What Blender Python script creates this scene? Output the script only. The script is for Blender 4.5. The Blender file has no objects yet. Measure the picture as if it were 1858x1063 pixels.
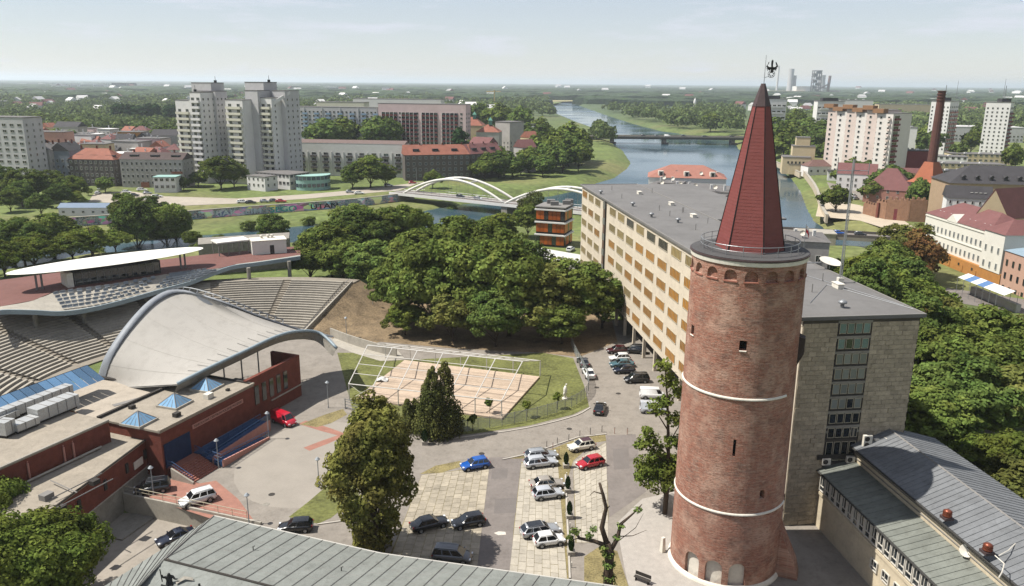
import bpy, bmesh, math, random
import numpy as np
from mathutils import Matrix, Vector
R = math.radians
SC = bpy.context.scene
COL = SC.collection
HAZE = 8.5e-5
rng = random.Random(7)
nrng = np.random.default_rng(7)

# ------------------------------------------------------------------ camera
FPX, CXP, CYP, CAMZ = 1445.0, 929.0, 531.5, 51.0      # focal length and centre in photo pixels, drone height
PITCH, ROLL = R(14.8), R(0.46)
FW = np.array([0, math.cos(PITCH), -math.sin(PITCH)])
_r0 = np.array([1.0, 0, 0]); _u0 = np.array([0, math.sin(PITCH), math.cos(PITCH)])
RT = math.cos(ROLL) * _r0 + math.sin(ROLL) * _u0
UP = -math.sin(ROLL) * _r0 + math.cos(ROLL) * _u0
cam_d = bpy.data.cameras.new('camera'); cam = bpy.data.objects.new('camera', cam_d); COL.objects.link(cam)
cam_d.sensor_width = 36.0; cam_d.lens = FPX / 1858.0 * 36.0
cam_d.clip_start = 0.5; cam_d.clip_end = 120000
cam.matrix_world = Matrix(((RT[0], UP[0], -FW[0], 0), (RT[1], UP[1], -FW[1], 0), (RT[2], UP[2], -FW[2], CAMZ), (0, 0, 0, 1)))
SC.camera = cam
# ------------------------------------------------------------------ sky, sun, exposure
SUN_EL, SH_AZ = R(56.5), R(2.0)                       # shadows fall towards +X
W = bpy.data.worlds.new('World'); SC.world = W; W.use_nodes = True
nt = W.node_tree; nt.nodes.clear()
n_out = nt.nodes.new('ShaderNodeOutputWorld'); n_bg = nt.nodes.new('ShaderNodeBackground')
n_sky = nt.nodes.new('ShaderNodeTexSky'); n_sky.sky_type = 'NISHITA'; n_sky.sun_disc = False
n_sky.sun_elevation = SUN_EL; n_sky.sun_rotation = R(-92.0)
n_sky.air_density = 1.0; n_sky.dust_density = 0.05; n_sky.ozone_density = 1.0; n_sky.altitude = 150
# thin high cloud over the whole sky (even veil + streaks from noise on the direction)
n_geo = nt.nodes.new('ShaderNodeTexCoord'); n_map = nt.nodes.new('ShaderNodeMapping')
n_map.inputs['Scale'].default_value = (5.0, 5.0, 34.0)
n_noi = nt.nodes.new('ShaderNodeTexNoise'); n_noi.inputs['Scale'].default_value = 1.5; n_noi.inputs['Detail'].default_value = 8
n_noi.inputs['Roughness'].default_value = 0.62
n_rmp = nt.nodes.new('ShaderNodeMapRange'); n_rmp.inputs[1].default_value = 0.52; n_rmp.inputs[2].default_value = 0.70
n_rmp.inputs[3].default_value = 0.48; n_rmp.inputs[4].default_value = 0.86
n_mix = nt.nodes.new('ShaderNodeMixRGB'); n_mix.inputs[2].default_value = (7.9, 8.2, 9.2, 1)
nt.links.new(n_geo.outputs['Generated'], n_map.inputs[0]); nt.links.new(n_map.outputs[0], n_noi.inputs['Vector'])
nt.links.new(n_noi.outputs[0], n_rmp.inputs[0]); nt.links.new(n_rmp.outputs[0], n_mix.inputs[0])
nt.links.new(n_sky.outputs[0], n_mix.inputs[1]); nt.links.new(n_mix.outputs[0], n_bg.inputs[0])
n_bg.inputs[1].default_value = 0.06
nt.links.new(n_bg.outputs[0], n_out.inputs[0])
sun_d = bpy.data.lights.new('sun', 'SUN'); sun = bpy.data.objects.new('sun', sun_d); COL.objects.link(sun)
sun_d.energy = 5.0; sun_d.angle = R(0.53); sun_d.color = (1.0, 0.955, 0.88)
_dir = Vector((math.cos(SUN_EL) * math.cos(SH_AZ), math.cos(SUN_EL) * math.sin(SH_AZ), -math.sin(SUN_EL)))
sun.rotation_euler = _dir.to_track_quat('-Z', 'Y').to_euler(); sun.location = (-60, 0, 150)
SC.view_settings.view_transform = 'Standard'; SC.view_settings.look = 'None'
SC.view_settings.gamma = 1.0; SC.view_settings.exposure = 0.70; SC.view_settings.use_curve_mapping = False
SC.render.engine = 'CYCLES'
SC.cycles.use_denoising = True; SC.cycles.denoising_prefilter = 'FAST'
SC.cycles.max_bounces = 6; SC.cycles.diffuse_bounces = 3; SC.cycles.glossy_bounces = 3
SC.cycles.transmission_bounces = 4; SC.cycles.transparent_max_bounces = 8; SC.cycles.volume_bounces = 1
SC.cycles.volume_max_steps = 64

# ------------------------------------------------------------------ helpers
def ray(px, py):
    return FW * FPX + RT * (px - CXP) - UP * (py - CYP)
def G(px, py, z=0.0):
    """point at height z seen at a photo pixel -> (X, Y)"""
    d = ray(px, py); t = (z - CAMZ) / d[2]
    return (float(d[0] * t), float(d[1] * t))
def D(px, py, Y):
    """point at depth Y seen at a photo pixel -> (X, Z)"""
    d = ray(px, py); t = Y / d[1]
    return (float(d[0] * t), float(CAMZ + d[2] * t))
def G3(px, py, z): return (*G(px, py, z), z)

def srgb(h):
    h = h.lstrip('#'); c = [int(h[i:i + 2], 16) / 255 for i in (0, 2, 4)]
    return tuple(x / 12.92 if x <= .04045 else ((x + .055) / 1.055) ** 2.4 for x in c)

MATS = {}
def M(name, col, rough=.85, var=.18, scale=.6, bump=0., bscale=None, metal=0., spec=.3, objvar=0., island=0., fine=.5, stretch=None, dirt=0.):
    """principled material with world-space noise in its colour"""
    if name in MATS: return MATS[name]
    if isinstance(col, str): col = srgb(col)
    col = tuple(c * .83 for c in col)
    m = bpy.data.materials.new(name); m.use_nodes = True; t = m.node_tree; N, L = t.nodes, t.links
    b = N['Principled BSDF']; b.inputs['Roughness'].default_value = rough; b.inputs['Metallic'].default_value = metal
    b.inputs['Specular IOR Level'].default_value = spec
    geo = N.new('ShaderNodeNewGeometry'); vec = geo.outputs['Position']
    if stretch:
        mp = N.new('ShaderNodeMapping'); mp.inputs['Scale'].default_value = stretch; L.new(vec, mp.inputs[0]); vec = mp.outputs[0]
    n1 = N.new('ShaderNodeTexNoise'); n1.inputs['Scale'].default_value = scale; n1.inputs['Detail'].default_value = 6; n1.inputs['Roughness'].default_value = .6
    L.new(vec, n1.inputs['Vector'])
    n2 = N.new('ShaderNodeTexNoise'); n2.inputs['Scale'].default_value = scale * 9; n2.inputs['Detail'].default_value = 3
    L.new(vec, n2.inputs['Vector'])
    ad = N.new('ShaderNodeMath'); ad.operation = 'MULTIPLY_ADD'; ad.inputs[1].default_value = fine
    sb = N.new('ShaderNodeMath'); sb.operation = 'SUBTRACT'; sb.inputs[1].default_value = .5
    L.new(n2.outputs[0], sb.inputs[0]); L.new(sb.outputs[0], ad.inputs[0]); L.new(n1.outputs[0], ad.inputs[2])
    mr = N.new('ShaderNodeMapRange'); mr.inputs[1].default_value = .25; mr.inputs[2].default_value = .75
    mr.inputs[3].default_value = 1 - var; mr.inputs[4].default_value = 1 + var; mr.clamp = False
    L.new(ad.outputs[0], mr.inputs[0]); val = mr.outputs[0]
    if objvar:
        oi = N.new('ShaderNodeObjectInfo'); m2 = N.new('ShaderNodeMapRange'); m2.inputs[3].default_value = 1 - objvar; m2.inputs[4].default_value = 1 + objvar
        L.new(oi.outputs['Random'], m2.inputs[0]); mu = N.new('ShaderNodeMath'); mu.operation = 'MULTIPLY'; L.new(val, mu.inputs[0]); L.new(m2.outputs[0], mu.inputs[1]); val = mu.outputs[0]
    if island:
        m2 = N.new('ShaderNodeMapRange'); m2.inputs[3].default_value = 1 - island; m2.inputs[4].default_value = 1 + island
        L.new(geo.outputs['Random Per Island'], m2.inputs[0]); mu = N.new('ShaderNodeMath'); mu.operation = 'MULTIPLY'; L.new(val, mu.inputs[0]); L.new(m2.outputs[0], mu.inputs[1]); val = mu.outputs[0]
    vm = N.new('ShaderNodeVectorMath'); vm.operation = 'SCALE'; vm.inputs[0].default_value = col; L.new(val, vm.inputs['Scale'])
    out = vm.outputs[0]
    if dirt:   # blotchy stains with their own shape
        n3 = N.new('ShaderNodeTexNoise'); n3.inputs['Scale'].default_value = scale * 2.3; n3.inputs['Detail'].default_value = 9; n3.inputs['Roughness'].default_value = .7
        L.new(geo.outputs['Position'], n3.inputs['Vector'])
        m3 = N.new('ShaderNodeMapRange'); m3.inputs[1].default_value = .5; m3.inputs[2].default_value = .72; m3.inputs[4].default_value = dirt
        L.new(n3.outputs[0], m3.inputs[0])
        mx = N.new('ShaderNodeMixRGB'); mx.inputs[2].default_value = (col[0] * .35, col[1] * .33, col[2] * .3, 1)
        L.new(m3.outputs[0], mx.inputs[0]); L.new(out, mx.inputs[1]); out = mx.outputs[0]
    L.new(out, b.inputs['Base Color'])
    if bump:
        bp = N.new('ShaderNodeBump'); bp.inputs['Strength'].default_value = 1; bp.inputs['Distance'].default_value = bump
        if bscale:
            n4 = N.new('ShaderNodeTexNoise'); n4.inputs['Scale'].default_value = bscale; n4.inputs['Detail'].default_value = 3; L.new(vec, n4.inputs['Vector']); L.new(n4.outputs[0], bp.inputs['Height'])
        else: L.new(ad.outputs[0], bp.inputs['Height'])
        L.new(bp.outputs[0], b.inputs['Normal'])
    m.diffuse_color = (*col, 1); MATS[name] = m
    return m

def glass(name, col, rough=.08, objvar=.4):
    return M(name, col, rough=rough, var=.1, scale=.4, spec=.9, objvar=objvar)

def leafmat(name, col, isl=.42, ov=.14, trans=.28):
    if name in MATS: return MATS[name]
    m = bpy.data.materials.new(name); m.use_nodes = True; t = m.node_tree; N, L = t.nodes, t.links
    N.remove(N['Principled BSDF']); out = N['Material Output']
    geo = N.new('ShaderNodeNewGeometry'); oi = N.new('ShaderNodeObjectInfo')
    a = N.new('ShaderNodeMapRange'); a.inputs[3].default_value = 1 - isl; a.inputs[4].default_value = 1 + isl; L.new(geo.outputs['Random Per Island'], a.inputs[0])
    c = N.new('ShaderNodeMapRange'); c.inputs[3].default_value = 1 - ov; c.inputs[4].default_value = 1 + ov; L.new(oi.outputs['Random'], c.inputs[0])
    n1 = N.new('ShaderNodeTexNoise'); n1.inputs['Scale'].default_value = .35; n1.inputs['Detail'].default_value = 3; L.new(geo.outputs['Position'], n1.inputs['Vector'])
    hs = N.new('ShaderNodeHueSaturation'); hs.inputs['Color'].default_value = (*col, 1)
    mh = N.new('ShaderNodeMapRange'); mh.inputs[1].default_value = .3; mh.inputs[2].default_value = .7; mh.inputs[3].default_value = .475; mh.inputs[4].default_value = .52; L.new(n1.outputs[0], mh.inputs[0]); L.new(mh.outputs[0], hs.inputs['Hue'])
    mu = N.new('ShaderNodeMath'); mu.operation = 'MULTIPLY'; L.new(a.outputs[0], mu.inputs[0]); L.new(c.outputs[0], mu.inputs[1])
    n5 = N.new('ShaderNodeTexNoise'); n5.inputs['Scale'].default_value = .075; n5.inputs['Detail'].default_value = 2; L.new(geo.outputs['Position'], n5.inputs['Vector']); r5 = N.new('ShaderNodeMapRange'); r5.inputs[1].default_value = .35; r5.inputs[2].default_value = .65; r5.inputs[3].default_value = .68; r5.inputs[4].default_value = 1.32; L.new(n5.outputs[0], r5.inputs[0])
    m5 = N.new('ShaderNodeMath'); m5.operation = 'MULTIPLY'; L.new(mu.outputs[0], m5.inputs[0]); L.new(r5.outputs[0], m5.inputs[1]); L.new(m5.outputs[0], hs.inputs['Value'])
    d = N.new('ShaderNodeBsdfDiffuse'); tr = N.new('ShaderNodeBsdfTranslucent'); mx = N.new('ShaderNodeMixShader'); mx.inputs[0].default_value = trans
    L.new(hs.outputs[0], d.inputs[0]); L.new(hs.outputs[0], tr.inputs[0]); L.new(d.outputs[0], mx.inputs[1]); L.new(tr.outputs[0], mx.inputs[2])
    L.new(mx.outputs[0], out.inputs[0])
    m.diffuse_color = (*col, 1); MATS[name] = m
    return m

def tag(o, label=None, cat=None, group=None, kind=None):
    if label: o['label'] = label
    if cat: o['category'] = cat
    if group: o['group'] = group
    if kind: o['kind'] = kind
    return o
def obj(name, me, parent=None, loc=(0, 0, 0), rz=0., scale=None):
    o = bpy.data.objects.new(name, me); COL.objects.link(o)
    o.location = loc if len(loc) == 3 else (*loc, 0)
    if rz: o.rotation_euler = (0, 0, rz)
    if scale is not None: o.scale = scale if hasattr(scale, '__len__') else (scale,) * 3
    if parent is not None: o.parent = parent
    return o
def thing(name, label, cat, loc=(0, 0, 0), rz=0., group=None, scale=None):
    o = obj(name, None, None, loc, rz, scale); o.empty_display_size = .5
    return tag(o, label, cat, group)
def copy_tree(o, loc, rz=0., scale=None, label=None):
    def rec(s, par):
        c = s.copy(); COL.objects.link(c); c.parent = par
        for ch in s.children: rec(ch, c)
        return c
    c = rec(o, None); c.location = loc if len(loc) == 3 else (*loc, 0); c.rotation_euler = (0, 0, rz)
    if scale is not None: c.scale = scale if hasattr(scale, '__len__') else (scale,) * 3
    if label: c['label'] = label
    return c

class MB:
    """collects shapes into one mesh"""
    def __init__(s): s.v = []; s.f = []; s.m = []; s.uv = None
    def add(s, vs, fs, mi=0):
        k = len(s.v); s.v += [tuple(map(float, p)) for p in vs]; s.f += [tuple(i + k for i in f) for f in fs]; s.m += [mi] * len(fs); return s
    def box(s, c, d, rz=0., mi=0, taper=0.):
        x, y, z = [q / 2 for q in d]; ca, sa = math.cos(rz), math.sin(rz); P = []
        for sz in (-1, 1):
            k = 1 - taper if sz > 0 else 1
            for a, b in ((-1, -1), (1, -1), (1, 1), (-1, 1)):
                px, py = a * x * k, b * y * k
                P.append((c[0] + px * ca - py * sa, c[1] + px * sa + py * ca, c[2] + sz * z))
        return s.add(P, [(3, 2, 1, 0), (4, 5, 6, 7), (0, 1, 5, 4), (1, 2, 6, 5), (2, 3, 7, 6), (3, 0, 4, 7)], mi)
    def prism(s, poly, z0, z1, mi=0, mtop=None, bottom=True):
        n = len(poly); A = sum(poly[i][0] * poly[(i + 1) % n][1] - poly[(i + 1) % n][0] * poly[i][1] for i in range(n))
        if A < 0: poly = poly[::-1]
        zz0 = z0 if hasattr(z0, '__len__') else [z0] * n; zz1 = z1 if hasattr(z1, '__len__') else [z1] * n
        P = [(p[0], p[1], z) for p, z in zip(poly, zz0)] + [(p[0], p[1], z) for p, z in zip(poly, zz1)]
        s.add(P, [(i, (i + 1) % n, n + (i + 1) % n, n + i) for i in range(n)], mi)
        k = len(s.v) - 2 * n
        s.f.append(tuple(k + n + i for i in range(n))); s.m.append(mi if mtop is None else mtop)
        if bottom: s.f.append(tuple(k + n - 1 - i for i in range(n))); s.m.append(mi)
        return s
    def tube(s, pts, r, n=6, mi=0, cap=True):
        pts = [Vector(p) for p in pts]; rr = r if hasattr(r, '__len__') else [r] * len(pts); k0 = len(s.v); rings = []
        for i, p in enumerate(pts):
            t = (pts[min(i + 1, len(pts) - 1)] - pts[max(i - 1, 0)]).normalized()
            a = t.cross(Vector((0, 0, 1)) if abs(t.z) < .95 else Vector((1, 0, 0))).normalized(); b = t.cross(a)
            rings.append([p + (a * math.cos(2 * math.pi * j / n) + b * math.sin(2 * math.pi * j / n)) * rr[i] for j in range(n)])
        V = [q for g in rings for q in g]; F = []
        for i in range(len(pts) - 1):
            for j in range(n): F.append((i * n + j, i * n + (j + 1) % n, (i + 1) * n + (j + 1) % n, (i + 1) * n + j))
        if cap: F += [tuple(range(n - 1, -1, -1)), tuple((len(pts) - 1) * n + j for j in range(n))]
        return s.add(V, F, mi)
    def lathe(s, prof, n=24, c=(0, 0), mi=0, a0=0., a1=2 * math.pi, cap=False):
        full = abs(a1 - a0 - 2 * math.pi) < 1e-6; m = n if full else n + 1; V = []; F = []
        for r, z in prof:
            for j in range(m):
                a = a0 + (a1 - a0) * j / n; V.append((c[0] + r * math.cos(a), c[1] + r * math.sin(a), z))
        for i in range(len(prof) - 1):
            for j in range(n): F.append((i * m + j, i * m + (j + 1) % m, (i + 1) * m + (j + 1) % m, (i + 1) * m + j))
        if cap and full: F += [tuple(range(m - 1, -1, -1)), tuple((len(prof) - 1) * m + j for j in range(m))]
        return s.add(V, F, mi)
    def grid(s, P, mi=0):
        n, m = len(P), len(P[0]); V = [p for r in P for p in r]
        return s.add(V, [(i * m + j, i * m + j + 1, (i + 1) * m + j + 1, (i + 1) * m + j) for i in range(n - 1) for j in range(m - 1)], mi)
    def mesh(s, name, mats, smooth=False):
        me = bpy.data.meshes.new(name); me.from_pydata(s.v, [], s.f)
        for m in (mats if isinstance(mats, (list, tuple)) else [mats]): me.materials.append(m)
        if any(s.m): me.polygons.foreach_set('material_index', s.m)
        if smooth: me.polygons.foreach_set('use_smooth', [True] * len(me.polygons))
        me.update(); return me
    def build(s, name, mats, parent=None, loc=(0, 0, 0), rz=0., smooth=False, scale=None):
        return obj(name, s.mesh(name, mats, smooth), parent, loc, rz, scale)
def sheet(name, poly, z, mat, kind='structure', thick=0.):
    b = MB()
    if thick: b.prism(poly, z - thick, z)
    else:
        A = sum(poly[i][0] * poly[(i + 1) % len(poly)][1] - poly[(i + 1) % len(poly)][0] * poly[i][1] for i in range(len(poly)))
        if A < 0: poly = poly[::-1]
        b.add([(p[0], p[1], z) for p in poly], [tuple(range(len(poly)))])
    me = b.mesh(name, mat)
    if len(poly) > 4:
        bm = bmesh.new(); bm.from_mesh(me); bmesh.ops.triangulate(bm, faces=[f for f in bm.faces if len(f.verts) > 4]); bm.to_mesh(me); bm.free()
    return tag(obj(name, me), kind=kind)
def pxpoly(pts, z=0.): return [G(x, y, z) for x, y in pts]
def lerp(a, b, t): return tuple(p + (q - p) * t for p, q in zip(a, b))
def crspline(P, n):
    """Catmull-Rom resample to n points"""
    P = [np.array(p, float) for p in P]; Q = [2 * P[0] - P[1]] + P + [2 * P[-1] - P[-2]]; out = []
    for k in range(n):
        u = k / (n - 1) * (len(P) - 1); i = min(int(u), len(P) - 2); t = u - i; a, b, c, d = Q[i:i + 4]
        out.append(tuple(.5 * (2 * b + (c - a) * t + (2 * a - 5 * b + 4 * c - d) * t * t + (3 * b - a - 3 * c + d) * t ** 3)))
    return out
ORD = ['leftmost', 'second from the left', 'third from the left', 'fourth from the left', 'fifth from the left', 'sixth from the left', 'seventh from the left', 'eighth from the left', 'ninth from the left', 'tenth from the left', 'eleventh from the left', 'twelfth from the left', 'thirteenth from the left', 'fourteenth from the left', 'fifteenth from the left', 'sixteenth from the left']

# windows: one shared mesh per size and look
WIN = {}
def window_mesh(w, h, fm, gm, bars=1, fw=.09, hb=0):
    k = (round(w, 2), round(h, 2), fm.name, gm.name, bars, hb)
    if k in WIN: return WIN[k]
    b = MB()
    b.box((0, -.02, h / 2), (w - fw, .03, h - fw), mi=1)
    for s in (-1, 1): b.box((s * (w / 2 - fw / 2), -.05, h / 2), (fw, .1, h))
    b.box((0, -.05, h - fw / 2), (w - 2 * fw, .1, fw)); b.box((0, -.07, fw / 2), (w - 2 * fw + .001, .14, fw))
    for i in range(bars): b.box((-w / 2 + w * (i + 1) / (bars + 1), -.045, h / 2), (fw * .7, .07, h - 2 * fw))
    for i in range(hb): b.box((0, -.043, h * (i + 1) / (hb + 1)), (w - 2 * fw, .06, fw * .6))
    WIN[k] = b.mesh('window', [fm, gm]); return WIN[k]
def face_frame(p0, p1):
    """frame on a wall running p0->p1 with its outside on the right: returns f(s, out) -> xy, angle"""
    d = Vector((p1[0] - p0[0], p1[1] - p0[1])); L = d.length; d /= L; n = Vector((d.y, -d.x))
    return L, (lambda s, o=0.: (p0[0] + d.x * s + n.x * o, p0[1] + d.y * s + n.y * o)), math.atan2(d.y, d.x)
def windows(root, p0, p1, z0, fh, rows, cols, w, h, fm, gm, bars=1, m0=0., m1=0., name='window', skip=None, hb=0, zoff=.9):
    L, f, a = face_frame(p0, p1); me = window_mesh(w, h, fm, gm, bars, hb=hb); st = (L - m0 - m1) / cols
    for r in range(rows):
        for c in range(cols):
            if skip and skip(r, c): continue
            x, y = f(m0 + st * (c + .5), .002); obj(name, me, root, (x, y, z0 + r * fh + zoff), a)
def quadpoly(c, th, wl, wr):
    L = (-math.cos(th), math.sin(th)); Rr = (math.sin(th), math.cos(th))
    p0 = c; p1 = (c[0] + Rr[0] * wr, c[1] + Rr[1] * wr); p3 = (c[0] + L[0] * wl, c[1] + L[1] * wl); p2 = (p1[0] + L[0] * wl, p1[1] + L[1] * wl)
    return [p0, p1, p2, p3]   # near corner, right-back, back, left
# ================================================================== terrain, river, ground sheets
RIV = [(1043, 185), (1022, 186), (987, 194), (1012, 207), (1048, 222), (1099, 240), (1114, 263), (1129, 273), (1144, 296), (1137, 306), (1114, 323), (1083, 332), (1040, 347), (1000, 356),
       (897, 364), (811, 374), (763, 384), (650, 400), (511, 413), (445, 420), (152, 446), (0, 470), (-400, 530),
       (-400, 560), (0, 497), (152, 467), (514, 448), (640, 438), (860, 408), (960, 400), (1100, 384), (1250, 366), (1330, 362), (1400, 405), (1452, 440), (1500, 452), (1560, 452), (1640, 470), (1800, 500),
       (1800, 470), (1640, 445), (1560, 430), (1500, 417), (1478, 402), (1464, 377), (1453, 347), (1437, 325), (1415, 306), (1390, 285), (1340, 271), (1336, 262), (1330, 252), (1260, 246), (1200, 238), (1150, 225), (1100, 209), (1075, 200), (1052, 192)]
WZ = -3.5
RIVP = np.array([G(x, y, WZ) for x, y in RIV])
def poly_sd(P, X, Y):
    """signed distance (negative inside)"""
    d = np.full(X.shape, 1e12); ins = np.zeros(X.shape, bool); n = len(P)
    for i in range(n):
        ax, ay = P[i]; bx, by = P[(i + 1) % n]; ex, ey = bx - ax, by - ay
        t = np.clip(((X - ax) * ex + (Y - ay) * ey) / (ex * ex + ey * ey), 0, 1)
        d = np.minimum(d, (X - ax - ex * t) ** 2 + (Y - ay - ey * t) ** 2)
        c = ((ay > Y) != (by > Y)) & (X < (bx - ax) * (Y - ay) / (by - ay + 1e-12) + ax); ins ^= c
    return np.where(ins, -1, 1) * np.sqrt(d)
FLOOD = np.array([G(x, y - 4, -2.2) for x, y in ((60, 416), (100, 412), (215, 404), (330, 398), (430, 390), (540, 382), (640, 374), (725, 364), (760, 360))] + [G(x, y, WZ) for x, y in ((830, 371), (763, 384), (650, 400), (511, 413), (445, 420), (152, 446), (60, 460))])
def terr(X, Y):
    X = np.asarray(X, float); Y = np.asarray(Y, float); sd = poly_sd(RIVP, X, Y)
    z = np.where(sd < 0, -3.5 + np.maximum(sd * .35, -2.5), np.minimum(0, -3.3 + np.maximum(sd, 0) * .30))
    far = np.clip((Y - 900) / 3000, 0, 1)
    z = z + far * (np.sin(X * .0011 + 1) * np.cos(Y * .0007) * 4) * (sd > 60)
    fl = poly_sd(FLOOD, X, Y) < 0
    z = np.where(fl, np.minimum(z, -2.4), z)
    dip = (X > -62) & (X < -24) & (Y > 52) & (Y < 91)
    return np.where(dip, -3.0, z - .02)
def tz(x, y): return float(terr(np.array([x]), np.array([y]))[0])
xs = np.concatenate([-np.geomspace(60000, 420, 34), np.arange(-400, -60, 3.), np.arange(-60, 300, 3.), np.arange(300, 520, 8), np.geomspace(540, 60000, 34)])
ys = np.concatenate([np.array([-3000, -800, -200, 0, 30]), np.arange(45, 180, 3.), np.arange(180, 480, 2.5), np.arange(480, 840, 5), np.arange(840, 2600, 20), np.geomspace(2650, 70000, 40)])
XX, YY = np.meshgrid(xs, ys); ZZ = terr(XX, YY)
nx, ny = len(xs), len(ys)
me = bpy.data.meshes.new('ground'); me.vertices.add(nx * ny); me.vertices.foreach_set('co', np.stack([XX, YY, ZZ], -1).ravel())
ii = np.arange(nx * ny).reshape(ny, nx); qd = np.stack([ii[:-1, :-1], ii[:-1, 1:], ii[1:, 1:], ii[1:, :-1]], -1).reshape(-1, 4)
me.loops.add(qd.size); me.loops.foreach_set('vertex_index', qd.ravel()); me.polygons.add(len(qd)); me.polygons.foreach_set('loop_start', np.arange(len(qd)) * 4)
me.polygons.foreach_set('use_smooth', [True] * len(qd)); me.update()
def ground_mat():
    m = M('grass_ground', (.118, .152, .042), rough=.95, var=.35, scale=.03, fine=.5, bump=.05, bscale=1.2)
    t = m.node_tree; N, L = t.nodes, t.links; b = N['Principled BSDF']; src = b.inputs['Base Color'].links[0].from_socket
    g = N.new('ShaderNodeNewGeometry'); n = N.new('ShaderNodeTexNoise'); n.inputs['Scale'].default_value = .011; n.inputs['Detail'].default_value = 5; L.new(g.outputs['Position'], n.inputs['Vector'])
    r = N.new('ShaderNodeMapRange'); r.inputs[1].default_value = .5; r.inputs[2].default_value = .62; r.inputs[4].default_value = .65; L.new(n.outputs[0], r.inputs[0])
    mx = N.new('ShaderNodeMixRGB'); mx.inputs[2].default_value = (.16, .145, .06, 1); L.new(r.outputs[0], mx.inputs[0]); L.new(src, mx.inputs[1])
    sp = N.new('ShaderNodeSeparateXYZ'); L.new(g.outputs['Position'], sp.inputs[0]); ry = N.new('ShaderNodeMapRange'); ry.inputs[1].default_value = 750; ry.inputs[2].default_value = 1500; ry.inputs[4].default_value = .85; L.new(sp.outputs[1], ry.inputs[0])   # wooded country beyond the town
    mw = N.new('ShaderNodeMixRGB'); mw.inputs[2].default_value = (.052, .078, .036, 1); L.new(ry.outputs[0], mw.inputs[0]); L.new(mx.outputs[0], mw.inputs[1]); mx = mw
    n2 = N.new('ShaderNodeTexNoise'); n2.inputs['Scale'].default_value = .35; n2.inputs['Detail'].default_value = 6; L.new(g.outputs['Position'], n2.inputs['Vector'])
    r2 = N.new('ShaderNodeMapRange'); r2.inputs[1].default_value = .35; r2.inputs[2].default_value = .7; r2.inputs[3].default_value = .75; r2.inputs[4].default_value = 1.3; L.new(n2.outputs[0], r2.inputs[0])
    v = N.new('ShaderNodeVectorMath'); v.operation = 'SCALE'; L.new(mx.outputs[0], v.inputs[0]); L.new(r2.outputs[0], v.inputs['Scale']); L.new(v.outputs[0], b.inputs['Base Color'])
    return m
me.materials.append(ground_mat()); tag(obj('ground', me), kind='structure')
def water_mat():
    m = bpy.data.materials.new('river_water'); m.use_nodes = True; N, L = m.node_tree.nodes, m.node_tree.links; b = N['Principled BSDF']
    b.inputs['Base Color'].default_value = (.034, .066, .085, 1); b.inputs['Roughness'].default_value = .12; b.inputs['IOR'].default_value = 1.33
    g = N.new('ShaderNodeNewGeometry'); n = N.new('ShaderNodeTexNoise'); n.inputs['Scale'].default_value = .5; n.inputs['Detail'].default_value = 6; L.new(g.outputs['Position'], n.inputs['Vector'])
    n2 = N.new('ShaderNodeTexNoise'); n2.inputs['Scale'].default_value = .012; n2.inputs['Detail'].default_value = 4; L.new(g.outputs['Position'], n2.inputs['Vector'])
    r = N.new('ShaderNodeMapRange'); r.inputs[1].default_value = .4; r.inputs[2].default_value = .65; r.inputs[3].default_value = .05; r.inputs[4].default_value = .3; L.new(n2.outputs[0], r.inputs[0]); L.new(r.outputs[0], b.inputs['Roughness'])
    bp = N.new('ShaderNodeBump'); bp.inputs['Distance'].default_value = .05; bp.inputs['Strength'].default_value = .6; L.new(n.outputs[0], bp.inputs['Height']); L.new(bp.outputs[0], b.inputs['Normal'])
    return m
sheet('river', [(-800, 150), (900, 150), (900, 2600), (-800, 2600)], WZ, water_mat())

# ---- near paving (the plaza and streets) as one thick sheet with the sunken court left out
m_pave = M('concrete_paving', '#867f76', var=.16, scale=.35, bump=.004, bscale=6, fine=.6, dirt=.45)
m_slab = M('parking_slab', '#9d9483', var=.2, scale=.8, objvar=.14, fine=.5, dirt=.35)
m_slab2 = M('pale_parking_slab', '#a69f91', var=.16, scale=.8, objvar=.1, fine=.5, dirt=.25)
m_asph = M('asphalt', '#77706b', var=.16, scale=.3, fine=.6, dirt=.3)
m_redp = M('red_paver', '#946a5c', var=.2, scale=.9, fine=.7)
m_lawn = M('lawn', (.125, .132, .040), rough=.95, var=.45, scale=.22, fine=.9, bump=.05, bscale=3, dirt=.3)
m_dry = M('dry_grass', (.20, .165, .075), rough=.95, var=.45, scale=.5, fine=.9, bump=.04, bscale=3)
m_soil = M('bare_soil', (.20, .145, .085), rough=.95, var=.45, scale=.3, fine=.9, dirt=.4)
m_conc = M('concrete', '#a29c90', var=.15, scale=.5, dirt=.35)
m_concd = M('weathered_concrete', '#8a857b', var=.2, scale=.5, dirt=.5)
CRT = [(-49.0, 91.2), (-31.4, 85.2), (-29.5, 60), (-60.5, 60), (-56.5, 72)]
sheet('pavement', [CRT[0], (-53, 100), (-60, 150), (-38, 168), (0, 170), (60, 170), (75, 150), (75, 48), (-29.4, 48), CRT[2], CRT[1]], 0., m_pave, thick=3.2)
sheet('sunken_court', [(-58, 93), (-28, 86.5), (-28, 58), (-62, 58)], -2.3, M('court_paving', '#948c81', var=.14, scale=.3, bump=.003, bscale=7, dirt=.25))
L1 = .008
sheet('asphalt_lane', pxpoly([(887, 830), (947, 828), (943, 862), (932, 960), (926, 1040), (862, 1036), (874, 960)]), L1, m_asph)
sheet('asphalt_drive', pxpoly([(1100, 790), (1153, 788), (1163, 850), (1172, 892), (1140, 915), (1106, 938), (1101, 860)]), L1, m_asph)
sheet('red_paver_court', pxpoly([(322, 862), (362, 877), (392, 872), (432, 905), (462, 946), (380, 940), (300, 914), (262, 900)]), L1, m_redp)
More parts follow.
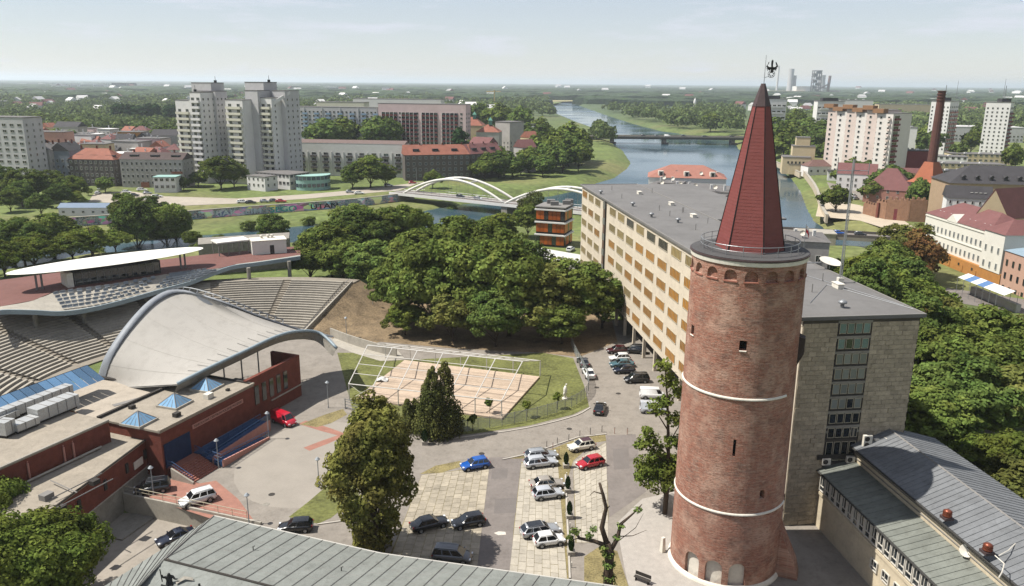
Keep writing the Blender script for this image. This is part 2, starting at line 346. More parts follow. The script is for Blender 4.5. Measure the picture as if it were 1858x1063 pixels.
def stripe(name, pts, w, mat, z):
    """a strip of width w along ground pixels"""
    P = [Vector(G(x, y)) for x, y in pts]; a, b = [], []
    for i, p in enumerate(P):
        t = (P[min(i + 1, len(P) - 1)] - P[max(i - 1, 0)]).normalized(); n = Vector((-t.y, t.x)) * w / 2; a.append(p + n); b.append(p - n)
    return sheet(name, [tuple(q) for q in a + b[::-1]], z, mat)
stripe('red_paver_band', [(548, 766), (590, 779), (622, 789), (590, 802), (556, 815)], 1.5, m_redp, L1)
m_pale = M('pale_paving', '#918a80', var=.1, scale=.3, fine=.4)
ec = G(572, 835); sheet('round_court', [(ec[0] + 10.5 * math.cos(a * .2618) * 1.0, ec[1] + 13 * math.sin(a * .2618)) for a in range(24)], .004, m_pale)
sheet('lawn', pxpoly([(612, 640), (640, 640), (700, 655), (985, 640), (1040, 650), (1060, 700), (1069, 738), (1040, 752), (960, 772), (860, 787), (790, 792), (744, 770), (640, 745)]), .012, m_lawn)
sheet('lawn_patch', pxpoly([(524, 938), (560, 910), (590, 884), (640, 868), (652, 900), (600, 940), (577, 950)]), .012, m_lawn)
sheet('dry_grass_verge', pxpoly([(912, 832), (958, 824), (1000, 815), (1050, 795), (1098, 788), (1100, 800), (1078, 803), (1040, 836), (1032, 862), (1012, 866), (1008, 832)]), .012, m_dry)
sheet('dry_grass_corner', pxpoly([(762, 860), (790, 845), (835, 836), (838, 846), (800, 858)]), .012, m_dry)
sheet('dry_grass_bed', pxpoly([(1060, 1010), (1090, 990), (1120, 1000), (1140, 1063), (1140, 1090), (1060, 1090)]), .012, m_dry)
sheet('dry_grass_strip', pxpoly([(545, 770), (590, 752), (622, 742), (630, 752), (600, 768), (575, 775)]), .012, m_dry)
sheet('bare_soil', pxpoly([(596, 612), (604, 575), (640, 520), (760, 500), (1100, 540), (1120, 620), (1050, 648), (985, 640), (820, 632), (690, 620), (660, 628)]), .016, m_soil)
m_grav = M('pale_gravel', '#a29c94', var=.14, scale=1.2, fine=.9)
sheet('gravel_forecourt', pxpoly([(1118, 950), (1165, 905), (1230, 890), (1330, 900), (1330, 1100), (1150, 1100), (1135, 1040)]), L1, m_grav)
m_kerb = M('kerb_stone', '#b0aaa0', var=.12)
def kerb(name, pts, w=.2, h=.12):
    P = [Vector((*G(x, y), 0)) for x, y in pts]; b = MB(); a1, a2 = [], []
    for i, p in enumerate(P):
        t = (P[min(i + 1, len(P) - 1)] - P[max(i - 1, 0)]).normalized(); n = Vector((-t.y, t.x, 0)) * w / 2; a1.append(p + n); a2.append(p - n)
    n = len(P)
    b.grid([[(q.x, q.y, 0) for q in a1], [(q.x, q.y, h) for q in a1], [(q.x, q.y, h) for q in a2], [(q.x, q.y, 0) for q in a2]][::-1])
    return tag(b.build(name, m_kerb), kind='structure')
kerb('kerb', crspline([(752, 778), (790, 796), (860, 791), (960, 776), (1040, 756), (1071, 740)], 18))
kerb('kerb', [(912, 834), (960, 824), (1048, 794), (1100, 788)])
kerb('kerb', [(1026, 862), (1034, 1050)]); kerb('kerb', [(576, 952), (620, 946), (700, 936)])
for nm, q in (('asphalt_patch', [(893, 850), (922, 849), (920, 868), (891, 869)]), ('asphalt_patch', [(898, 905), (938, 903), (936, 930), (896, 932)]), ('asphalt_patch', [(1112, 815), (1140, 813), (1142, 850), (1114, 852)])): sheet(nm, pxpoly(q), .012, M('asphalt_repair', '#6e6864', var=.12, scale=.5))
sheet('mortar_spill', pxpoly([(896, 967), (905, 964), (917, 965), (918, 970), (904, 971)]), .013, M('mortar', '#c2bcb0', var=.1))
# parking slabs, each a piece of its own
def slabs(root, quad, nu, nv, mat, gap=.035):
    a, b, c, d = [Vector((*G(x, y), 0)) for x, y in quad]; n = 0
    for i in range(nu):
        off = (.5 if i % 2 else 0)
        for j in range(nv + (1 if off else 0)):
            v0, v1 = max(0, (j - off) / nv), min(1, (j + 1 - off) / nv)
            P = [(a.lerp(b, u)).lerp(d.lerp(c, u), v) for u, v in ((i / nu, v0), ((i + 1) / nu, v0), ((i + 1) / nu, v1), (i / nu, v1))]
            ce = sum(P, Vector()) / 4; z = .03 + rng.uniform(-.006, .012)
            Q = [(p - ce) * (1 - gap / max((p - ce).length, .3)) for p in P]; zz = [z + rng.uniform(-.006, .006) for _ in Q]
            bb = MB(); bb.prism([(q.x, q.y) for q in Q], 0, zz, bottom=False); bb.build('paving_slab', mat, root, (ce.x, ce.y, 0)); n += 1
    return n
s1 = sheet('parking_bays', pxpoly([(765, 862), (888, 846), (880, 940), (866, 1030), (700, 1024), (735, 940)]), .006, m_dry)
slabs(s1, [(765, 862), (888, 848), (866, 1030), (705, 1022)], 9, 19, m_slab)
s2 = sheet('parking_bays', pxpoly([(946, 838), (1010, 836), (1024, 866), (1032, 1055), (922, 1040)]), .006, m_dry)
slabs(s2, [(946, 840), (1012, 838), (1029, 1050), (924, 1040)], 7, 17, m_slab2)
s3 = sheet('parking_bays', pxpoly([(1040, 838), (1100, 802), (1104, 938), (1100, 985), (1044, 985)]), .006, m_dry)
slabs(s3, [(1040, 838), (1100, 803), (1104, 985), (1046, 985)], 6, 15, m_slab2)

# ================================================================== the brick tower
TX, TY, TR0, TR1, TH = 23.7, 78.2, 5.78, 5.55, 34.5
def tower_brick():
    m = bpy.data.materials.new('tower_brick'); m.use_nodes = True; N, L = m.node_tree.nodes, m.node_tree.links; b = N['Principled BSDF']; b.inputs['Roughness'].default_value = .9; b.inputs['Specular IOR Level'].default_value = .2
    tc = N.new('ShaderNodeTexCoord'); sp = N.new('ShaderNodeSeparateXYZ'); L.new(tc.outputs['Object'], sp.inputs[0])
    at = N.new('ShaderNodeMath'); at.operation = 'ARCTAN2'; L.new(sp.outputs[1], at.inputs[0]); L.new(sp.outputs[0], at.inputs[1])
    mu = N.new('ShaderNodeMath'); mu.operation = 'MULTIPLY'; mu.inputs[1].default_value = 5.7; L.new(at.outputs[0], mu.inputs[0])
    cb = N.new('ShaderNodeCombineXYZ'); L.new(mu.outputs[0], cb.inputs[0]); L.new(sp.outputs[2], cb.inputs[1])
    br = N.new('ShaderNodeTexBrick'); br.inputs['Scale'].default_value = 1; br.inputs['Brick Width'].default_value = .29; br.inputs['Row Height'].default_value = .105; br.inputs['Mortar Size'].default_value = .014; br.inputs['Mortar Smooth'].default_value = .3
    br.inputs['Color1'].default_value = (.31, .112, .07, 1); br.inputs['Color2'].default_value = (.21, .075, .047, 1); br.inputs['Mortar'].default_value = (.35, .24, .185, 1); L.new(cb.outputs[0], br.inputs['Vector'])
    def noise(sc, sx=1, sy=1, det=5):
        mp = N.new('ShaderNodeMapping'); mp.inputs['Scale'].default_value = (sx, sy, 1); L.new(cb.outputs[0], mp.inputs[0]); n = N.new('ShaderNodeTexNoise'); n.inputs['Scale'].default_value = sc; n.inputs['Detail'].default_value = det; n.inputs['Roughness'].default_value = .65; L.new(mp.outputs[0], n.inputs['Vector']); return n.outputs[0]
    def mix(a, fac, lo, hi, col, k):
        r = N.new('ShaderNodeMapRange'); r.inputs[1].default_value = lo; r.inputs[2].default_value = hi; r.inputs[4].default_value = k; L.new(fac, r.inputs[0]); x = N.new('ShaderNodeMixRGB'); x.inputs[2].default_value = (*col, 1); L.new(r.outputs[0], x.inputs[0]); L.new(a, x.inputs[1]); return x.outputs[0]
    c = br.outputs[0]
    c = mix(c, noise(.35, 1, .8), .47, .62, (.43, .27, .20), .85)          # weathered paler patches
    c = mix(c, noise(.55, .8, 1.1, 7), .53, .68, (.12, .07, .055), .75)      # soot
    c = mix(c, noise(.28, 1.4, .5), .55, .72, (.30, .085, .045), .6)         # rebuilt redder areas
    c = mix(c, noise(2.2, .4, 2.4), .46, .66, (.38, .27, .21), .6)         # lime streaks along the courses
    c = mix(c, noise(3.4, .45, 2.2, 6), .5, .66, (.13, .06, .042), .7)
    c = mix(c, noise(8, .45, 1.4, 3), .53, .66, (.46, .33, .26), .35)
    L.new(c, b.inputs['Base Color'])
    bp = N.new('ShaderNodeBump'); bp.inputs['Distance'].default_value = .03; L.new(br.outputs[1], bp.inputs['Height']); bp.invert = True
    bq = N.new('ShaderNodeBump'); bq.inputs['Distance'].default_value = .09; L.new(noise(4, .5, 1.8), bq.inputs['Height']); L.new(bp.outputs[0], bq.inputs['Normal']); L.new(bq.outputs[0], b.inputs['Normal'])
    return m
m_tb = tower_brick(); m_white = M('white_plaster', '#d3cdc0', var=.1, scale=.8, dirt=.2); m_dark = M('dark_void', '#15120f', var=.1)
m_red = M('red_shingle', '#753c38', rough=.6, var=.12, scale=.6, stretch=(1, 1, 6), bump=.02, bscale=4); m_seam = M('dark_seam', '#241c1b', rough=.5)
m_cap = M('lead_cap', '#4a3c3c', rough=.55, var=.2); m_rail = M('steel_rail', '#8d8f91', rough=.45, metal=.4, var=.05)
m_iron = M('black_iron', '#101011', rough=.5, var=.05)
tower = thing('brick_tower', 'tall round medieval brick tower with red pointed spire', 'tower', (TX, TY, 0))
def trad(z): return TR0 + (TR1 - TR0) * z / TH
def cyl(th, z, dep=0.):
    r = trad(z) - dep; return (r * math.cos(th), r * math.sin(th), z)
VA = math.atan2(-TY, -TX) % (2 * math.pi)          # angle that faces the camera
def phi(d): return VA + R(d)
wall = MB(); openings = []
def tower_cell(b, t0, t1, z0, z1, op):
    tc, w, zb, zt, arch, dep = op; r = trad((zb + zt) / 2); hw = w / 2 / r; O = []
    if arch:
        zs = zt - w / 2
        O = [(tc - hw, zb), (tc, zb), (tc + hw, zb), (tc + hw, (zb + zs) / 2)] + [(tc + hw * math.cos(a * math.pi / 8), zs + w / 2 * math.sin(a * math.pi / 8)) for a in range(9)] + [(tc - hw, (zb + zs) / 2)]
    else: O = [(tc - hw, zb), (tc, zb), (tc + hw, zb), (tc + hw, (zb + zt) / 2), (tc + hw, zt), (tc, zt), (tc - hw, zt), (tc - hw, (zb + zt) / 2)]
    cz = (zb + zt) / 2; Q = []
    for t, z in O:                                   # matching point on the cell border
        dx, dz = (t - tc) / (t1 - tc), (z - cz) / ((z1 - cz) if z > cz else (cz - z0)); k = max(abs(dx), abs(dz), 1e-6)
        Q.append((tc + dx / k * (t1 - tc), cz + dz / k * ((z1 - cz) if dz > 0 else (cz - z0))))
    n = len(O); V = [cyl(*q) for q in Q] + [cyl(*o) for o in O] + [cyl(o[0], o[1], dep) for o in O]
    F = [(i, (i + 1) % n, n + (i + 1) % n, n + i) for i in range(n)] + [(n + i, n + (i + 1) % n, 2 * n + (i + 1) % n, 2 * n + i) for i in range(n)]
    b.add(V, F)
    # fill the four corners of the cell
    for tx, zx in ((t0, z0), (t1, z0), (t1, z1), (t0, z1)):
        best = sorted(range(n), key=lambda i: abs(Q[i][0] - tx) * r + abs(Q[i][1] - zx))[:6]
        s = [i for i in best if abs(Q[i][0] - tx) < 1e-6]; u = [i for i in best if abs(Q[i][1] - zx) < 1e-6]
        if s and u and s[0] != u[0]: b.add([cyl(tx, zx), cyl(*Q[s[0]]), cyl(*Q[u[0]])], [(0, 1, 2)])
    return [cyl(o[0], o[1], dep - .002) for o in O]
def band(z0, z1, ops):
    cells = []
    for op in ops:
        hw = (op[1] / 2 + .28) / trad(z0); cells.append((op[0] - hw, op[0] + hw, op))
    cells.sort(); fills = []; cur = cells[0][0] - 2 * math.pi if cells else 0
    end = cells[0][0] if cells else 2 * math.pi
    if cells:
        for i, (a, bb, op) in enumerate(cells):
            fills.append((op, tower_cell(wall, a, bb, z0, z1, op)))
            nxt = cells[i + 1][0] if i + 1 < len(cells) else cells[0][0] + 2 * math.pi
            n = max(1, int((nxt - bb) / R(4))); wall.grid([[cyl(bb + (nxt - bb) * k / n, z) for k in range(n + 1)] for z in (z0, z1)])
    else: wall.grid([[cyl(R(4) * k, z) for k in range(91)] for z in (z0, z1)])
    return fills
doors = [(phi(-33), 1.75, .25, 3.1, True, .35), (phi(-8.5), 1.75, .25, 3.1, True, .35), (phi(15.5), 1.75, .25, 3.1, True, .35)]
band(0, .2, []); fd = band(.2, 3.5, doors); band(3.5, 9.8, []); fw1 = band(9.8, 11.9, [(phi(35), .55, 10.4, 11.4, True, .6)])
band(11.9, 14.8, []); fw2 = band(14.8, 17.2, [(phi(2), .28, 15.1, 16.9, False, .7)]); band(17.2, 25.8, [])
fw3 = band(25.8, 28.0, [(phi(2), .72, 26.2, 27.2, False, .8), (phi(-59), .6, 26.5, 27.5, False, .8), (phi(83), .8, 26.0, 27.6, True, .6)])
band(28, 32.75, []); fn = band(32.75, 34.3, [(phi(4.5 + 20 * k), 1.22, 32.98, 34.05, True, .32) for k in range(18)]); band(34.3, TH, [])
wall.build('brick_wall', m_tb, tower)
for op, O in fd:
    b = MB(); b.add(O, [tuple(range(len(O)))]); b.build('door', m_white, tower)
for op, O in fw1 + fw2 + fw3:
    b = MB(); b.add(O, [tuple(range(len(O)))]); wn = b.build('window', m_dark, tower)
    if not op[4] and op[1] > .5:
        s = MB(); t = op[0]; s.tube([cyl(t - .06, op[2] - .05, -.04), cyl(t + .06, op[2] - .05, -.04)], .07, 6); s.build('window_sill', m_white, tower)
for op, O in fn:
    b = MB(); b.add(O, [tuple(range(len(O)))]); b.build('niche', m_tb, tower)
    s = MB(); s.grid([[cyl(op[0] + d * .125, z, dp) for d in (-1, -.33, .33, 1)] for z, dp in ((32.86, -.01), (32.86, -.09), (32.97, -.09), (32.99, .1))][::-1]); s.build('niche_sill', M('niche_brick', '#8d5b4c', var=.2, scale=2), tower)
b = MB(); b.lathe([(5.78, 0), (6.06, 0), (6.06, .12), (5.95, .35), (5.76, .5)], 72); b.build('base_skirt', m_white, tower)
def ledge(t0, t1, z):
    b = MB(); n = 40; P = []
    for o, dz in ((0, -.12), (.11, -.1), (.13, 0), (.09, .08), (0, .14)): P.append([cyl(t0 + (t1 - t0) * k / n, z + dz, -o + .01)[:2] + (z + dz,) for k in range(n + 1)])
    b.grid(P); b.build('white_ledge', m_white, tower)
ledge(phi(-150), phi(56), 21.2); ledge(phi(-150), phi(78), 8.7)
b = MB(); b.lathe([(5.5, 34.42), (5.68, 34.48), (5.72, 34.86), (5.5, 34.9)], 72); b.build('cornice', m_white, tower); b = MB(); b.lathe([(5.6, 34.9), (5.78, 34.92), (5.78, 35.06), (5.4, 35.14)], 72); b.build('lead_edge', m_cap, tower)
m_deck = M('bitumen_deck', '#4b4a4a', var=.15); b = MB(); b.lathe([(5.7, 35.13), (5.0, 35.2), (2.5, 35.25)], 72); b.build('gallery_deck', m_deck, tower)
for z, rr in ((35.65, .03), (36.15, .04)):
    b = MB(); b.tube([(4.75 * math.cos(R(6 * k)), 4.75 * math.sin(R(6 * k)), z) for k in range(61)], rr, 5); b.build('railing', m_rail, tower)
for k in range(18):
    b = MB(); a = R(20 * k + 7); b.tube([(4.75 * math.cos(a), 4.75 * math.sin(a), 35.15), (4.75 * math.cos(a), 4.75 * math.sin(a), 36.2)], .035, 5); b.build('railing_post', m_rail, tower)
# hexagonal spire
HV = [phi(-96 + 60 * k) for k in range(6)]
def hexp(r, z): return [(r * math.cos(a), r * math.sin(a), z) for a in HV]
lo, hi = hexp(3.35, 35.2), hexp(.78, 49.2)
for k in range(6):
    b = MB(); n = 44; a0, a1, b0, b1 = lo[k], lo[(k + 1) % 6], hi[k], hi[(k + 1) % 6]; P = []
    for i in range(n):                                   # lapped courses of shingles
        t0, t1 = i / n, (i + 1) / n; nm = math.cos(R(30)); mx, my = (a0[0] + a1[0]) / 2, (a0[1] + a1[1]) / 2; ln = math.hypot(mx, my)
        for t, o in ((t0, .016), (t1, 0.)):
            p, q = lerp(a0, b0, t), lerp(a1, b1, t); P.append([(p[0] + mx / ln * o, p[1] + my / ln * o, p[2]), (q[0] + mx / ln * o, q[1] + my / ln * o, q[2])])
    b.grid(P); b.build('spire_face', m_red, tower)
    b = MB(); b.tube([a0, b0], [.075, .05], 5); b.build('hip_seam', m_seam, tower)
cap = MB(); c0, c1 = hexp(.88, 49.0), hexp(.2, 51.1)
cap.add(c0 + c1, [(i, (i + 1) % 6, 6 + (i + 1) % 6, 6 + i) for i in range(6)] + [tuple(range(6, 12))]); cap.build('spire_cap', m_cap, tower)
b = MB(); b.tube([(.05, 0, 51), (.05, 0, 53.7)], [.035, .02], 5); mast = b.build('mast', m_rail, tower)
# the black eagle emblem beside the mast
def plate(b, pts, t=.05, y=0.):
    n = len(pts); b.add([(x, y - t / 2, z) for x, z in pts] + [(x, y + t / 2, z) for x, z in pts], [tuple(range(n)), tuple(range(2 * n - 1, n - 1, -1))] + [(i, n + i, n + (i + 1) % n, (i + 1) % n) for i in range(n)])
e = MB()
plate(e, [(-.05, .95), (-.1, 1.3), (-.09, 1.62), (0, 1.72), (.09, 1.64), (.07, 1.3), (.1, .95)])           # head and neck
plate(e, [(-.1, 1.06), (-.3, 1.06), (-.44, 1.2), (-.36, 1.5), (-.3, 1.52), (-.3, 1.42), (-.5, 1.2), (-.58, 1.02), (-.45, 1.1), (-.5, .85), (-.4, .95), (-.42, .68), (-.3, .85), (-.22, .72), (-.1, .85)], .05, .01)
plate(e, [(.1, 1.06), (.1, .85), (.22, .72), (.3, .85), (.42, .68), (.4, .95), (.5, .85), (.45, 1.1), (.6, 1.02), (.52, 1.24), (.38, 1.5), (.3, 1.52), (.32, 1.4), (.42, 1.2), (.3, 1.06)], .05, .01)
plate(e, [(-.12, 1.06), (-.02, 1.0), (.12, 1.06), (.1, .8), (.16, .62), (.02, .5), (-.1, .62), (-.08, .8)], .06, -.01)
for k in range(24):
    a0, a1 = R(15 * k), R(15 * k + 15)
    for r in (.32, .2): e.tube([(r * math.cos(a0), 0, .42 + r * math.sin(a0)), (r * math.cos(a1), 0, .42 + r * math.sin(a1))], .022, 4, cap=False)
for k in range(6): e.tube([(.1 * math.cos(R(60 * k)), 0, .42 + .1 * math.sin(R(60 * k))), (.33 * math.cos(R(60 * k + 15)), 0, .42 + .33 * math.sin(R(60 * k + 15)))], .02, 4)
e.tube([(-.62, 0, .1), (-.2, 0, .2)], .02, 4)
e.build('eagle_emblem', m_iron, tower, (.68, 0, 51.55))
# oriel remnant and buttress on the shaded side
b = MB(); pr = [cyl(phi(80), z, -.55) for z in (25.0, 26.6)] + [cyl(phi(90), z, -.55) for z in (25.0, 26.6)]
q = [cyl(phi(78), 23.6, .05), cyl(phi(92), 23.6, .05), cyl(phi(78), 26.8, .05), cyl(phi(92), 26.8, .05)]
b.add([q[0], q[1], pr[2], pr[0], q[2], q[3], pr[3], pr[1]], [(0, 1, 2, 3), (3, 2, 6, 7), (0, 3, 7, 4), (1, 5, 6, 2), (4, 7, 6, 5)]); b.build('oriel', M('dark_stone', '#3a302b', var=.3), tower)  # oriel stone much darker than the tower brick
b = MB(); a = phi(84); u = Vector((math.cos(a), math.sin(a), 0)); s = Vector((-u.y, u.x, 0)); P = []
for k in (-1, 1):
    for d, z in ((5.3, 0), (7.9, 0), (7.5, 1.6), (6.3, 4.2), (5.3, 6.6)): P.append(u * d + s * k * 1.1 + Vector((0, 0, z)))
b.add(P, [(0, 1, 2, 3, 4), (9, 8, 7, 6, 5)] + [(i, 5 + i, 5 + (i + 1) % 5, (i + 1) % 5) for i in range(5)]); b.build('buttress', m_tb, tower)
b = MB(); b.box((-6.5, 1.2, .9), (.5, .5, 1.8), rz=.5, taper=.35); b.build('corner_stone', m_white, tower)
# ================================================================== long office block behind the tower
OA = Vector((32.5, 85.1)); OB = Vector((46.4, 86.7)); OC = Vector((17.7, 203.1)); OD = OC + OB - OA; OH = 26.0
m_cream = M('cream_render', '#c8bca8', var=.1, scale=.35, dirt=.22); m_froof = M('bitumen_roof', '#6e6c6a', var=.13, scale=.12, fine=.35, dirt=.3)
m_trim = M('grey_trim', '#7d7a76', var=.1); m_winw = M('pale_frame', '#a89f8a', var=.05); m_wind = M('dark_frame', '#3a3632', var=.05)
m_bo = M('orange_blind', '#a5701f', rough=.35, var=.15, objvar=.25, spec=.7); m_bt = M('tan_blind', '#978353', rough=.3, var=.15, objvar=.25, spec=.7)
m_gd = glass('dark_glass', '#20262b'); m_gt = glass('teal_glass', '#5f7577', rough=.15, objvar=.25); m_gg = glass('grey_blind', '#6f7370', rough=.3, objvar=.2)
m_panel = M('limestone_panel', '#a79a85', var=.2, scale=1.2, objvar=.14, fine=.8, dirt=.35); m_joint = M('panel_joint', '#4d473f', var=.2)
office = thing('office_block', 'long cream office block with orange blinds behind the brick tower', 'building', (OA.x, OA.y, 0), math.atan2((OC - OA).y, (OC - OA).x))
OL = (OC - OA).length; OW = (OB - OA).length          # local x runs along the facade away from the camera, local -y is the depth
b = MB(); b.box((OL / 2, -OW / 2, 4.2 + (OH - .3 - 4.2) / 2), (OL, OW, OH - .3 - 4.2)); b.build('wall', m_cream, office)
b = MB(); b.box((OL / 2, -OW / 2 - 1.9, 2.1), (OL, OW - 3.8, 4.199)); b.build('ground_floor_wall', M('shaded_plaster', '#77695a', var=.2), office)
for k in range(17):
    b = MB(); b.box((3.5 + 7.1 * k, -.4, 2.1), (.55, .55, 4.196)); b.build('arcade_pillar', m_cream, office)
b = MB(); b.box((OL / 2, -OW / 2, OH - .15), (OL + .9, OW + .9, .3)); b.build('roof', m_froof, office)
for (c, d) in (((OL / 2, .35, OH + .06), (OL + .9, .2, .14)), ((OL / 2, -OW - .35, OH + .06), (OL + .9, .2, .14)), ((-.35, -OW / 2, OH + .06), (.2, OW + .4, .14)), ((OL + .35, -OW / 2, OH + .06), (.2, OW + .4, .14))):
    b = MB(); b.box(c, d); b.build('roof_edge', m_trim, office)
b = MB(); b.box((OL / 2, .03, OH - 1.0), (OL - .1, .05, .25)); b.build('cornice_strip', m_cream, office)
# facade windows (facade is local y = 0, outside +y): far end has three bays, then the stair strip
stair = OL - 25.0
bays = [OL - 3.6 - 7.15 * k for k in range(16) if k != 3]
b = MB(); b.box((OL - 27, -OW - 7.01, 12.8), (54, 14, 25.6)); b.build('rear_wing_wall', m_cream, office)
b = MB(); b.box((OL - 27, -OW - 7.5, OH - .17), (54.6, 14.6, .3)); b.build('rear_wing_roof', m_froof, office)
def office_window(w, h, gm, n):
    b = MB(); b.box((0, .02, h / 2), (w, .03, h), mi=1)
    for i in range(n + 1): b.box((-w / 2 + w * i / n, .055, h / 2), (  .07 if 0 < i < n else .10, .09, h))
    b.box((0, .05, h), (w + .1, .09, .07)); b.box((0, .06, 0), (w + .14, .12, .07))
    return b.mesh('window', [m_winw, gm])
ow = {g.name: office_window(4.9, 1.6, g, 7) for g in (m_bo, m_bt, m_gd)}
for i, x in enumerate(bays):
    for r in range(6):
        far = x > OL - 45
        g = m_bt if (far and rng.random() < .85) or rng.random() < .12 else m_bo
        if r == 5 and x < OL - 40: g = m_bt if rng.random() < .6 else m_gd
        obj('window', ow[g.name], office, (x, .002, 4.4 + 3.55 * r + 1.1))
b = MB(); b.box((stair, .05, 14.9), (2.7, .1, 20.4)); st = b.build('stair_strip', M('brown_panel', '#5d4a3c', var=.2), office)
for r in range(6):
    b = MB(); b.box((0, .06, 0), (2.3, .1, 1.5), mi=1)
    for i in range(4): b.box((-1.15 + 2.3 * i / 3, .1, 0), (.08, .12, 1.5))
    b.build('stair_window', [m_winw, m_gg], office, (stair, .06, 6.6 + 3.55 * r))
b = MB(); b.tube([(stair - 1.5, .25, 4.4), (stair - 1.5, .25, OH - .3)], .12, 6); b.build('downpipe', m_iron, office)
# end wall of stone panels facing the camera: plane local x = 0, outside -x; u runs from corner A (0) to corner B (OW) along -y
b = MB(); b.box((-.03, -OW / 2, (OH - .32) / 2), (.058, OW - .002, OH - .32)); b.build('end_wall_joints', m_joint, office)
S0, S1 = 4.15, 8.25; cnt = 0; rest = MB(); PW, PH = .94, .56
cells = []
for r in range(int((OH - .4) / PH)):
    z = r * PH + .06
    for (u0, u1) in ((0.02, S0), (S1, OW - .02)):
        u = u0 - (.5 * PW if r % 2 else 0)
        while u < u1 - .05:
            a, e = max(u, u0), min(u + PW, u1); u += PW
            if e - a > .12: cells.append((z, a, e))
cells.sort(key=lambda c: -(c[0] + (c[1] > S1) * 2))
for z, a, e in cells:
    pr = .05 + rng.uniform(0, .035) + (.05 if rng.random() < .06 else 0)
    if cnt < 290 and (a > S1 and z > 9.5 or a < S0 and z > 6):
        bb = MB(); bb.box((-pr / 2, 0, (PH - .03) / 2), (pr, e - a - .03, PH - .03)); bb.build('stone_panel', m_panel, office, (-.05, -(a + e) / 2, z)); cnt += 1
    else: rest.box((-.05 - pr / 2, -(a + e) / 2, z + PH / 2), (pr, e - a - .03, PH - .03))
tag(rest.build('stone_panels', M('limestone_panel_joined', '#a79a85', var=.2, scale=1.2, island=.14, fine=.8, dirt=.35), office), kind='stuff')
for r in range(13):
    z = OH - 2.05 - 1.82 * r
    if z < 3: break
    tall = 2.4 if r == 8 else 1.22
    g = m_gt if r < 2 else (m_gg if r < 6 else m_gd)
    wn = obj('stair_window', None, office, (-.06, -(S0 + S1) / 2, z - (1.1 if r == 8 else 0)))
    bk = MB(); bk.box((-.01, 0, tall / 2 - .12), (.06, S1 - S0 - .05, tall + .24)); bk.build('window_recess', m_wind, wn)
    for i in range(4):
        gg = g if rng.random() < .85 else m_gd; yc = (S1 - S0 - .3) * ((i + .5) / 4 - .5); w4 = (S1 - S0 - .3) / 4 - .12
        p = MB(); p.box((-.05, 0, tall / 2), (.03, w4 - .1, tall - .1), mi=1)
        for s_ in (-1, 1): p.box((-.06, s_ * (w4 / 2 - .03), tall / 2), (.06, .06, tall)); p.box((-.06, 0, tall / 2 + s_ * (tall / 2 - .03)), (.06, w4 - .12, .06))
        p.build('window_pane', [m_winw, gg], wn, (0, -yc, 0))
    b = MB(); b.box((-.09, -(S0 + S1) / 2, z + tall + .16), (.06, S1 - S0, .3)); b.build('spandrel', m_concd, office)
    if r >= 8: break
def xy(o, lx, ly): v = o.matrix_basis @ Vector((lx, ly, 0)); return (v.x, v.y)
office_mx = Matrix.Translation((OA.x, OA.y, 0)) @ Matrix.Rotation(math.atan2((OC - OA).y, (OC - OA).x), 4, 'Z')
# roof furniture: parts fixed to the roof
def vent(kind):
    b = MB()
    if kind == 0: b.lathe([(.22, 0), (.22, .5), (.5, .55), (.5, .75), (.12, .95), (0, .97)], 10); return b.mesh('roof_vent', m_rail, True)
    if kind == 1: b.tube([(0, 0, 0), (0, 0, 1.1)], .07, 6); return b.mesh('roof_pipe', m_trim)
    b.box((0, 0, .3), (1.6, .8, .6)); b.box((0, 0, .63), (1.75, .95, .06)); return b.mesh('roof_hatch', m_white)
vm = [vent(0), vent(1), vent(2)]
for px, py, k in [(1090, 352, 0), (1128, 360, 1), (1160, 352, 2), (1148, 374, 0), (1183, 350, 1), (1110, 345, 1), (1196, 382, 1), (1218, 372, 2), (1182, 394, 0), (1238, 386, 1), (1230, 404, 0), (1258, 394, 2), (1270, 381, 0), (1284, 405, 1), (1262, 417, 1), (1240, 385, 1), (1300, 392, 0), (1215, 392, 1), (1528, 558, 0), (1492, 510, 1), (1500, 490, 0), (1473, 530, 1), (1543, 508, 0), (1520, 522, 2)]:
    X, Y = G(px, py, OH); v = office_mx.inverted() @ Vector((X, Y, 0))
    if 0.5 < v.x < OL - .5 and -OW + .5 < v.y < -.5: obj(('roof_vent', 'roof_pipe', 'roof_hatch')[k], vm[k], office, (v.x, v.y, OH))
for a, c in (((1462, 500), (1640, 555)), ((1470, 550), (1500, 517)), ((1500, 517), (1660, 562))):
    A = office_mx.inverted() @ Vector((*G(*a, OH), OH + .05)); C = office_mx.inverted() @ Vector((*G(*c, OH), OH + .05)); b = MB(); b.tube([A, lerp(A, C, .5), C], .04, 4); b.build('lightning_cable', m_rail, office)
mp = Vector((*G(1524, 513, OH), OH)); ant = thing('antenna_mast', 'tall thin lattice antenna mast standing on the office block roof', 'antenna', mp)
b = MB()
for k in range(3):
    a = R(120 * k); b.tube([(.18 * math.cos(a), .18 * math.sin(a), 0), (.12 * math.cos(a), .12 * math.sin(a), 16)], .055, 4)
for k in range(31):
    a, c = R(120 * (k % 3)), R(120 * ((k + 1) % 3)); b.tube([(.17 * math.cos(a), .17 * math.sin(a), k * .5), (.16 * math.cos(c), .16 * math.sin(c), k * .5 + .5)], .02, 3)
b.build('mast', m_rail, ant)
b = MB(); b.tube([(-1.9, .2, 14.6), (1.9, -.2, 14.6)], .05, 5); b.tube([(-1.9, .2, 14), (-1.9, .2, 16.2)], .05, 5); b.tube([(1.9, -.2, 14.2), (1.9, -.2, 15.6)], .05, 5); b.build('cross_arm', m_rail, ant)
b = MB(); b.box((0, 0, .35), (.7, .7, .7)); b.build('mast_base', m_white, ant)
dp = Vector((*G(1492, 490, OH), OH)); dish = thing('satellite_dish', 'large white oval dish panel on the office block roof edge', 'dish', dp)
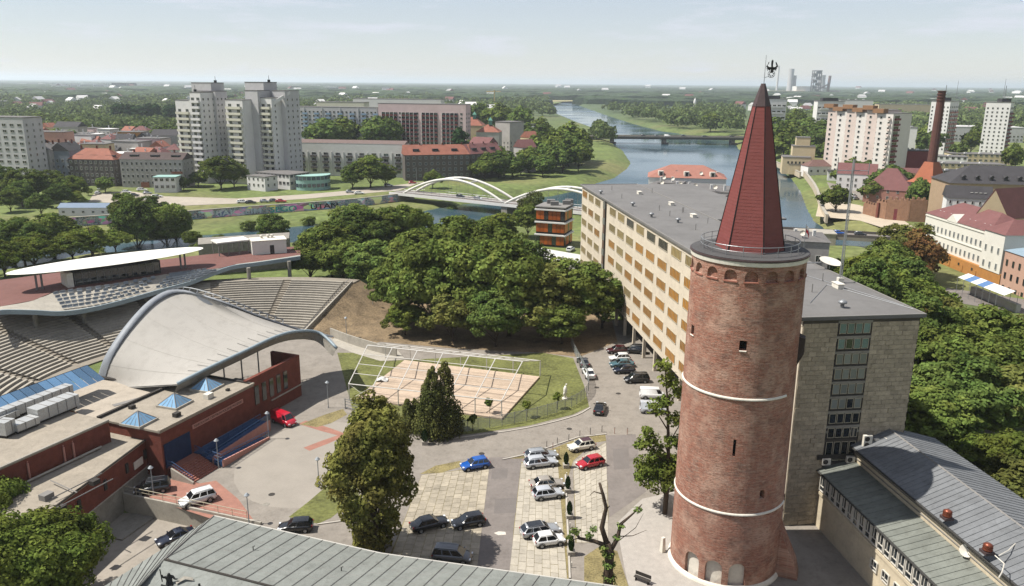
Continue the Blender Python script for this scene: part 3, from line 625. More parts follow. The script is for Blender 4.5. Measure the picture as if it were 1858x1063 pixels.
b = MB(); b.lathe([(0, 0), (1.0, .06), (1.4, .2), (1.55, .3), (1.4, .26), (0, .12)], 24); o = b.build('reflector', m_white, dish, (1.2, .6, .9)); o.rotation_euler = (R(12), R(8), 0)
b = MB(); b.tube([(-2.6, 0, 0), (-2.6, 0, 1.0), (1.2, .6, 1.0)], .09, 5); b.tube([(1.2, .6, 0), (1.2, .6, .95)], .09, 5); b.build('dish_arm', m_rail, dish)
fl = thing('flag', 'white and red flag on a pole behind the tower gallery', 'flag', (*G(1458, 455, OH), OH))
b = MB(); b.tube([(0, 0, 0), (0, 0, 4.2)], .05, 5); b.build('pole', m_rail, fl)
for nm, c, z0 in (('white_cloth', '#d8d5d0', 3.45), ('red_cloth', '#b3232f', 2.9)):
    b = MB(); b.grid([[(.06 + .55 * u, .12 * math.sin(u * 9) * u, z0 + dz - .9 * u * u) for u in np.linspace(0, 1, 9)] for dz in (0, .55)]); b.build(nm, M(nm, c, var=.06), fl)

# ================================================================== low wing with two metal roofs, right foreground
WO = Vector((40.2, 86.55)); WA = math.atan2(-.993, .116); WL = 46.0          # local x runs along the wing towards the camera, local y to its right side
wing = thing('low_wing', 'low beige wing with stepped standing-seam metal roofs beside the tower', 'building', (WO.x, WO.y, 0), WA)
m_beige = M('beige_render', '#c2b59c', var=.12, scale=.5, dirt=.3)
m_zinc = M('zinc_roof', '#6f7173', rough=.75, var=.16, scale=.5, objvar=.07, spec=.2, dirt=.35); m_patina = M('green_zinc_roof', '#73766f', rough=.75, var=.16, scale=.5, objvar=.08, spec=.2, dirt=.4)
# local y: right of travel direction is +y*? (frame: x forward, y left) so the tower side is +y ... handled with sign
SG = 1.0 if (Matrix.Rotation(WA, 2) @ Vector((0, 1))).x < 0 else -1.0       # +SG*y points to the tower
def wy(t): return -SG * t                                                  # t>0 : away from the tower
def wprism(b, prof, x0, x1, mi=0):
    n = len(prof); V = [(x0, wy(t), z) for t, z in prof] + [(x1, wy(t), z) for t, z in prof]
    b.add(V, [tuple(range(n)), tuple(range(2 * n - 1, n - 1, -1))] + [(i, n + i, n + (i + 1) % n, (i + 1) % n) for i in range(n)], mi)
b = MB(); wprism(b, [(.25, 0), (.25, 10.1), (4.2, 11.7), (10.5, 9.9), (10.5, 0)], -.3, WL); b.build('upper_wall', m_beige, wing)
b = MB(); wprism(b, [(-3.75, 0), (-3.75, 7.2), (.24, 8.1), (.24, 0)], .6, WL); b.build('lower_wall', m_beige, wing)
def seam_panels(root, t0, z0, t1, z1, w, x0, x1, mat, name):
    b = MB(); L = math.hypot(t1 - t0, z1 - z0); ny, nz = -(z1 - z0) / L, (t1 - t0) / L
    def pt(x, u, h): return (x, wy(t0 + (t1 - t0) * u + ny * h), z0 + (z1 - z0) * u + nz * h)
    V = [pt(0, 0, 0), pt(w - .004, 0, 0), pt(w - .004, 1, 0), pt(0, 1, 0)] + [pt(0, 0, .05), pt(w - .004, 0, .05), pt(w - .004, 1, .05), pt(0, 1, .05)]
    b.add(V, [(0, 1, 2, 3), (4, 5, 6, 7), (0, 1, 5, 4), (1, 2, 6, 5), (2, 3, 7, 6), (3, 0, 4, 7)])
    V = [pt(-.03, 0, .052), pt(.03, 0, .052), pt(.03, 1, .052), pt(-.03, 1, .052), pt(-.02, 0, .11), pt(.02, 0, .11), pt(.02, 1, .11), pt(-.02, 1, .11)]
    b.add(V, [(4, 5, 6, 7), (0, 1, 5, 4), (1, 2, 6, 5), (2, 3, 7, 6), (3, 0, 4, 7)])
    me = b.mesh(name, mat); x = x0
    while x < x1: obj(name, me, root, (x, 0, 0)); x += w
seam_panels(wing, -.35, 10.12, 4.2, 11.95, .72, -.3, WL, m_zinc, 'roof_sheet')
seam_panels(wing, 4.21, 11.94, 10.9, 10.0, .72, -.3, WL, m_zinc, 'roof_sheet')
seam_panels(wing, -4.15, 7.2, .2, 8.2, .86, .6, WL, m_patina, 'lower_roof_sheet')
b = MB(); wprism(b, [(4.1, 11.98), (4.2, 12.1), (4.3, 11.98)], -.3, WL); b.build('ridge_cap', m_trim, wing)
for t, z in ((-.42, 10.05), (-4.22, 7.12)):
    b = MB(); b.tube([(.2, wy(t), z), (WL, wy(t), z)], .1, 6); b.build('gutter', M('dark_gutter', '#3b3a38', var=.1), wing)
for z in (8.75, 9.3):
    b = MB(); b.tube([(0, wy(.16), z), (WL, wy(.16), z)], .05, 5); b.build('wall_pipe', m_trim, wing)
m_ww = M('white_window_frame', '#c4bfb4', var=.05)
def wing_window(w, h):
    b = MB(); b.box((0, -.02, h / 2), (w, .04, h), mi=1)
    for s_ in (-1, 1): b.box((s_ * (w / 2), -.09, h / 2), (.12, .18, h))
    b.box((0, -.08, 0), (w, .14, .1)); b.box((0, -.08, h), (w, .14, .1)); b.box((0, -.07, h * .3), (w, .1, .09)); b.box((-w * .12, -.07, h * .65), (.07, .1, h * .68))
    return b.mesh('window', [m_ww, m_gd])
wm, wm2 = wing_window(1.0, 2.1), wing_window(1.15, 1.15)
ra = 0 if SG < 0 else math.pi
x = 1.6
while x < WL - 1: obj('window', wm, wing, (x, wy(-3.76), 4.85), ra); x += 1.22
x = 13.2
while x < WL - 1: obj('window', wm2, wing, (x, wy(-3.76), 2.1), ra); x += 2.1
b = MB(); b.box((WL / 2 + .3, wy(-3.8), 4.4), (WL - .7, .16, .35)); b.build('wall_band', m_beige, wing)
def on_roof(px, py, z): 
    v = (Matrix.Translation((WO.x, WO.y, 0)) @ Matrix.Rotation(WA, 4, 'Z')).inverted() @ Vector((*G(px, py, z), z)); return v
m_copper = M('copper', '#8a4f3d', rough=.4, metal=.6, var=.2)
for px, py in ((1718, 935), (1791, 997)):
    v = on_roof(px, py + 4, 10.9); b = MB(); b.box((0, 0, 0), (.9, .9, .25)); b.build('vent_base', m_cap, wing, v)
    b = MB(); b.lathe([(.3, .1), (.42, .2), (.44, .3), (.36, .4), (.44, .5), (.36, .62), (.42, .7), (.2, .85), (0, .9)], 14); b.build('turbine_vent', m_copper, wing, v, smooth=True)
for pts in ([(1826, 945), (1845, 965), (1848, 982), (1830, 1000), (1812, 1010)], [(1805, 1010), (1822, 1025), (1818, 1040), (1812, 1050)], [(1688, 848), (1700, 868), (1730, 895), (1790, 930), (1858, 985)]):
    b = MB(); b.tube([on_roof(x, y, 11.2) + Vector((0, 0, .12)) for x, y in pts], .05, 4); b.build('roof_cable', m_white, wing)
sd = thing('satellite_dish', 'small round white satellite dish on the lower metal roof', 'dish', (*G(1752, 1012, 8.2), 8.2))
b = MB(); b.lathe([(0, 0), (.4, .05), (.62, .16), (.6, .18), (0, .04)], 18); o = b.build('reflector', m_white, sd, (0, 0, .75)); o.rotation_euler = (R(62), 0, R(-35))
b = MB(); b.tube([(0, 0, 0), (0, .1, .75)], .05, 5); b.tube([(0, .1, .7), (-.25, -.5, 1.0)], .025, 4); b.build('stand', m_iron, sd)
# air conditioners by the end wall
def ac(loc, rz, n, label):
    t = thing('air_conditioner', label, 'air conditioner', loc, rz, 'air conditioners at the foot of the stone end wall'); h = .75 * n
    b = MB(); b.box((0, 0, h / 2 + .1), (1.0, .4, h)); b.build('casing', m_white, t)
    for k in range(n):
        f = MB(); f.lathe([(.3, 0), (.3, .03), (.05, .05), (0, .05)], 16); o = f.build('fan_grille', m_wind, t, (-.12, -.2, .1 + .75 * k + .37)); o.rotation_euler = (R(90), 0, 0)
    b = MB(); b.box((0, 0, .05), (.9, .5, .1)); b.build('bracket', m_trim, t)
ac((*G(1572, 812, 10.3), 10.25), .08, 2, 'tall two-fan white air conditioner beside the shaded stone wall')
ac((*G(1593, 806, 10.6), 10.45), .1, 1, 'single-fan white air conditioner right of the two-fan one')
ac((*G(1612, 803, 10.9), 10.7), .3, 1, 'white air conditioner at the right end of the upper roof row')
ac((*G(1498, 842, 8.0), 7.9), .05, 1, 'left small air conditioner above the lower roof beside the tower')
ac((*G(1542, 838, 8.2), 8.1), .05, 1, 'right small air conditioner above the lower roof beside the tower')
rb = tag(MB().box((0, 0, .3), (.06, 4.6, .6)).build('canopy_beam', m_wind, office, (-.35, -5.6, 8.6)), None)

# ================================================================== foreground metal roof at the bottom edge
FE0 = Vector(G(388, 937, 5.2)); FE1 = Vector(G(690, 1005, 5.2)); FL0 = Vector(G(240, 1032, 5.2))
fd_ = (FE1 - FE0).normalized(); fn_ = Vector((fd_.y, -fd_.x))                 # fn_: towards the camera
front = thing('gallery_pavilion', 'low building with pale green-grey hipped metal roof along the bottom edge', 'building', (FE0.x, FE0.y, 0), math.atan2(fd_.y, fd_.x))
FLn, RD, EZ, RZ, BX, BK = 66.0, 10.5, 5.2, 7.0, 20.4, .123
m_fz = M('pale_green_zinc', '#7e817c', rough=.75, var=.15, scale=.6, objvar=.06, spec=.2, dirt=.4)
def panel(pts, name, mat, th=.05):
    b = MB(); P = [Vector(p) for p in pts]; n = (P[1] - P[0]).cross(P[2] - P[0]).normalized()
    if n.z < 0: P = P[::-1]; n = -n
    k = len(P); b.add([p for p in P] + [p + n * th for p in P], [tuple(range(k))[::-1], tuple(range(k, 2 * k))] + [(i, (i + 1) % k, k + (i + 1) % k, k + i) for i in range(k)]); return b.build(name, mat, front)
HX, HY = 3.2, -RD                                           # where hip meets ridge
def off(x): return max(0., x - BX) * BK               # the eave bends away from the camera
N = int(FLn / 1.52)
for i in range(N):
    x0, x1 = i * 1.52, (i + 1) * 1.52 - .01
    def top(x):
        t = min(1, x / HX) if x < HX else 1; return (x, -RD * t + off(x), EZ + (RZ - EZ) * t)
    P = [(x0, off(x0), EZ), (x1, off(x1), EZ), top(x1), top(x0)] if x0 > .01 else [(x0, 0, EZ), (x1, 0, EZ), top(x1)]
    panel(P, 'roof_sheet', m_fz)
    b = MB(); t = top(x0); 
    if x0 > .01: b.tube([(x0, off(x0), EZ + .1), (t[0], t[1], t[2] + .1)], .03, 4); b.build('standing_seam', m_trim, front)
    for q in range(1, 5):                                   # cross welts
        u = q / 5 + (.1 if i % 2 else 0)
        if u * RD < -top(x0)[1] + off(x0) - .3: b = MB(); b.tube([(x0 + .05, off(x0) - RD * u, EZ + (RZ - EZ) * u + .05), (x1 - .05, off(x1) - RD * u, EZ + (RZ - EZ) * u + .05)], .02, 3); b.build('cross_welt', m_trim, front)
# left hip slope
lf = Vector((FL0 - FE0).to_tuple()); lx, ly = lf.dot(fd_), -lf.dot(fn_); M2 = 9
E0, E1 = Vector((0, 0, EZ)), Vector((lx, ly, EZ)) * 1; E1 = E0 + (E1 - E0) * 2.0; E1.z = EZ
b = MB(); b.prism([(1.2, -.8), (BX, -.8), (FLn, off(FLn) - .8), (FLn, -21), (E1.x + 3, -21), (E1.x + 2.2, E1.y + .5)], -2.6, EZ - .15); b.build('wall', m_cream, front)
T0, T1 = Vector((HX, HY, RZ)), Vector((E1.x + 6, E1.y - 4, RZ))
for i in range(M2 * 2):
    a0, a1 = i / (M2 * 2), (i + 1) / (M2 * 2) - .002
    P = [E0.lerp(E1, a0), E0.lerp(E1, a1), Vector((HX, HY, RZ)).lerp(E1 + Vector((9, -8, RZ - EZ)), a1), Vector((HX, HY, RZ)).lerp(E1 + Vector((9, -8, RZ - EZ)), a0)]
    if i == 0: P = [E0, P[1], P[2], T0]
    panel(P, 'roof_sheet', m_fz); b = MB(); b.tube([P[1] + Vector((0, 0, .1)), P[2] + Vector((0, 0, .1))], .035, 4); b.build('standing_seam', m_trim, front)
b = MB(); b.tube([(HX, HY, RZ + .12), (BX, -RD, RZ + .12), (FLn, off(FLn) - RD, RZ + .12)], .11, 6); b.build('ridge_cap', m_wind, front)
b = MB(); b.tube([(0, 0, EZ + .08), (HX, HY, RZ + .12)], .06, 6); b.build('hip_cap', m_trim, front)
for i in range(N):                                           # slope on the camera side of the ridge
    x0, x1 = HX + i * 1.52, HX + (i + 1) * 1.52 - .01
    panel([(x0, off(x0) - RD - .02, RZ), (x1, off(x1) - RD - .02, RZ), (x1, -21, 5.4), (x0, -21, 5.4)], 'roof_sheet', m_fz)
b = MB(); b.tube([(0, .1, EZ), (BX, .1, EZ), (FLn, off(FLn) + .1, EZ)], .09, 6); b.build('gutter', M('pale_gutter', '#b9b6ae', var=.08), front)
for x in (9, 19, 33, 44):
    b = MB(); b.tube([(x, -5, 5.9), (x, -5, 6.5), (x + .2, -5, 6.6)], .05, 5); b.build('roof_hook', m_iron, front)
# ================================================================== amphitheatre
AC = Vector((-51.0, 127.0))
m_seat = M('seat_concrete', '#a39c8f', var=.15, scale=.6, objvar=.08, dirt=.25); m_step = M('terrace_concrete', '#857d70', var=.18, scale=.5, dirt=.3)
m_brick = M('dark_red_brick', '#6d3a2e', var=.22, scale=1.2, fine=.8, bump=.01, bscale=8, dirt=.2); m_rooft = M('gravel_roof', '#948b7d', var=.16, scale=.5, fine=.8, dirt=.3)
m_deckr = M('red_deck', '#6f4c45', var=.12, scale=.3, dirt=.2); m_fascia = M('blue_grey_fascia', '#87959c', rough=.5, var=.08)
m_bluew = M('blue_paint', '#2c4a70', rough=.4, var=.1, spec=.5); m_pinkw = M('pink_render', '#b07f72', var=.12)
amph = thing('amphitheatre', 'open-air amphitheatre bowl of concrete bench rows facing the white canopy', 'amphitheatre', (AC.x, AC.y, 0))
R0, NR, RS = 31.0, 22, 1.03; Z0, ZS = .25, .26
SECT = [(77, 90.5), (92.5, 108), (110, 126), (128, 143), (145, 158.5), (160.5, 175), (177, 195)]
b = MB(); prof = [(R0 - 2, 0.02), (R0 - 2, Z0)]
for i in range(NR): prof += [(R0 + i * RS, Z0 + i * ZS), (R0 + (i + 1) * RS - .001, Z0 + i * ZS)] if i == 0 else [(R0 + i * RS, Z0 + i * ZS), (R0 + (i + 1) * RS, Z0 + i * ZS)]
ro = R0 + NR * RS; prof += [(ro, Z0 + NR * ZS), (ro + 3, Z0 + NR * ZS), (ro + 3, 0)]
b.lathe(prof, 60, a0=R(74.5), a1=R(197)); b.build('stepped_bowl', m_step, amph)
for s0, s1 in SECT:
    for i in range(NR):
        r0, z0 = R0 + i * RS + .30, Z0 + i * ZS; b = MB()
        n = 8; b.lathe([(r0, z0 + .002), (r0, z0 + .42), (r0 + .5, z0 + .42), (r0 + .5, z0 + .002)], n, a0=R(s0), a1=R(s1)); b.build('bench_row', m_seat, amph)
b = MB(); a = R(75.5); b.tube([(r * math.cos(a), r * math.sin(a), Z0 + (r - R0) / RS * ZS + 1.0) for r in np.linspace(R0, ro, 12)], .05, 5); b.build('side_rail', m_rail, amph)
b = MB(); c, s_ = math.cos(R(75.2)), math.sin(R(75.2)); P = [(r * c, r * s_, z) for r, z in ((R0 - 2, 0), (ro, 0), (ro, Z0 + NR * ZS + .4), (R0 - 2, Z0 + .5))]; Q = [(p[0] + .35, p[1], p[2]) for p in P]
b.add(P + Q, [(0, 1, 2, 3), (7, 6, 5, 4), (0, 4, 5, 1), (1, 5, 6, 2), (2, 6, 7, 3), (3, 7, 4, 0)]); b.build('side_wall', m_conc, amph)
bk = MB(); q0_, q1_ = R(74.8), R(60); rows_ = []
for r in np.linspace(R0 - 2, ro + 3, 10):
    zt_ = max(.3, Z0 + (r - R0) / RS * ZS) if r < ro else Z0 + NR * ZS
    rows_.append([(r * math.cos(a), r * math.sin(a), zt_ * (1 - u) ** 1.3 + .03) for u, a in ((0, q0_), (.35, R(71)), (.7, R(67.5)), (1, R(63)))])
rows_.append([((ro + 11) * math.cos(a), (ro + 11) * math.sin(a), .02) for a in (q0_, R(71), R(67.5), R(63))]); bk.grid(rows_); tag(bk.build('earth_bank', m_soil, None, (AC.x, AC.y, 0), smooth=True), kind='structure')
# upper terrace with the red deck, balcony tier and wavy fascia
FR = [(-20, 577, 9), (0, 566, 9), (60, 566, 8.4), (110, 568, 7.6), (160, 562, 7.1), (220, 548, 7.0), (290, 528, 7.0), (345, 513, 7.3), (390, 495, 8.2), (425, 484, 8.9), (470, 478, 9), (545, 467, 9)]
FRW = crspline([G3(*p) for p in FR], 60)
BKW = [(*G(545, 446, 9), 9), (*G(370, 462, 9), 9), (*G(150, 488, 9), 9), (*G(-30, 512, 9), 9)]
terr_ = thing('upper_terrace', 'raised terrace with dark red deck and wavy grey edge above the seating', 'terrace')
DK = [G3(*p) for p in [(-20, 560, 9), (0, 556, 9), (60, 545, 9), (100, 528, 9), (200, 515, 9), (300, 497, 9), (345, 492, 9), (400, 486, 9), (430, 478.5, 9), (470, 473.5, 9), (545, 462, 9)]]
me_poly = [p[:2] for p in DK] + [p[:2] for p in BKW]
bm = bmesh.new(); vs = [bm.verts.new((*p, 9.0)) for p in me_poly]; f_ = bm.faces.new(vs); bmesh.ops.triangulate(bm, faces=[f_])
ex = bmesh.ops.extrude_face_region(bm, geom=list(bm.faces)); bmesh.ops.translate(bm, verts=[g for g in ex['geom'] if isinstance(g, bmesh.types.BMVert)], vec=(0, 0, -.5)); bmesh.ops.recalc_face_normals(bm, faces=list(bm.faces))
me = bpy.data.meshes.new('red_deck'); bm.to_mesh(me); bm.free(); me.materials.append(m_deckr); obj('red_deck', me, terr_)
b = MB(); n_ = len(FRW); inn = crspline(DK, n_)
b.grid([[(p[0], p[1], p[2] - .55) for p in FRW], [(p[0], p[1], p[2] + .35) for p in FRW]]); b.grid([[(p[0], p[1], p[2] + .35) for p in FRW], [(p[0] - .25, p[1] + .3, p[2] + .35) for p in FRW], [(p[0] - .25, p[1] + .3, p[2] - .55) for p in FRW]]); b.build('wavy_fascia', m_fascia, terr_, smooth=True)
b = MB(); b.grid([[(p[0] - .2, p[1] + .25, p[2] - .1) for p in FRW], [(lerp(p, q, .5)[0], lerp(p, q, .5)[1], lerp(p, q, .5)[2] - .12) for p, q in zip(FRW, inn)], [(q[0], q[1], 8.98) for q in inn]]); b.build('balcony_floor', m_conc, terr_)
b = MB(); b.grid([[(p[0] - .2, p[1] + .25, p[2] - .5) for p in FRW], [(q[0], q[1], 8.45) for q in inn]]); b.build('balcony_soffit', m_concd, terr_)
for row in range(5):                                     # seats on the balcony tier
    t = .18 + row * .16
    for k in range(17, 44):
        if k in (29, 30) or k > 42 - row: continue
        p, q = lerp(FRW[k], inn[k], t), lerp(FRW[k + 1], inn[k + 1], t); mid = lerp(p, q, .5); an = math.atan2(q[1] - p[1], q[0] - p[0])
        b = MB(); b.box((0, 0, .22), (.95, .4, .1)); b.box((0, .22, .45), (.95, .08, .5)); b.build('balcony_seat', M('grey_seat', '#8b9196', var=.1, objvar=.15), terr_, (mid[0], mid[1], mid[2] + .02), an)
for px, py, zz in ((453, 486, 9), (527, 474, 9), (300, 520, 7), (60, 560, 8.4), (150, 558, 7)):
    X, Y = G(px, py, zz); X -= .8; Y += 1.5
    b = MB(); b.tube([(X, Y, 0), (X, Y, zz - .3)], .45, 10); b.build('column', m_concd, terr_)
b = MB(); wv = [G(372, 492, 4), G(545, 478, 4), G(545, 465, 4), G(372, 478, 4)]; b.prism([(x - 6, y + 12) for x, y in wv], 0, 8.5); b.build('rear_wall', m_concd, terr_)
# oval white roof on poles, cabin beneath
OE0, OE1 = Vector(G(10, 497, 13)), Vector(G(368, 449, 13)); oc_ = (OE0 + OE1) / 2; oa = math.atan2(OE1.y - OE0.y, OE1.x - OE0.x); OLn = (OE1 - OE0).length / 2
can = thing('oval_canopy', 'long white oval lens-shaped roof standing over the red terrace', 'canopy', (oc_.x, oc_.y, 9), oa)
b = MB(); P = []
for u in np.linspace(0, 1, 12):
    P.append([(OLn * u * math.cos(t), 5.6 * u * math.sin(t), 4 + .55 * (1 - u ** 2) ** .8) for t in np.linspace(0, 2 * math.pi, 49)])
Q = [[(OLn * u * math.cos(t), 5.6 * u * math.sin(t), 3.98 - .25 * (1 - u ** 2)) for t in np.linspace(0, 2 * math.pi, 49)] for u in np.linspace(1, 0, 6)]
b.grid(P); b.grid(Q); b.build('roof_shell', M('white_membrane_panel', '#dedbd2', rough=.6, var=.05, scale=.3, dirt=.06), can, smooth=True)
for x in (-15.2, -14.2, 14.3, 15.3):
    b = MB(); b.tube([(x, -1, 0), (x, -1, 3.9)], .22, 8); b.build('support_column', m_trim, can)
cab = thing('terrace_cabin', 'glazed control cabin with white end wall beneath the oval roof', 'cabin', (oc_.x + .6, oc_.y - .4, 9), oa)
b = MB(); b.box((0, 0, 1.5), (18, 4, 3)); b.build('wall', M('cabin_dark', '#3a3836', var=.2), cab)
b = MB(); b.box((-9.6, -.2, 1.5), (1.2, 4.6, 3.02)); b.build('end_wall', m_white, cab)
for k in range(12):
    b = MB(); b.box((-7.9 + 1.45 * k, -2.04, 1.6), (1.3, .06, 2.2)); b.build('glass_panel', m_gd, cab)
    b = MB(); b.box((-8.6 + 1.45 * k, -2.06, 1.6), (.09, .1, 2.4)); b.build('mullion', m_trim, cab)
# pavilion frame and white hut on the deck
pv = Vector(G(415, 462, 9)); pav = thing('open_pavilion', 'small open metal pavilion with flat white roof on the red terrace', 'pavilion', (pv.x, pv.y + 2, 9), oa - .1)
b = MB(); b.box((0, 0, 3.3), (8.2, 5, .3)); b.build('roof', M('pavilion_roof', '#d8d6ce', var=.05), pav)
for x in (-3.7, -1.3, 1.3, 3.7):
    for y in (-2.2, 2.2): b = MB(); b.box((x, y, 1.58), (.2, .2, 3.15)); b.build('post', m_trim, pav)
for z in (.9, 2.2): b = MB(); b.box((0, 2.2, z), (7.4, .08, .12)); b.build('rail', m_trim, pav)
hv = Vector(G(482, 461, 9)); hut = thing('roof_hut', 'white box-shaped hut with dark door on the terrace corner', 'hut', (hv.x, hv.y + 2.6, 9), oa - .35)
b = MB(); b.box((0, 0, 1.7), (8.3, 5, 3.4)); b.build('wall', M('white_render', '#d6d2c8', var=.06), hut)
b = MB(); b.box((0, 0, 3.45), (8.6, 5.3, .14)); b.build('roof', m_white, hut)
b = MB(); b.box((.6, -2.54, 1.1), (1.0, .06, 2.2)); b.build('door', m_wind, hut)
for x in (-1.4, .2, 1.2):
    b = MB(); b.lathe([(.28, 0), (.28, .45), (.45, .5), (.42, .8), (0, .9)], 10); b.build('roof_vent', m_white, hut, (x, .8, 3.5), smooth=True)
# stage canopy: a tensioned shell between a tall leaning arch and a low front edge
TA = [(182, 705, 4), (200, 650, 9), (240, 590, 13), (285, 545, 15.5), (330, 530, 16), (400, 548, 15), (470, 575, 12), (540, 598, 8.4), (602, 612, 6.3)]
NA = [(322, 697, 8.5), (380, 668, 9.5), (440, 640, 10.2), (500, 612, 10.8), (540, 602, 10.6), (580, 605, 9.4), (611, 632, 7.8)]
ta, na = crspline([G3(*p) for p in TA], 41), crspline([G3(*p) for p in NA], 41)
canopy = thing('stage_canopy', 'large pale shell-shaped membrane canopy over the amphitheatre stage', 'canopy')
P = []
for j in range(15):
    v = j / 14; row = []
    for i in range(41):
        p = lerp(ta[i], na[i], v); sag = -.9 * math.sin(math.pi * v) * math.sin(math.pi * i / 40); row.append((p[0], p[1], p[2] + sag))
    P.append(row)
b = MB(); b.grid(P); b.grid([[(x, y, z - .18) for x, y, z in r] for r in P][::-1])
m_mem = M('canopy_membrane', '#a39f98', rough=.9, spec=.1, var=.05, scale=.25, fine=.3, dirt=.22, stretch=(1, .5, 1)); b.build('membrane', m_mem, canopy, smooth=True)
for k in range(4, 40, 4): b = MB(); b.tube([(r_[k][0], r_[k][1], r_[k][2] + .012) for r_ in P], .03, 4); b.build('membrane_seam', M('seam_grey', '#a09c95', var=.1), canopy)
b = MB(); b.grid([[(x + ox, y + oy, z + oz) for x, y, z in ta] for ox, oy, oz in ((-.9, .35, -.9), (-1.1, .5, .1), (-.7, .2, .45), (.35, -.25, .35), (.4, -.3, .05))]); b.build('arch_gutter', M('arch_metal', '#83878c', rough=.6, metal=.1, var=.12), canopy, smooth=True)
b = MB(); b.tube([(x, y, z + .1) for x, y, z in na], .26, 6); b.build('edge_tube', m_fascia, canopy, smooth=True)
b = MB(); b.grid([[(x, y, z - .1) for x, y, z in na], [(x - .8, y + .3, z - 1.5) for x, y, z in na]]); b.build('edge_apron', m_concd, canopy, smooth=True)
out = [(ta[i][0] - .5, ta[i][1] + 2.2, ta[i][2] + .3) for i in range(13, 34)]
b = MB(); b.tube(out, .12, 5); b.build('truss_chord', m_rail, canopy)
for k in range(0, 21, 1):
    b = MB(); b.tube([out[k], ta[13 + k]], .07, 4); b.build('truss_strut', m_rail, canopy)
for k in range(5, 36, 2):
    p, q = Vector(P[14][k]), Vector(P[12][k]); b = MB(); b.tube([p + Vector((0, 0, .15)), q + Vector((0, 0, .1))], .035, 3); b.build('batten', m_trim, canopy)
# ---------------- brick stage hall
hz_ = 6.8; HP = Vector(G(290, 782, hz_)); HP1 = Vector(G(450, 701, hz_)); hd = (HP1 - HP).normalized(); hall = thing('stage_hall', 'dark red brick amphitheatre building with flat gravel roof and pyramid skylights', 'building', (HP.x, HP.y, 0), math.atan2(hd.y, hd.x))
b = MB(); b.box((9.0, 5.2, 3.25), (18, 10.4, 6.5)); b.build('wall', m_brick, hall)
b = MB(); b.box((9.0, 5.2, 6.65), (18.3, 10.7, .28)); b.build('roof', m_rooft, hall)
for c, d in (((9, -.1, 6.9), (18.5, .35, .25)), ((9, 10.6, 6.95), (18.5, .4, .4)), ((18.1, 5.2, 6.9), (.35, 10.3, .25))):
    b = MB(); b.box(c, d); b.build('parapet', m_wind if c[1] > 5 else m_rooft, hall)
b = MB(); b.box((24.5, 1.3, 3.6), (13, .6, 7.2)); b.build('stage_screen_wall', m_brick, hall); b = MB(); b.box((30.7, 4.0, 3.6), (.6, 4.8, 7.2)); b.build('stage_return_wall', m_brick, hall); b = MB(); b.box((24.4, 8, .7), (12, 12.4, 1.4)); b.build('stage_floor', m_wind, hall)
for q_ in (20, 24, 28): b = MB(); b.tube([(q_, 7, 1.4), (q_, 7, 9)], .12, 6); b.build('stage_post', m_rail, hall)
for k in range(5):
    b = MB(); b.box((20 + 1.75 * k, .96, 4.2), (.9, .14, 3.0)); b.build('tall_window', m_gd, hall)
b = MB(); b.box((27.2, .94, 2.05), (8, .2, .16)); b.build('handrail_ledge', m_conc, hall)
gw = obj('glazed_bay', None, hall, (31.06, 3.2, 3.4), math.pi / 2)
for k in range(3):
    b = MB(); b.box((0, 0, k * 1.25), (3.0, .1, 1.15)); b.build('window_pane', glass('pale_glass', '#8c9394', rough=.2), gw)
b = MB(); b.box((10.6, -.06, 5.05), (10.2, .1, .62)); b.build('name_sign', m_pinkw, hall)
tx = bpy.data.curves.new('sign_lettering', 'FONT'); tx.body = 'NARODOWE CENTRUM POLSKIEJ PIOSENKI'; tx.size = .5; tx.extrude = .01; tx.align_x = 'CENTER'; tx.align_y = 'CENTER'
to = bpy.data.objects.new('sign_lettering', tx); COL.objects.link(to); dg = bpy.context.evaluated_depsgraph_get(); tm = bpy.data.meshes.new_from_object(to.evaluated_get(dg)); bpy.data.objects.remove(to); tm.materials.append(m_wind)
o = obj('sign_lettering', tm, hall, (10.6, -.13, 5.05)); o.rotation_euler = (R(90), 0, 0); wd = max(v.co.x for v in tm.vertices) * 2; o.scale = (9.6 / wd, 1, 1)
b = MB(); b.box((2.6, -.05, 3.0), (4.6, .1, 3.4)); b.build('mural_panel', M('navy_panel', '#1c2a49', var=.3, scale=1.5), hall)
def pyramid(u, w, s, label):
    x, y = HP.x + hd.x * u - hd.y * w, HP.y + hd.y * u + hd.x * w; t = thing('pyramid_skylight', label, 'skylight', (x, y, 6.79), math.atan2(hd.y, hd.x) + .05, 'glass pyramid skylights on the brick hall'); h = s * .56
    b = MB(); b.box((0, 0, .15), (s * 2 + .3, s * 2 + .3, .3)); b.build('kerb', m_conc, t)
    cs = [(-s, -s), (s, -s), (s, s), (-s, s)]
    for k in range(4):
        a, c = cs[k], cs[(k + 1) % 4]; b = MB(); b.add([(*a, .3), (*c, .3), (0, 0, .3 + h * 1.6)], [(0, 1, 2)]); b.build('glass_face', glass('skylight_glass', '#6f96b4', rough=.12, objvar=.15), t)
        g = MB(); g.tube([(*a, .3), (0, 0, .3 + h * 1.6)], .06, 4)
        for q in (1, 2, 3): m0 = lerp(a, c, q / 4); g.tube([(*m0, .32), lerp((*m0, .32), (0, 0, .3 + h * 1.6), 1 - abs(q - 2) * .5 if q != 2 else .98)], .035, 4)
        g.build('glazing_bar', m_trim, t)
pyramid(1.0, 4.6, 1.55, 'blue glass pyramid skylight nearest the court stairs'); pyramid(7.6, 4.8, 1.6, 'middle blue glass pyramid skylight'); pyramid(14.2, 5.1, 1.6, 'blue glass pyramid skylight nearest the canopy edge')
for u, w, s in ((4.5, 1.5, .7), (11.3, 2.2, .9), (14.6, 1.6, .4), (4.2, 9.2, .6)):
    b = MB(); b.box((u, w, 6.8 + s * .4), (s * 1.3, s, s * .8)); b.build('roof_box', m_white if s > .8 else m_wind, hall)
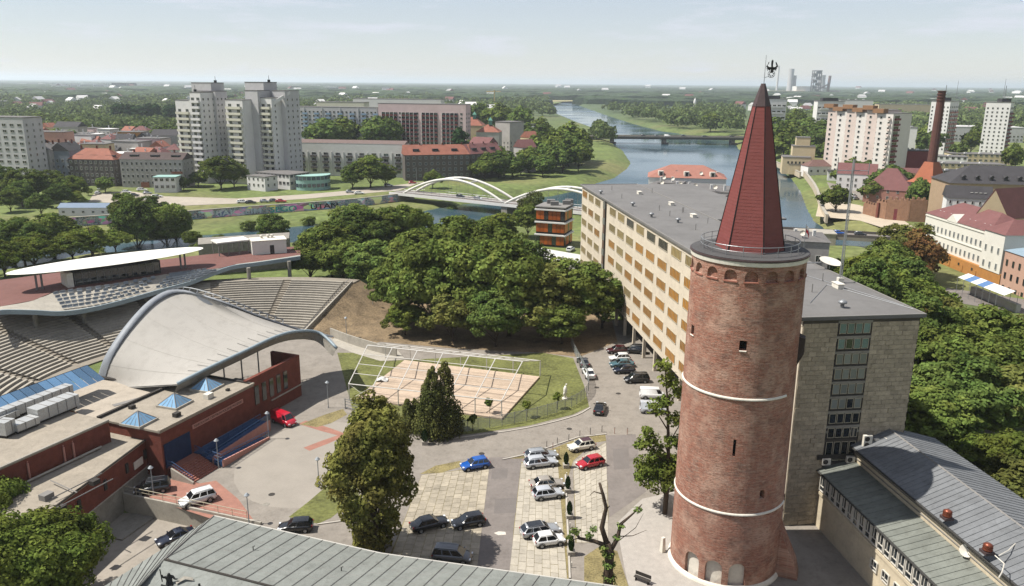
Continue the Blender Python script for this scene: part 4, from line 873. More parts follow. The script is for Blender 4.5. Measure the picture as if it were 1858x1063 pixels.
# rear flat roof to the stage edge
b = MB(); b.prism([(0, 10.8), (18, 10.8), (14.5, 16), (12.5, 27), (4, 27), (2, 17), (-3, 15.5), (-3, 10.8)], 0, 5.6); b.build('rear_wall', m_brick, hall)
b = MB(); b.prism([(0, 10.8), (18.1, 10.8), (14.6, 16), (12.6, 27.1), (4, 27.1), (2, 17), (-3, 15.5), (-3, 10.8)], 5.601, 5.75); b.build('rear_roof', M('beige_roof', '#a3998b', var=.13, scale=.3, dirt=.3), hall)
b = MB(); b.tube([(14.6, 16, 6.05), (13.2, 20, 6.05), (12.6, 27, 6.05)], .22, 6); b.build('rear_parapet', m_wind, hall); b = MB(); b.box((8, 13.6, 5.78), (.9, 5, .05), rz=1.2); b.build('roof_drain_strip', m_trim, hall)
# left wing (lower roof) and the raised plant hall with its equipment
wgo = obj('front_wing', None, hall)
def hl(px, py, z):
    v = Vector(G(px, py, z)) - HP; return (v.dot(hd), v.dot(Vector((-hd.y, hd.x))))
W0, W1 = hl(280, 786, 5), hl(80, 935, 5); wdv = (Vector(W1) - Vector(W0)).normalized(); wn = Vector((wdv.y, -wdv.x)) * -1
if wn.y < 0: wn = -wn
W2 = tuple(Vector(W1) + wdv * 8 + wn * 9.5); W3 = tuple(Vector(W0) + wn * 9.5); W1b = tuple(Vector(W1) + wdv * 8)
b = MB(); b.prism([W0, W1b, W2, W3], 1.3, 4.8); b.build('brick_wall', m_brick, wgo); b = MB(); b.prism([W0, W1b, W2, W3], 4.801, 5.0); b.build('wing_roof', m_rooft, wgo)
Wd = [tuple(Vector(W0) + wn * .15), tuple(Vector(W1b) + wn * .15), tuple(Vector(W2)), tuple(Vector(W3))]
b = MB(); b.prism(Wd, -3, 1.298); b.build('plinth', m_concd, wgo)
b = MB(); b.tube([(*W0, 5.06), (*W1b, 5.06)], .12, 5); b.build('roof_trim', m_wind, wgo)
b = MB(); b.tube([(*W0, 1.3), (*W1b, 1.3)], .1, 5); b.build('base_trim', m_conc, wgo)
for f_ in (.12, .3, .5, .72):
    p = Vector(W0) + wdv * f_ * 22; b = MB(); b.box((p.x, p.y, 3.2), (.5, .3, 1.3), rz=math.atan2(wdv.y, wdv.x)); b.build('slit_window', m_wind, wgo)
p = Vector(W0) + wdv * 4.2 - wn * .06; b = MB(); b.box((p.x, p.y, 2.7), (1.9, .1, 1.0), rz=math.atan2(wdv.y, wdv.x)); b.build('wall_sign', m_white, wgo)
for px, py, s in ((85, 905, 1.0), (172, 878, .8), (112, 925, .7)):
    q = hl(px, py, 5); b = MB(); b.box((*q, 5 + s * .35), (s * 1.2, s, s * .7)); b.build('roof_box', m_trim if s > .9 else m_wind, wgo)
for (a, c) in (((95, 905), (185, 860)), ((100, 925), (205, 870)), ((92, 873), (140, 895))):
    b = MB(); b.tube([(*hl(*a, 5.4), 5.5), (*hl(*c, 5.4), 5.5)], .07, 5); b.build('roof_pipe', m_trim, wgo)
H0, H1 = Vector(hl(197, 763, 8)), Vector(hl(0, 850, 8)); hdv = (H1 - H0).normalized(); hn = Vector((-hdv.y, hdv.x))
if hn.y < 0: hn = -hn
pl = obj('plant_hall', None, hall); pc = [tuple(H0), tuple(H0 + hdv * 34), tuple(H0 + hdv * 34 + hn * 14), tuple(H0 + hn * 14)]
b = MB(); b.prism(pc, 0, 7.8); b.build('brick_wall', m_brick, pl); b = MB(); b.prism(pc, 7.801, 8.0); b.build('plant_roof', m_rooft, pl)
b = MB(); b.tube([(*pc[0], 8.08), (*pc[1], 8.08)], .16, 5); b.build('roof_trim', m_conc, pl)
for f_ in (5.5, 6.8, 11.5):
    p = H0 + hdv * f_ - hn * .15; b = MB(); b.tube([(p.x, p.y, 5), (p.x, p.y, 7.2), (p.x + .1, p.y + .2, 7.4)], .12, 6); b.build('pipe', m_pinkw, pl)
q0, q1 = H0 + hdv * 2 - hn * .6, H0 + hdv * 20 - hn * .6; b = MB(); b.tube([(q0.x, q0.y, 5.3), (q1.x, q1.y, 5.3)], .14, 6); b.build('pipe', m_conc, pl)
def hloc(px, py, z):
    u, w = hl(px, py, z); v = HP + hd * u + Vector((-hd.y, hd.x)) * w; return (v.x, v.y, z)
ha = math.atan2(hd.y, hd.x) + math.atan2(hdv.y, hdv.x)
m_duct = M('galvanised_duct', '#b3b4b2', rough=.45, metal=.35, var=.12, dirt=.2)
def duct(px, py, L, w, h, label, extra=0., rz=0.):
    t = thing('ventilation_duct', label, 'duct', hloc(px, py, 8.05), ha + rz, 'ventilation units on the plant hall roof'); b = MB(); b.box((0, 0, .35 + h / 2), (L, w, h)); b.build('casing', m_duct, t)
    for k in range(int(L / 1.3)): b = MB(); b.box((-L / 2 + .6 + 1.3 * k, 0, .35 + h / 2), (.08, w + .08, h + .08)); b.build('flange', m_trim, t)
    b = MB(); b.box((0, 0, .18), (L * .9, w * .8, .34)); b.build('support', m_wind, t)
    b = MB(); b.box((-L / 2 - .02, 0, .35 + h / 2), (.06, w * .7, h * .7)); b.build('grille', m_wind, t)
duct(62, 742, 11, 1.5, 1.3, 'long grey ventilation duct behind the skylight on the plant roof'); duct(100, 752, 6, 2.0, 1.6, 'stubby silver air handling unit with intake hood on the plant roof')
duct(45, 778, 3.0, 1.8, .9, 'flat square condenser unit in front of the long duct'); duct(12, 790, 1.6, 1.6, 1.7, 'upright boxy condenser unit at the roof edge, far left', rz=.2); duct(8, 765, 3.2, 1.8, .8, 'low condenser unit at the left picture edge', rz=.1)
sk = thing('sawtooth_skylight', 'long blue sloping skylight on the plant hall roof', 'skylight', hloc(70, 722, 8.0), ha)
for k in range(14):
    b = MB(); x = -9 + 1.35 * k; b.add([(x, 2.2, 0), (x + 1.28, 2.2, 0), (x + 1.28, -1.2, 1.7), (x, -1.2, 1.7)], [(3, 2, 1, 0)]); b.build('glass_panel', glass('blue_skylight_glass', '#50718f', rough=.15, objvar=.5), sk)
b = MB(); b.add([(-9, -1.6, 0), (10, -1.6, 0), (10, -1.2, 1.75), (-9, -1.2, 1.75), (-9, 2.25, -.02), (10, 2.25, -.02), (-9, -1.5, 0), (10, -1.5, 0)], [(0, 1, 2, 3), (0, 3, 4), (1, 5, 2)]); b.build('skylight_frame', m_wind, sk)
# ---------------- stairs and ramp in front of the hall
ent = thing('entrance_stairs', 'wide red stairs with blue railings up to the brick hall', 'stairs', (HP.x, HP.y, 0), math.atan2(hd.y, hd.x))
m_rstep = M('red_step', '#8d5a4c', var=.18, scale=1)
for k in range(9):
    b = MB(); b.box((2.8, -4.35 + k * .36 + 1.0, (k + 1) * .0775), (4.6, 2.0, (k + 1) * .155)); b.build('step', m_rstep, ent)
def rail(root, pts, h=1.0, n=8, name='railing', mat=None):
    b = MB(); b.tube([(x, y, z + h) for x, y, z in pts], .05, 5); b.tube([(x, y, z + h * .55) for x, y, z in pts], .03, 4)
    for i in range(n + 1):
        u = i / n * (len(pts) - 1); k = min(int(u), len(pts) - 2); p = lerp(pts[k], pts[k + 1], u - k); b.tube([p, (p[0], p[1], p[2] + h)], .035, 4)
    b.build(name, mat or m_bluew, root)
rail(ent, [(.45, -4.4, 0), (.45, -1.0, 1.4), (.45, -.2, 1.4)], n=7); rail(ent, [(5.15, -4.4, 0), (5.15, -1.0, 1.4)], n=5)
b = MB(); b.add([(.35, -4.6, 0), (.35, -1, 0), (.35, -1, 1.6), (.35, -4.6, .3), (.1, -4.6, 0), (.1, -1, 0), (.1, -1, 1.6), (.1, -4.6, .3)], [(0, 1, 2, 3), (7, 6, 5, 4), (3, 2, 6, 7), (0, 3, 7, 4)]); b.build('stair_cheek', m_conc, ent)
rmp = thing('access_ramp', 'long blue-railed access ramp with pink side walls beside the stairs', 'ramp', (HP.x, HP.y, 0), math.atan2(hd.y, hd.x))
m_blf = M('blue_floor', '#2a466b', rough=.6, var=.15)
def slope(root, x0, z0, x1, z1, y0, y1, name, mat):
    b = MB(); b.add([(x0, y0, 0), (x1, y0, 0), (x1, y1, 0), (x0, y1, 0), (x0, y0, z0), (x1, y0, z1), (x1, y1, z1), (x0, y1, z0)], [(4, 5, 6, 7), (0, 1, 5, 4), (1, 2, 6, 5), (2, 3, 7, 6), (3, 0, 4, 7)]); b.build(name, mat, root)
b = MB(); b.box((11.5, -.72, .7), (12.4, 1.4, 1.4)); b.build('platform', m_blf, rmp)
slope(rmp, 5.5, .75, 17.6, 1.39, -3.0, -1.6, 'inner_ramp', m_blf); slope(rmp, 5.5, .74, 15.2, .05, -4.75, -3.3, 'outer_ramp', m_blf)
for y, z0, z1, x1 in ((-4.85, .8, .1, 15.2), (-3.12, .95, 1.5, 17.6)): slope(rmp, 5.45, z0 + .25, x1, z1 + .25, y - .1, y + .1, 'side_wall', m_pinkw)
for pts in ([(5.5, -4.85, .95), (15.2, -4.85, .3)], [(5.5, -3.1, 1.1), (17.6, -3.1, 1.7)], [(5.5, -1.5, 1.4), (17.6, -1.5, 1.4)], [(5.4, -4.8, .9), (5.4, -.2, 1.4)]): rail(rmp, pts, n=12)
# retaining wall of the sunken court
rw = thing('retaining_wall', 'pale concrete retaining wall with handrail above the sunken court', 'wall'); A_, B_ = Vector((*CRT[0], 0)), Vector((*CRT[1], 0)); t_ = (B_ - A_).normalized(); n_ = Vector((t_.y, -t_.x, 0))
b = MB(); b.prism([tuple((A_ + n_ * .02)[:2]), tuple((B_ + t_ * 2 + n_ * .02)[:2]), tuple((B_ + t_ * 2 + n_ * .32)[:2]), tuple((A_ + n_ * .32)[:2])], -2.6, .35); b.build('wall', m_conc, rw)
rail(rw, [tuple(A_ + n_ * .17 + Vector((0, 0, .35))), tuple(B_ + n_ * .17 + Vector((0, 0, .35)))], n=9, mat=m_winw)
b = MB(); c0 = A_ + t_ * .5 + n_ * .4; b.box((c0.x + 1.6, c0.y - 3.2, -2.2), (3.2, 5.5, .12), rz=-.3); b.build('ramp_plate', m_concd, rw)
# ================================================================== tent frame on its deck
dk = [Vector(G(734, 653, .3)), Vector(G(979, 683, .3)), Vector(G(911, 759, .3)), Vector(G(646, 722, .3))]   # NW NE SE SW
deck = thing('timber_deck', 'large pale plank deck on the lawn under the tent frame', 'deck'); m_plank = M('pale_plank', '#b3a08c', var=.14, scale=1, objvar=.12, stretch=(1, 1, 1))
NP = 46
for k in range(NP):
    u0, u1 = k / NP, (k + .93) / NP; a, b2, c, d2 = dk[0].lerp(dk[3], u0), dk[1].lerp(dk[2], u0), dk[1].lerp(dk[2], u1), dk[0].lerp(dk[3], u1)
    b = MB(); b.prism([tuple(a), tuple(b2), tuple(c), tuple(d2)], .02, .3 + rng.uniform(0, .025)); b.build('plank', m_plank, deck)
tent = thing('tent_frame', 'bare white gabled marquee frame standing over the plank deck', 'tent frame'); m_tw = M('white_aluminium', '#c9c6bf', rough=.45, var=.05)
TL, TRr = [Vector(G(700, 650, 0)), Vector(G(634, 726, 0))], [Vector(G(980, 682, 0)), Vector(G(910, 758, 0))]
NB = 6; EH, RH = 2.9, 6.1
def tp(u, v, z): p = (TL[0].lerp(TRr[0], u)).lerp(TL[1].lerp(TRr[1], u), v); return (p.x, p.y, z)
for i in range(NB + 1):
    u = i / NB
    for v in (0, 1): b = MB(); b.tube([tp(u, v, 0), tp(u, v, EH)], .09, 5); b.build('post', m_tw, tent)
    b = MB(); b.tube([tp(u, 0, EH), tp(u, .5, RH)], .09, 5); b.build('rafter', m_tw, tent); b = MB(); b.tube([tp(u, .5, RH), tp(u, 1, EH)], .09, 5); b.build('rafter', m_tw, tent)
for v, z, r in ((0, EH, .09), (1, EH, .09), (.5, RH, .11), (.62, RH - .77, .06), (.75, RH - 1.6, .06), (.87, RH - 2.37, .06), (.25, RH - 1.6, .06)):
    b = MB(); b.tube([tp(0, v, z), tp(1, v, z)], r, 5); b.build('purlin', m_tw, tent)
for u0, u1 in ((0, 1 / NB),):
    b = MB(); b.tube([tp(u0, 1, .1), tp(u1, 1, EH)], .04, 4); b.tube([tp(u1, 1, .1), tp(u0, 1, EH)], .04, 4); b.build('cross_brace', m_tw, tent)
sh = thing('folded_sheet', 'crumpled white sheet lying on the left end of the plank deck', 'sheet', (*G(693, 690, .33), .33))
b = MB(); b.grid([[(-1 + .5 * i + .1 * math.sin(j), -.8 + .4 * j, .12 + .35 * math.sin(i * 2.1 + j) ** 2 * math.sin(math.pi * i / 4) + .05 * j % .1) for i in range(5)] for j in range(5)]); b.build('cloth', M('white_cloth_sheet', '#d5d3ce', var=.05), sh)
# fence of thin panels round the lawn
fn_pts = crspline([G3(796, 789, 0), G3(870, 780, 0), G3(960, 763, 0), G3(1030, 742, 0), G3(1062, 722, 0), G3(1068, 700, 0), G3(1058, 672, 0), G3(1045, 648, 0), G3(1036, 625, 0)], 34)
fence = thing('mesh_fence', 'long pale mesh fence curving round the lawn beside the road', 'fence')
def mesh_mat():
    m = bpy.data.materials.new('wire_mesh'); m.use_nodes = True; N, L = m.node_tree.nodes, m.node_tree.links; bs = N['Principled BSDF']; bs.inputs['Base Color'].default_value = (.30, .34, .33, 1)
    g = N.new('ShaderNodeNewGeometry'); sx = N.new('ShaderNodeSeparateXYZ'); L.new(g.outputs['Position'], sx.inputs[0]); ad = N.new('ShaderNodeMath'); ad.operation = 'ADD'; L.new(sx.outputs[0], ad.inputs[0]); L.new(sx.outputs[1], ad.inputs[1])
    mu = N.new('ShaderNodeMath'); mu.operation = 'MULTIPLY'; mu.inputs[1].default_value = 12; L.new(ad.outputs[0], mu.inputs[0]); fr = N.new('ShaderNodeMath'); fr.operation = 'FRACT'; L.new(mu.outputs[0], fr.inputs[0])
    mz = N.new('ShaderNodeMath'); mz.operation = 'MULTIPLY'; mz.inputs[1].default_value = 6; L.new(sx.outputs[2], mz.inputs[0]); fz = N.new('ShaderNodeMath'); fz.operation = 'FRACT'; L.new(mz.outputs[0], fz.inputs[0])
    mn = N.new('ShaderNodeMath'); mn.operation = 'MINIMUM'; L.new(fr.outputs[0], mn.inputs[0]); L.new(fz.outputs[0], mn.inputs[1]); lt = N.new('ShaderNodeMath'); lt.operation = 'LESS_THAN'; lt.inputs[1].default_value = .22; L.new(mn.outputs[0], lt.inputs[0]); L.new(lt.outputs[0], bs.inputs['Alpha'])
    return m
m_mesh = mesh_mat()
for k in range(33):
    p, q = fn_pts[k], fn_pts[k + 1]; b = MB(); b.tube([p, (p[0], p[1], 2.0)], .05, 5); b.build('post', m_rail, fence)
    b = MB(); b.add([(p[0], p[1], .1), (q[0], q[1], .1), (q[0], q[1], 1.9), (p[0], p[1], 1.9)], [(0, 1, 2, 3)]); b.build('mesh_panel', m_mesh, fence)
    b = MB(); b.tube([(p[0], p[1], 1.9), (q[0], q[1], 1.9)], .025, 4); b.build('top_rail', m_rail, fence)
gate = thing('lawn_gate', 'small grey gate in front of the shaded court corner', 'gate', (*G(640, 745, 0), 0), -.5)
for x in (-1.5, 1.5): b = MB(); b.box((x, 0, .9), (.12, .12, 1.8)); b.build('post', m_rail, gate)
for z in (.3, .8, 1.3, 1.7): b = MB(); b.box((0, 0, z), (2.9, .06, .08)); b.build('rail', m_rail, gate)
# boundary wall between soil and tent
bw = thing('boundary_wall', 'low pale concrete wall running from the seating to the tent', 'wall'); wp = crspline([G3(600, 610, 0), G3(640, 625, 0), G3(690, 640, 0), G3(720, 646, 0)], 8)
for k in range(7):
    p, q = wp[k], wp[k + 1]; t = Vector((q[0] - p[0], q[1] - p[1], 0)); b = MB(); b.box(((p[0] + q[0]) / 2, (p[1] + q[1]) / 2, .9), (t.length - .03, .25, 1.8), rz=math.atan2(t.y, t.x)); b.build('wall_panel', m_conc, bw)
sheet('concrete_path', pxpoly([(600, 600), (640, 612), (722, 636), (735, 652), (690, 655), (640, 640), (604, 625)]), .02, m_conc)
st_ = thing('white_statue', 'white upright bird-like statue on the lawn inside the fence', 'statue', (*G(1025, 724, 0), 0), .6)
b = MB(); b.lathe([(.5, 0), (.48, .25), (.2, .3), (.16, .9)], 10); b.build('plinth', m_white, st_)
b = MB(); b.tube([(0, 0, .8), (.04, 0, 1.3), (.0, 0, 1.9), (.06, 0, 2.35), (.16, 0, 2.6), (.26, 0, 2.62), (.55, 0, 2.52)], [.16, .32, .3, .14, .13, .1, .02], 9); b.tube([(-.1, 0, 1.3), (-.35, 0, .8)], [.18, .05], 7); b.build('figure', M('white_stone', '#d8d4ca', var=.06), st_, smooth=True)
# ================================================================== lamp posts, bollards, planters
m_lamp = M('grey_lamp_metal', '#9ba0a3', rough=.5, metal=.3, var=.05)
def lamp_post(px, py, h, label, z=0., spread=.22):
    t = thing('street_lamp', label, 'street lamp', G3(px, py, z), 0, 'lamp posts round the court'); b = MB(); b.tube([(0, 0, 0), (0, 0, .6), (0, 0, h)], [.1, .07, .055], 7); b.build('pole', m_lamp, t)
    b = MB(); b.lathe([(.1, h - .05), (.3, h + .1), (.34, h + .16), (.12, h + .42), (0, h + .45)], 10); b.build('lamp_head', m_lamp, t)
lamp_post(488, 796, 3.9, 'lamp post at the low end of the blue ramp by the red van'); lamp_post(397, 849, 3.9, 'lamp post beside the red stairs and blue ramp'); lamp_post(279, 899, 3.7, 'lamp post behind the dark minivan near the retaining wall')
lamp_post(452, 950, 3.6, 'lamp post at the bottom roof edge left of the black hatchback'); lamp_post(579, 885, 3.9, 'lamp post at the corner of the small lawn patch'); lamp_post(596, 740, 4.2, 'lamp post in the shade beside the gate'); lamp_post(677, 565, 4.2, 'lamp post on the bare soil below the trees'); lamp_post(629, 612, 4.0, 'lamp post beside the concrete boundary wall')
for i, (px, py) in enumerate([(992, 812), (1011, 806), (1032, 800), (1052, 793), (1071, 788), (1092, 784), (1115, 787), (1138, 788), (1003, 815), (1014, 826)]):
    t = thing('bollard', 'thin grey steel bollard, %s of those along the lane corner' % ORD[[0, 2, 4, 5, 6, 7, 8, 9, 1, 3][i]], 'bollard', G3(px, py, 0), 0, 'steel bollards along the lane'); b = MB(); b.tube([(0, 0, 0), (0, 0, 1.05)], .05, 6); b.build('pole', m_wind if i < 6 else m_redp, t); b = MB(); b.lathe([(.07, 1.0), (.07, 1.08), (0, 1.12)], 8); b.build('cap', m_trim, t)
# ================================================================== cars
m_tyre = M('tyre_rubber', '#161616', rough=.8, var=.05); m_rim = M('alloy_rim', '#9a9c9e', rough=.35, metal=.7, var=.05); m_cgl = glass('car_glass', '#15191d', rough=.04, objvar=.1)
m_hl = M('headlight', '#cfd3d6', rough=.1, var=.02, spec=.9); m_tl = M('tail_light', '#8f1519', rough=.2, var=.05); m_plate = M('number_plate', '#d5d5d0', var=.03); m_trimb = M('black_trim', '#171719', rough=.5, var=.05)
def paint(name, c, metal=.0):
    m = M('paint_' + name, c, rough=.28, var=.02, scale=.5, spec=.6, metal=metal); m.node_tree.nodes['Principled BSDF'].inputs['Coat Weight'].default_value = .5; return m
PNT = {k: paint(k, *v) for k, v in dict(silver=('#a3a6a8', .35), white=('#d9d9d6',), cream=('#d3cdbd',), red=('#a3121f',), van_red=('#b3142a',), blue=('#0f4f9e',), black=('#0c0d10',), navy=('#0f1729',), grey=('#55575b', .3), beige=('#a79f93', .3), teal=('#4f7079', .3), maroon=('#3f1418',), dark=('#1c2025',), pale=('#b9bcc0', .2)).items()}
TYPES = dict(  # L, W, H, belt, windscreen foot, roof front, roof rear, rear window foot (fractions of L from the nose), boot height
    hatch=(4.0, 1.74, 1.48, .92, .27, .44, .88, .985, .93), wagon=(4.7, 1.8, 1.48, .93, .27, .43, .87, .985, .95), sedan=(4.6, 1.78, 1.44, .92, .27, .43, .72, .86, .98),
    suv=(4.35, 1.84, 1.7, 1.06, .24, .38, .92, .99, 1.06), mini=(3.6, 1.64, 1.5, .92, .24, .42, .84, .98, .92), mpv=(4.4, 1.8, 1.7, 1.0, .18, .36, .93, .99, 1.0), van=(4.9, 1.95, 2.05, 1.12, .15, .27, .98, .995, 1.12), coupe=(4.4, 1.78, 1.36, .9, .31, .48, .70, .84, .95))
CARM = {}
def car_meshes(ty):
    if ty in CARM: return CARM[ty]
    L, Wd, H, belt, ws, rf, rr, rb, boot = TYPES[ty]; w = Wd / 2; st = []
    n = 18
    for i in range(n + 1):
        u = i / n; x = L * (.5 - u)
        if u < ws: t = u / ws; zt = .62 + (belt - .66) * (t ** .55) if ty != 'van' else .75 + (belt - .75) * t ** .6
        elif u < rb: zt = belt + .01
        else: zt = boot - (u - rb) / (1 - rb + 1e-6) * .12
        if i == 0: zt = .58
        zb = .28 if 0 < i < n else .34; e = min(u, 1 - u); wk = w * (1 - .22 * max(0, 1 - e / .10) ** 2)
        if i == n: zt = min(zt, boot - .1)
        st.append([(x, -wk * .8, zb), (x, -wk * .96, zb + .1), (x, -wk, zb + .28), (x, -wk * .99, max(zt - .16, zb + .3)), (x, -wk * .9, zt - .03), (x, -wk * .5, zt + .02), (x, 0, zt + .03), (x, wk * .5, zt + .02), (x, wk * .9, zt - .03), (x, wk * .99, max(zt - .16, zb + .3)), (x, wk, zb + .28), (x, wk * .96, zb + .1), (x, wk * .8, zb)])
    body = MB(); body.grid(st); body.add(st[0], [tuple(range(13))]); body.add(st[-1], [tuple(range(12, -1, -1))])
    # greenhouse: pillars and roof in body colour, glass panels set slightly proud
    x0, x1, x2, x3 = [L * (.5 - q) for q in (ws, rf, rr, rb)]; wb, wt = w * .9, w * .70; zb, zt = belt - .02, H
    B = [(x0, -wb, zb), (x0, wb, zb), (x3, wb, zb), (x3, -wb, zb)]; T = [(x1, -wt, zt - .05), (x1, wt, zt - .05), (x2, wt, zt - .05), (x2, -wt, zt - .05)]
    xm = (x1 + x2) / 2
    body.add(B + T, [(0, 1, 5, 4), (1, 2, 6, 5), (2, 3, 7, 6), (3, 0, 4, 7)])
    body.grid([[(x1, y * wt, zt - .05), (x1 - .12, y * wt * .96, zt - .01 + .02 * (1 - y * y)), (xm, y * wt * .97, zt + .03 * (1 - y * y)), (x2 + .1, y * wt * .96, zt - .01 + .02 * (1 - y * y)), (x2, y * wt, zt - .05)] for y in (-1, -.6, 0, .6, 1)])
    G_ = {}
    def gl(P, m=.06, o=.012):
        P = [Vector(p) for p in P]; c = sum(P, Vector()) / len(P); nn = (P[1] - P[0]).cross(P[2] - P[0]).normalized(); b = MB(); b.add([p + (c - p).normalized() * m * min(1.6, (c - p).length) + nn * o for p in P], [tuple(range(len(P)))]); b.add([p + (c - p).normalized() * m * min(1.6, (c - p).length) - nn * o for p in P], [tuple(range(len(P) - 1, -1, -1))]); return b
    G_['windscreen'] = [gl([B[0], B[1], T[1], T[0]], .12)]; G_['rear_window'] = [gl([B[2], B[3], T[3], T[2]], .13)] if ty != 'van' else [gl([B[2], B[3], T[3], T[2]], .3)]
    sw = []
    def at(s, u, v):
        lo = lerp(B[0 if s < 0 else 1], B[3 if s < 0 else 2], u); hi = lerp(T[0 if s < 0 else 1], T[3 if s < 0 else 2], u); return lerp(lo, hi, v)
    cuts = [(.0, .34), (.36, .66), (.68, .97)] if ty != 'van' else [(.0, .2)]
    if ty in ('mini', 'coupe'): cuts = [(.0, .5), (.53, .95)]
    for s in (-1, 1):
        for a, c in cuts:
            P = [at(s, a, .08), at(s, c, .08), at(s, c, .9), at(s, a, .9)]
            sw.append(gl(P if s < 0 else P[::-1], .04))
    G_['side_window'] = sw
    def wheel():
        b = MB(); r = .32 if ty not in ('suv', 'van') else .36; pr = [(.0, -.1), (r * .62, -.1)]; V = MB()
        V.lathe([(r * .6, -.1), (r * .93, -.11), (r, -.07), (r, .07), (r * .93, .11), (r * .6, .1)], 16); ty_ = V
        rm = MB(); rm.lathe([(0, .085), (r * .12, .1), (r * .55, .08), (r * .62, .1), (r * .62, -.1), (0, -.09)], 10)
        return ty_, rm
    tyre, rim = wheel(); tm, rm = tyre.mesh('tyre', m_tyre, True), rim.mesh('rim', m_rim)
    CARM[ty] = (body, {k: [q.mesh(k, m_cgl) for q in v] for k, v in G_.items()}, tm, rm, (L, w, H, belt)); return CARM[ty]
BODYM = {}
def car(px, py, hdg, ty, col, label, z=0., far=False, xyz=None, roof=None, sc=1.):
    body, gls, tm, rm, (L, w, H, belt) = car_meshes(ty); loc = xyz or G3(px, py, z)
    t = thing('parked_car', label, 'van' if ty == 'van' else 'car', loc, R(hdg), None, sc)
    k = (ty, col)
    if k not in BODYM: BODYM[k] = body.mesh('body', PNT[col], True)
    obj('body', BODYM[k], t)
    for nm, ms in gls.items():
        for m in ms: obj(nm, m, t)
    r = .32 if ty not in ('suv', 'van') else .36
    for x in (L * .31, -L * .29):
        for s in (-1, 1):
            o = obj('wheel', None, t, (x, s * (w - .09), r)); o.rotation_euler = (R(-90) * s, 0, 0); obj('tyre', tm, o); obj('rim', rm, o)
            if not far: a = MB(); a.lathe([(r + .02, .0), (r + .09, .0)], 12); q = a.build('wheel_arch', m_trimb, t, (x, s * (w + .004), r + .02)); q.rotation_euler = (R(90), 0, 0)
    if not far:
        for s in (-1, 1):
            b = MB(); b.box((L / 2 - .14, s * w * .70, .66), (.22, .34, .14)); b.build('headlight', m_hl, t); b = MB(); b.box((-L / 2 + .08, s * w * .72, .82), (.14, .26, .2)); b.build('tail_light', m_tl, t)
            b = MB(); b.box((L * (.5 - TYPES[ty][4]) - .25, s * (w + .09), belt + .06), (.14, .2, .13)); b.build('mirror', PNT[col], t)
        b = MB(); b.box((L / 2 + .005, 0, .46), (.03, w * 1.1, .16)); b.build('grille', m_trimb, t); b = MB(); b.box((L / 2 + .02, 0, .38), (.03, .5, .11)); b.build('number_plate', m_plate, t); b = MB(); b.box((-L / 2 - .01, 0, .62), (.03, .5, .11)); b.build('number_plate', m_plate, t)
        if roof: rl, rc = roof; x1, x2 = L * (.5 - TYPES[ty][5]) - .15, L * (.5 - TYPES[ty][6]) + .15; b = MB(); b.box(((x1 + x2) / 2, 0, H + .025), (x1 - x2, w * 1.2, .04)); b.build(rl, rc, t)
        if ty in ('suv', 'mpv', 'wagon'):
            for s in (-1, 1): b = MB(); b.tube([(L * (.5 - TYPES[ty][5]) - .2, s * w * .62, H + .06), (L * (.5 - TYPES[ty][6]) + .3, s * w * .62, H + .06)], .025, 4); b.build('roof_rail', m_rim, t)
    return t
car(862, 849, 202, 'hatch', 'blue', 'bright blue hatchback parked alone at the top of the left slab bays')
car(982, 832, 14, 'wagon', 'silver', 'silver estate car farthest back in the middle row, beside the bollards'); car(981, 845, 16, 'wagon', 'pale', 'pale silver estate car second from the back of the middle row')
car(1055, 815, 201, 'hatch', 'cream', 'cream hatchback with dark red roof beside the dry grass', roof=('roof_panel', PNT['maroon'])); car(1071, 846, 206, 'hatch', 'red', 'red hatchback parked below the cream two-tone one')
car(992, 884, 11, 'sedan', 'beige', 'grey-beige saloon in the middle row above the small silver hatchback'); car(994, 902, 15, 'hatch', 'pale', 'small silver hatchback directly below the grey-beige saloon')
car(980, 969, 18, 'wagon', 'silver', 'silver estate car with sunroof beside the white city car', roof=('sunroof', m_cgl)); car(996, 987, 14, 'mini', 'white', 'small white city car at the near end of the middle row')
car(779, 957, 27, 'sedan', 'black', 'black saloon with rear lights towards the big ivy-covered tree'); car(850, 953, 199, 'hatch', 'black', 'black hatchback facing left beside the asphalt lane')
car(821, 1016, -8, 'mpv', 'grey', 'dark grey people carrier at the bottom roof edge'); car(537, 962, 187, 'hatch', 'black', 'black hatchback beside the small lawn patch')
car(319, 981, 221, 'coupe', 'navy', 'dark navy coupe parked in the sunken court', z=-2.29); car(359, 912, 218, 'suv', 'white', 'white compact off-roader by the red stairs'); car(277, 892, 202, 'mpv', 'dark', 'dark minivan under the brick wall beside the lamp post')
car(515, 768, -36, 'van', 'van_red', 'red van parked by the blue ramp', sc=.92); car(1088, 746, 78, 'coupe', 'black', 'black car on the road at the fence bend'); car(1155, 693, 186, 'mpv', 'black', 'black people carrier beside the office arcade'); car(1184, 722, -3, 'van', 'white', 'white delivery van partly behind the slender tree', sc=.9)
car(1132, 676, 188, 'hatch', 'navy', 'navy hatchback in the shade next to the black people carrier'); car(1128, 665, 187, 'sedan', 'teal', 'blue-grey saloon parked in the shade between navy and white cars'); car(1124, 654, 187, 'hatch', 'white', 'white hatchback in the shaded row by the arcade'); car(1119, 640, 187, 'hatch', 'maroon', 'dark maroon car in the shade at the far end of the row')
car(1068, 682, 97, 'sedan', 'white', 'white saloon parked nose to tail along the fence'); car(1058, 662, 97, 'sedan', 'grey', 'grey car in the shade along the fence behind the white saloon'); car(1152, 640, 170, 'suv', 'black', 'black car under the office arcade')
car(1186, 748, -2, 'van', 'pale', 'pale van nearest the tower behind the slender tree', sc=.92)
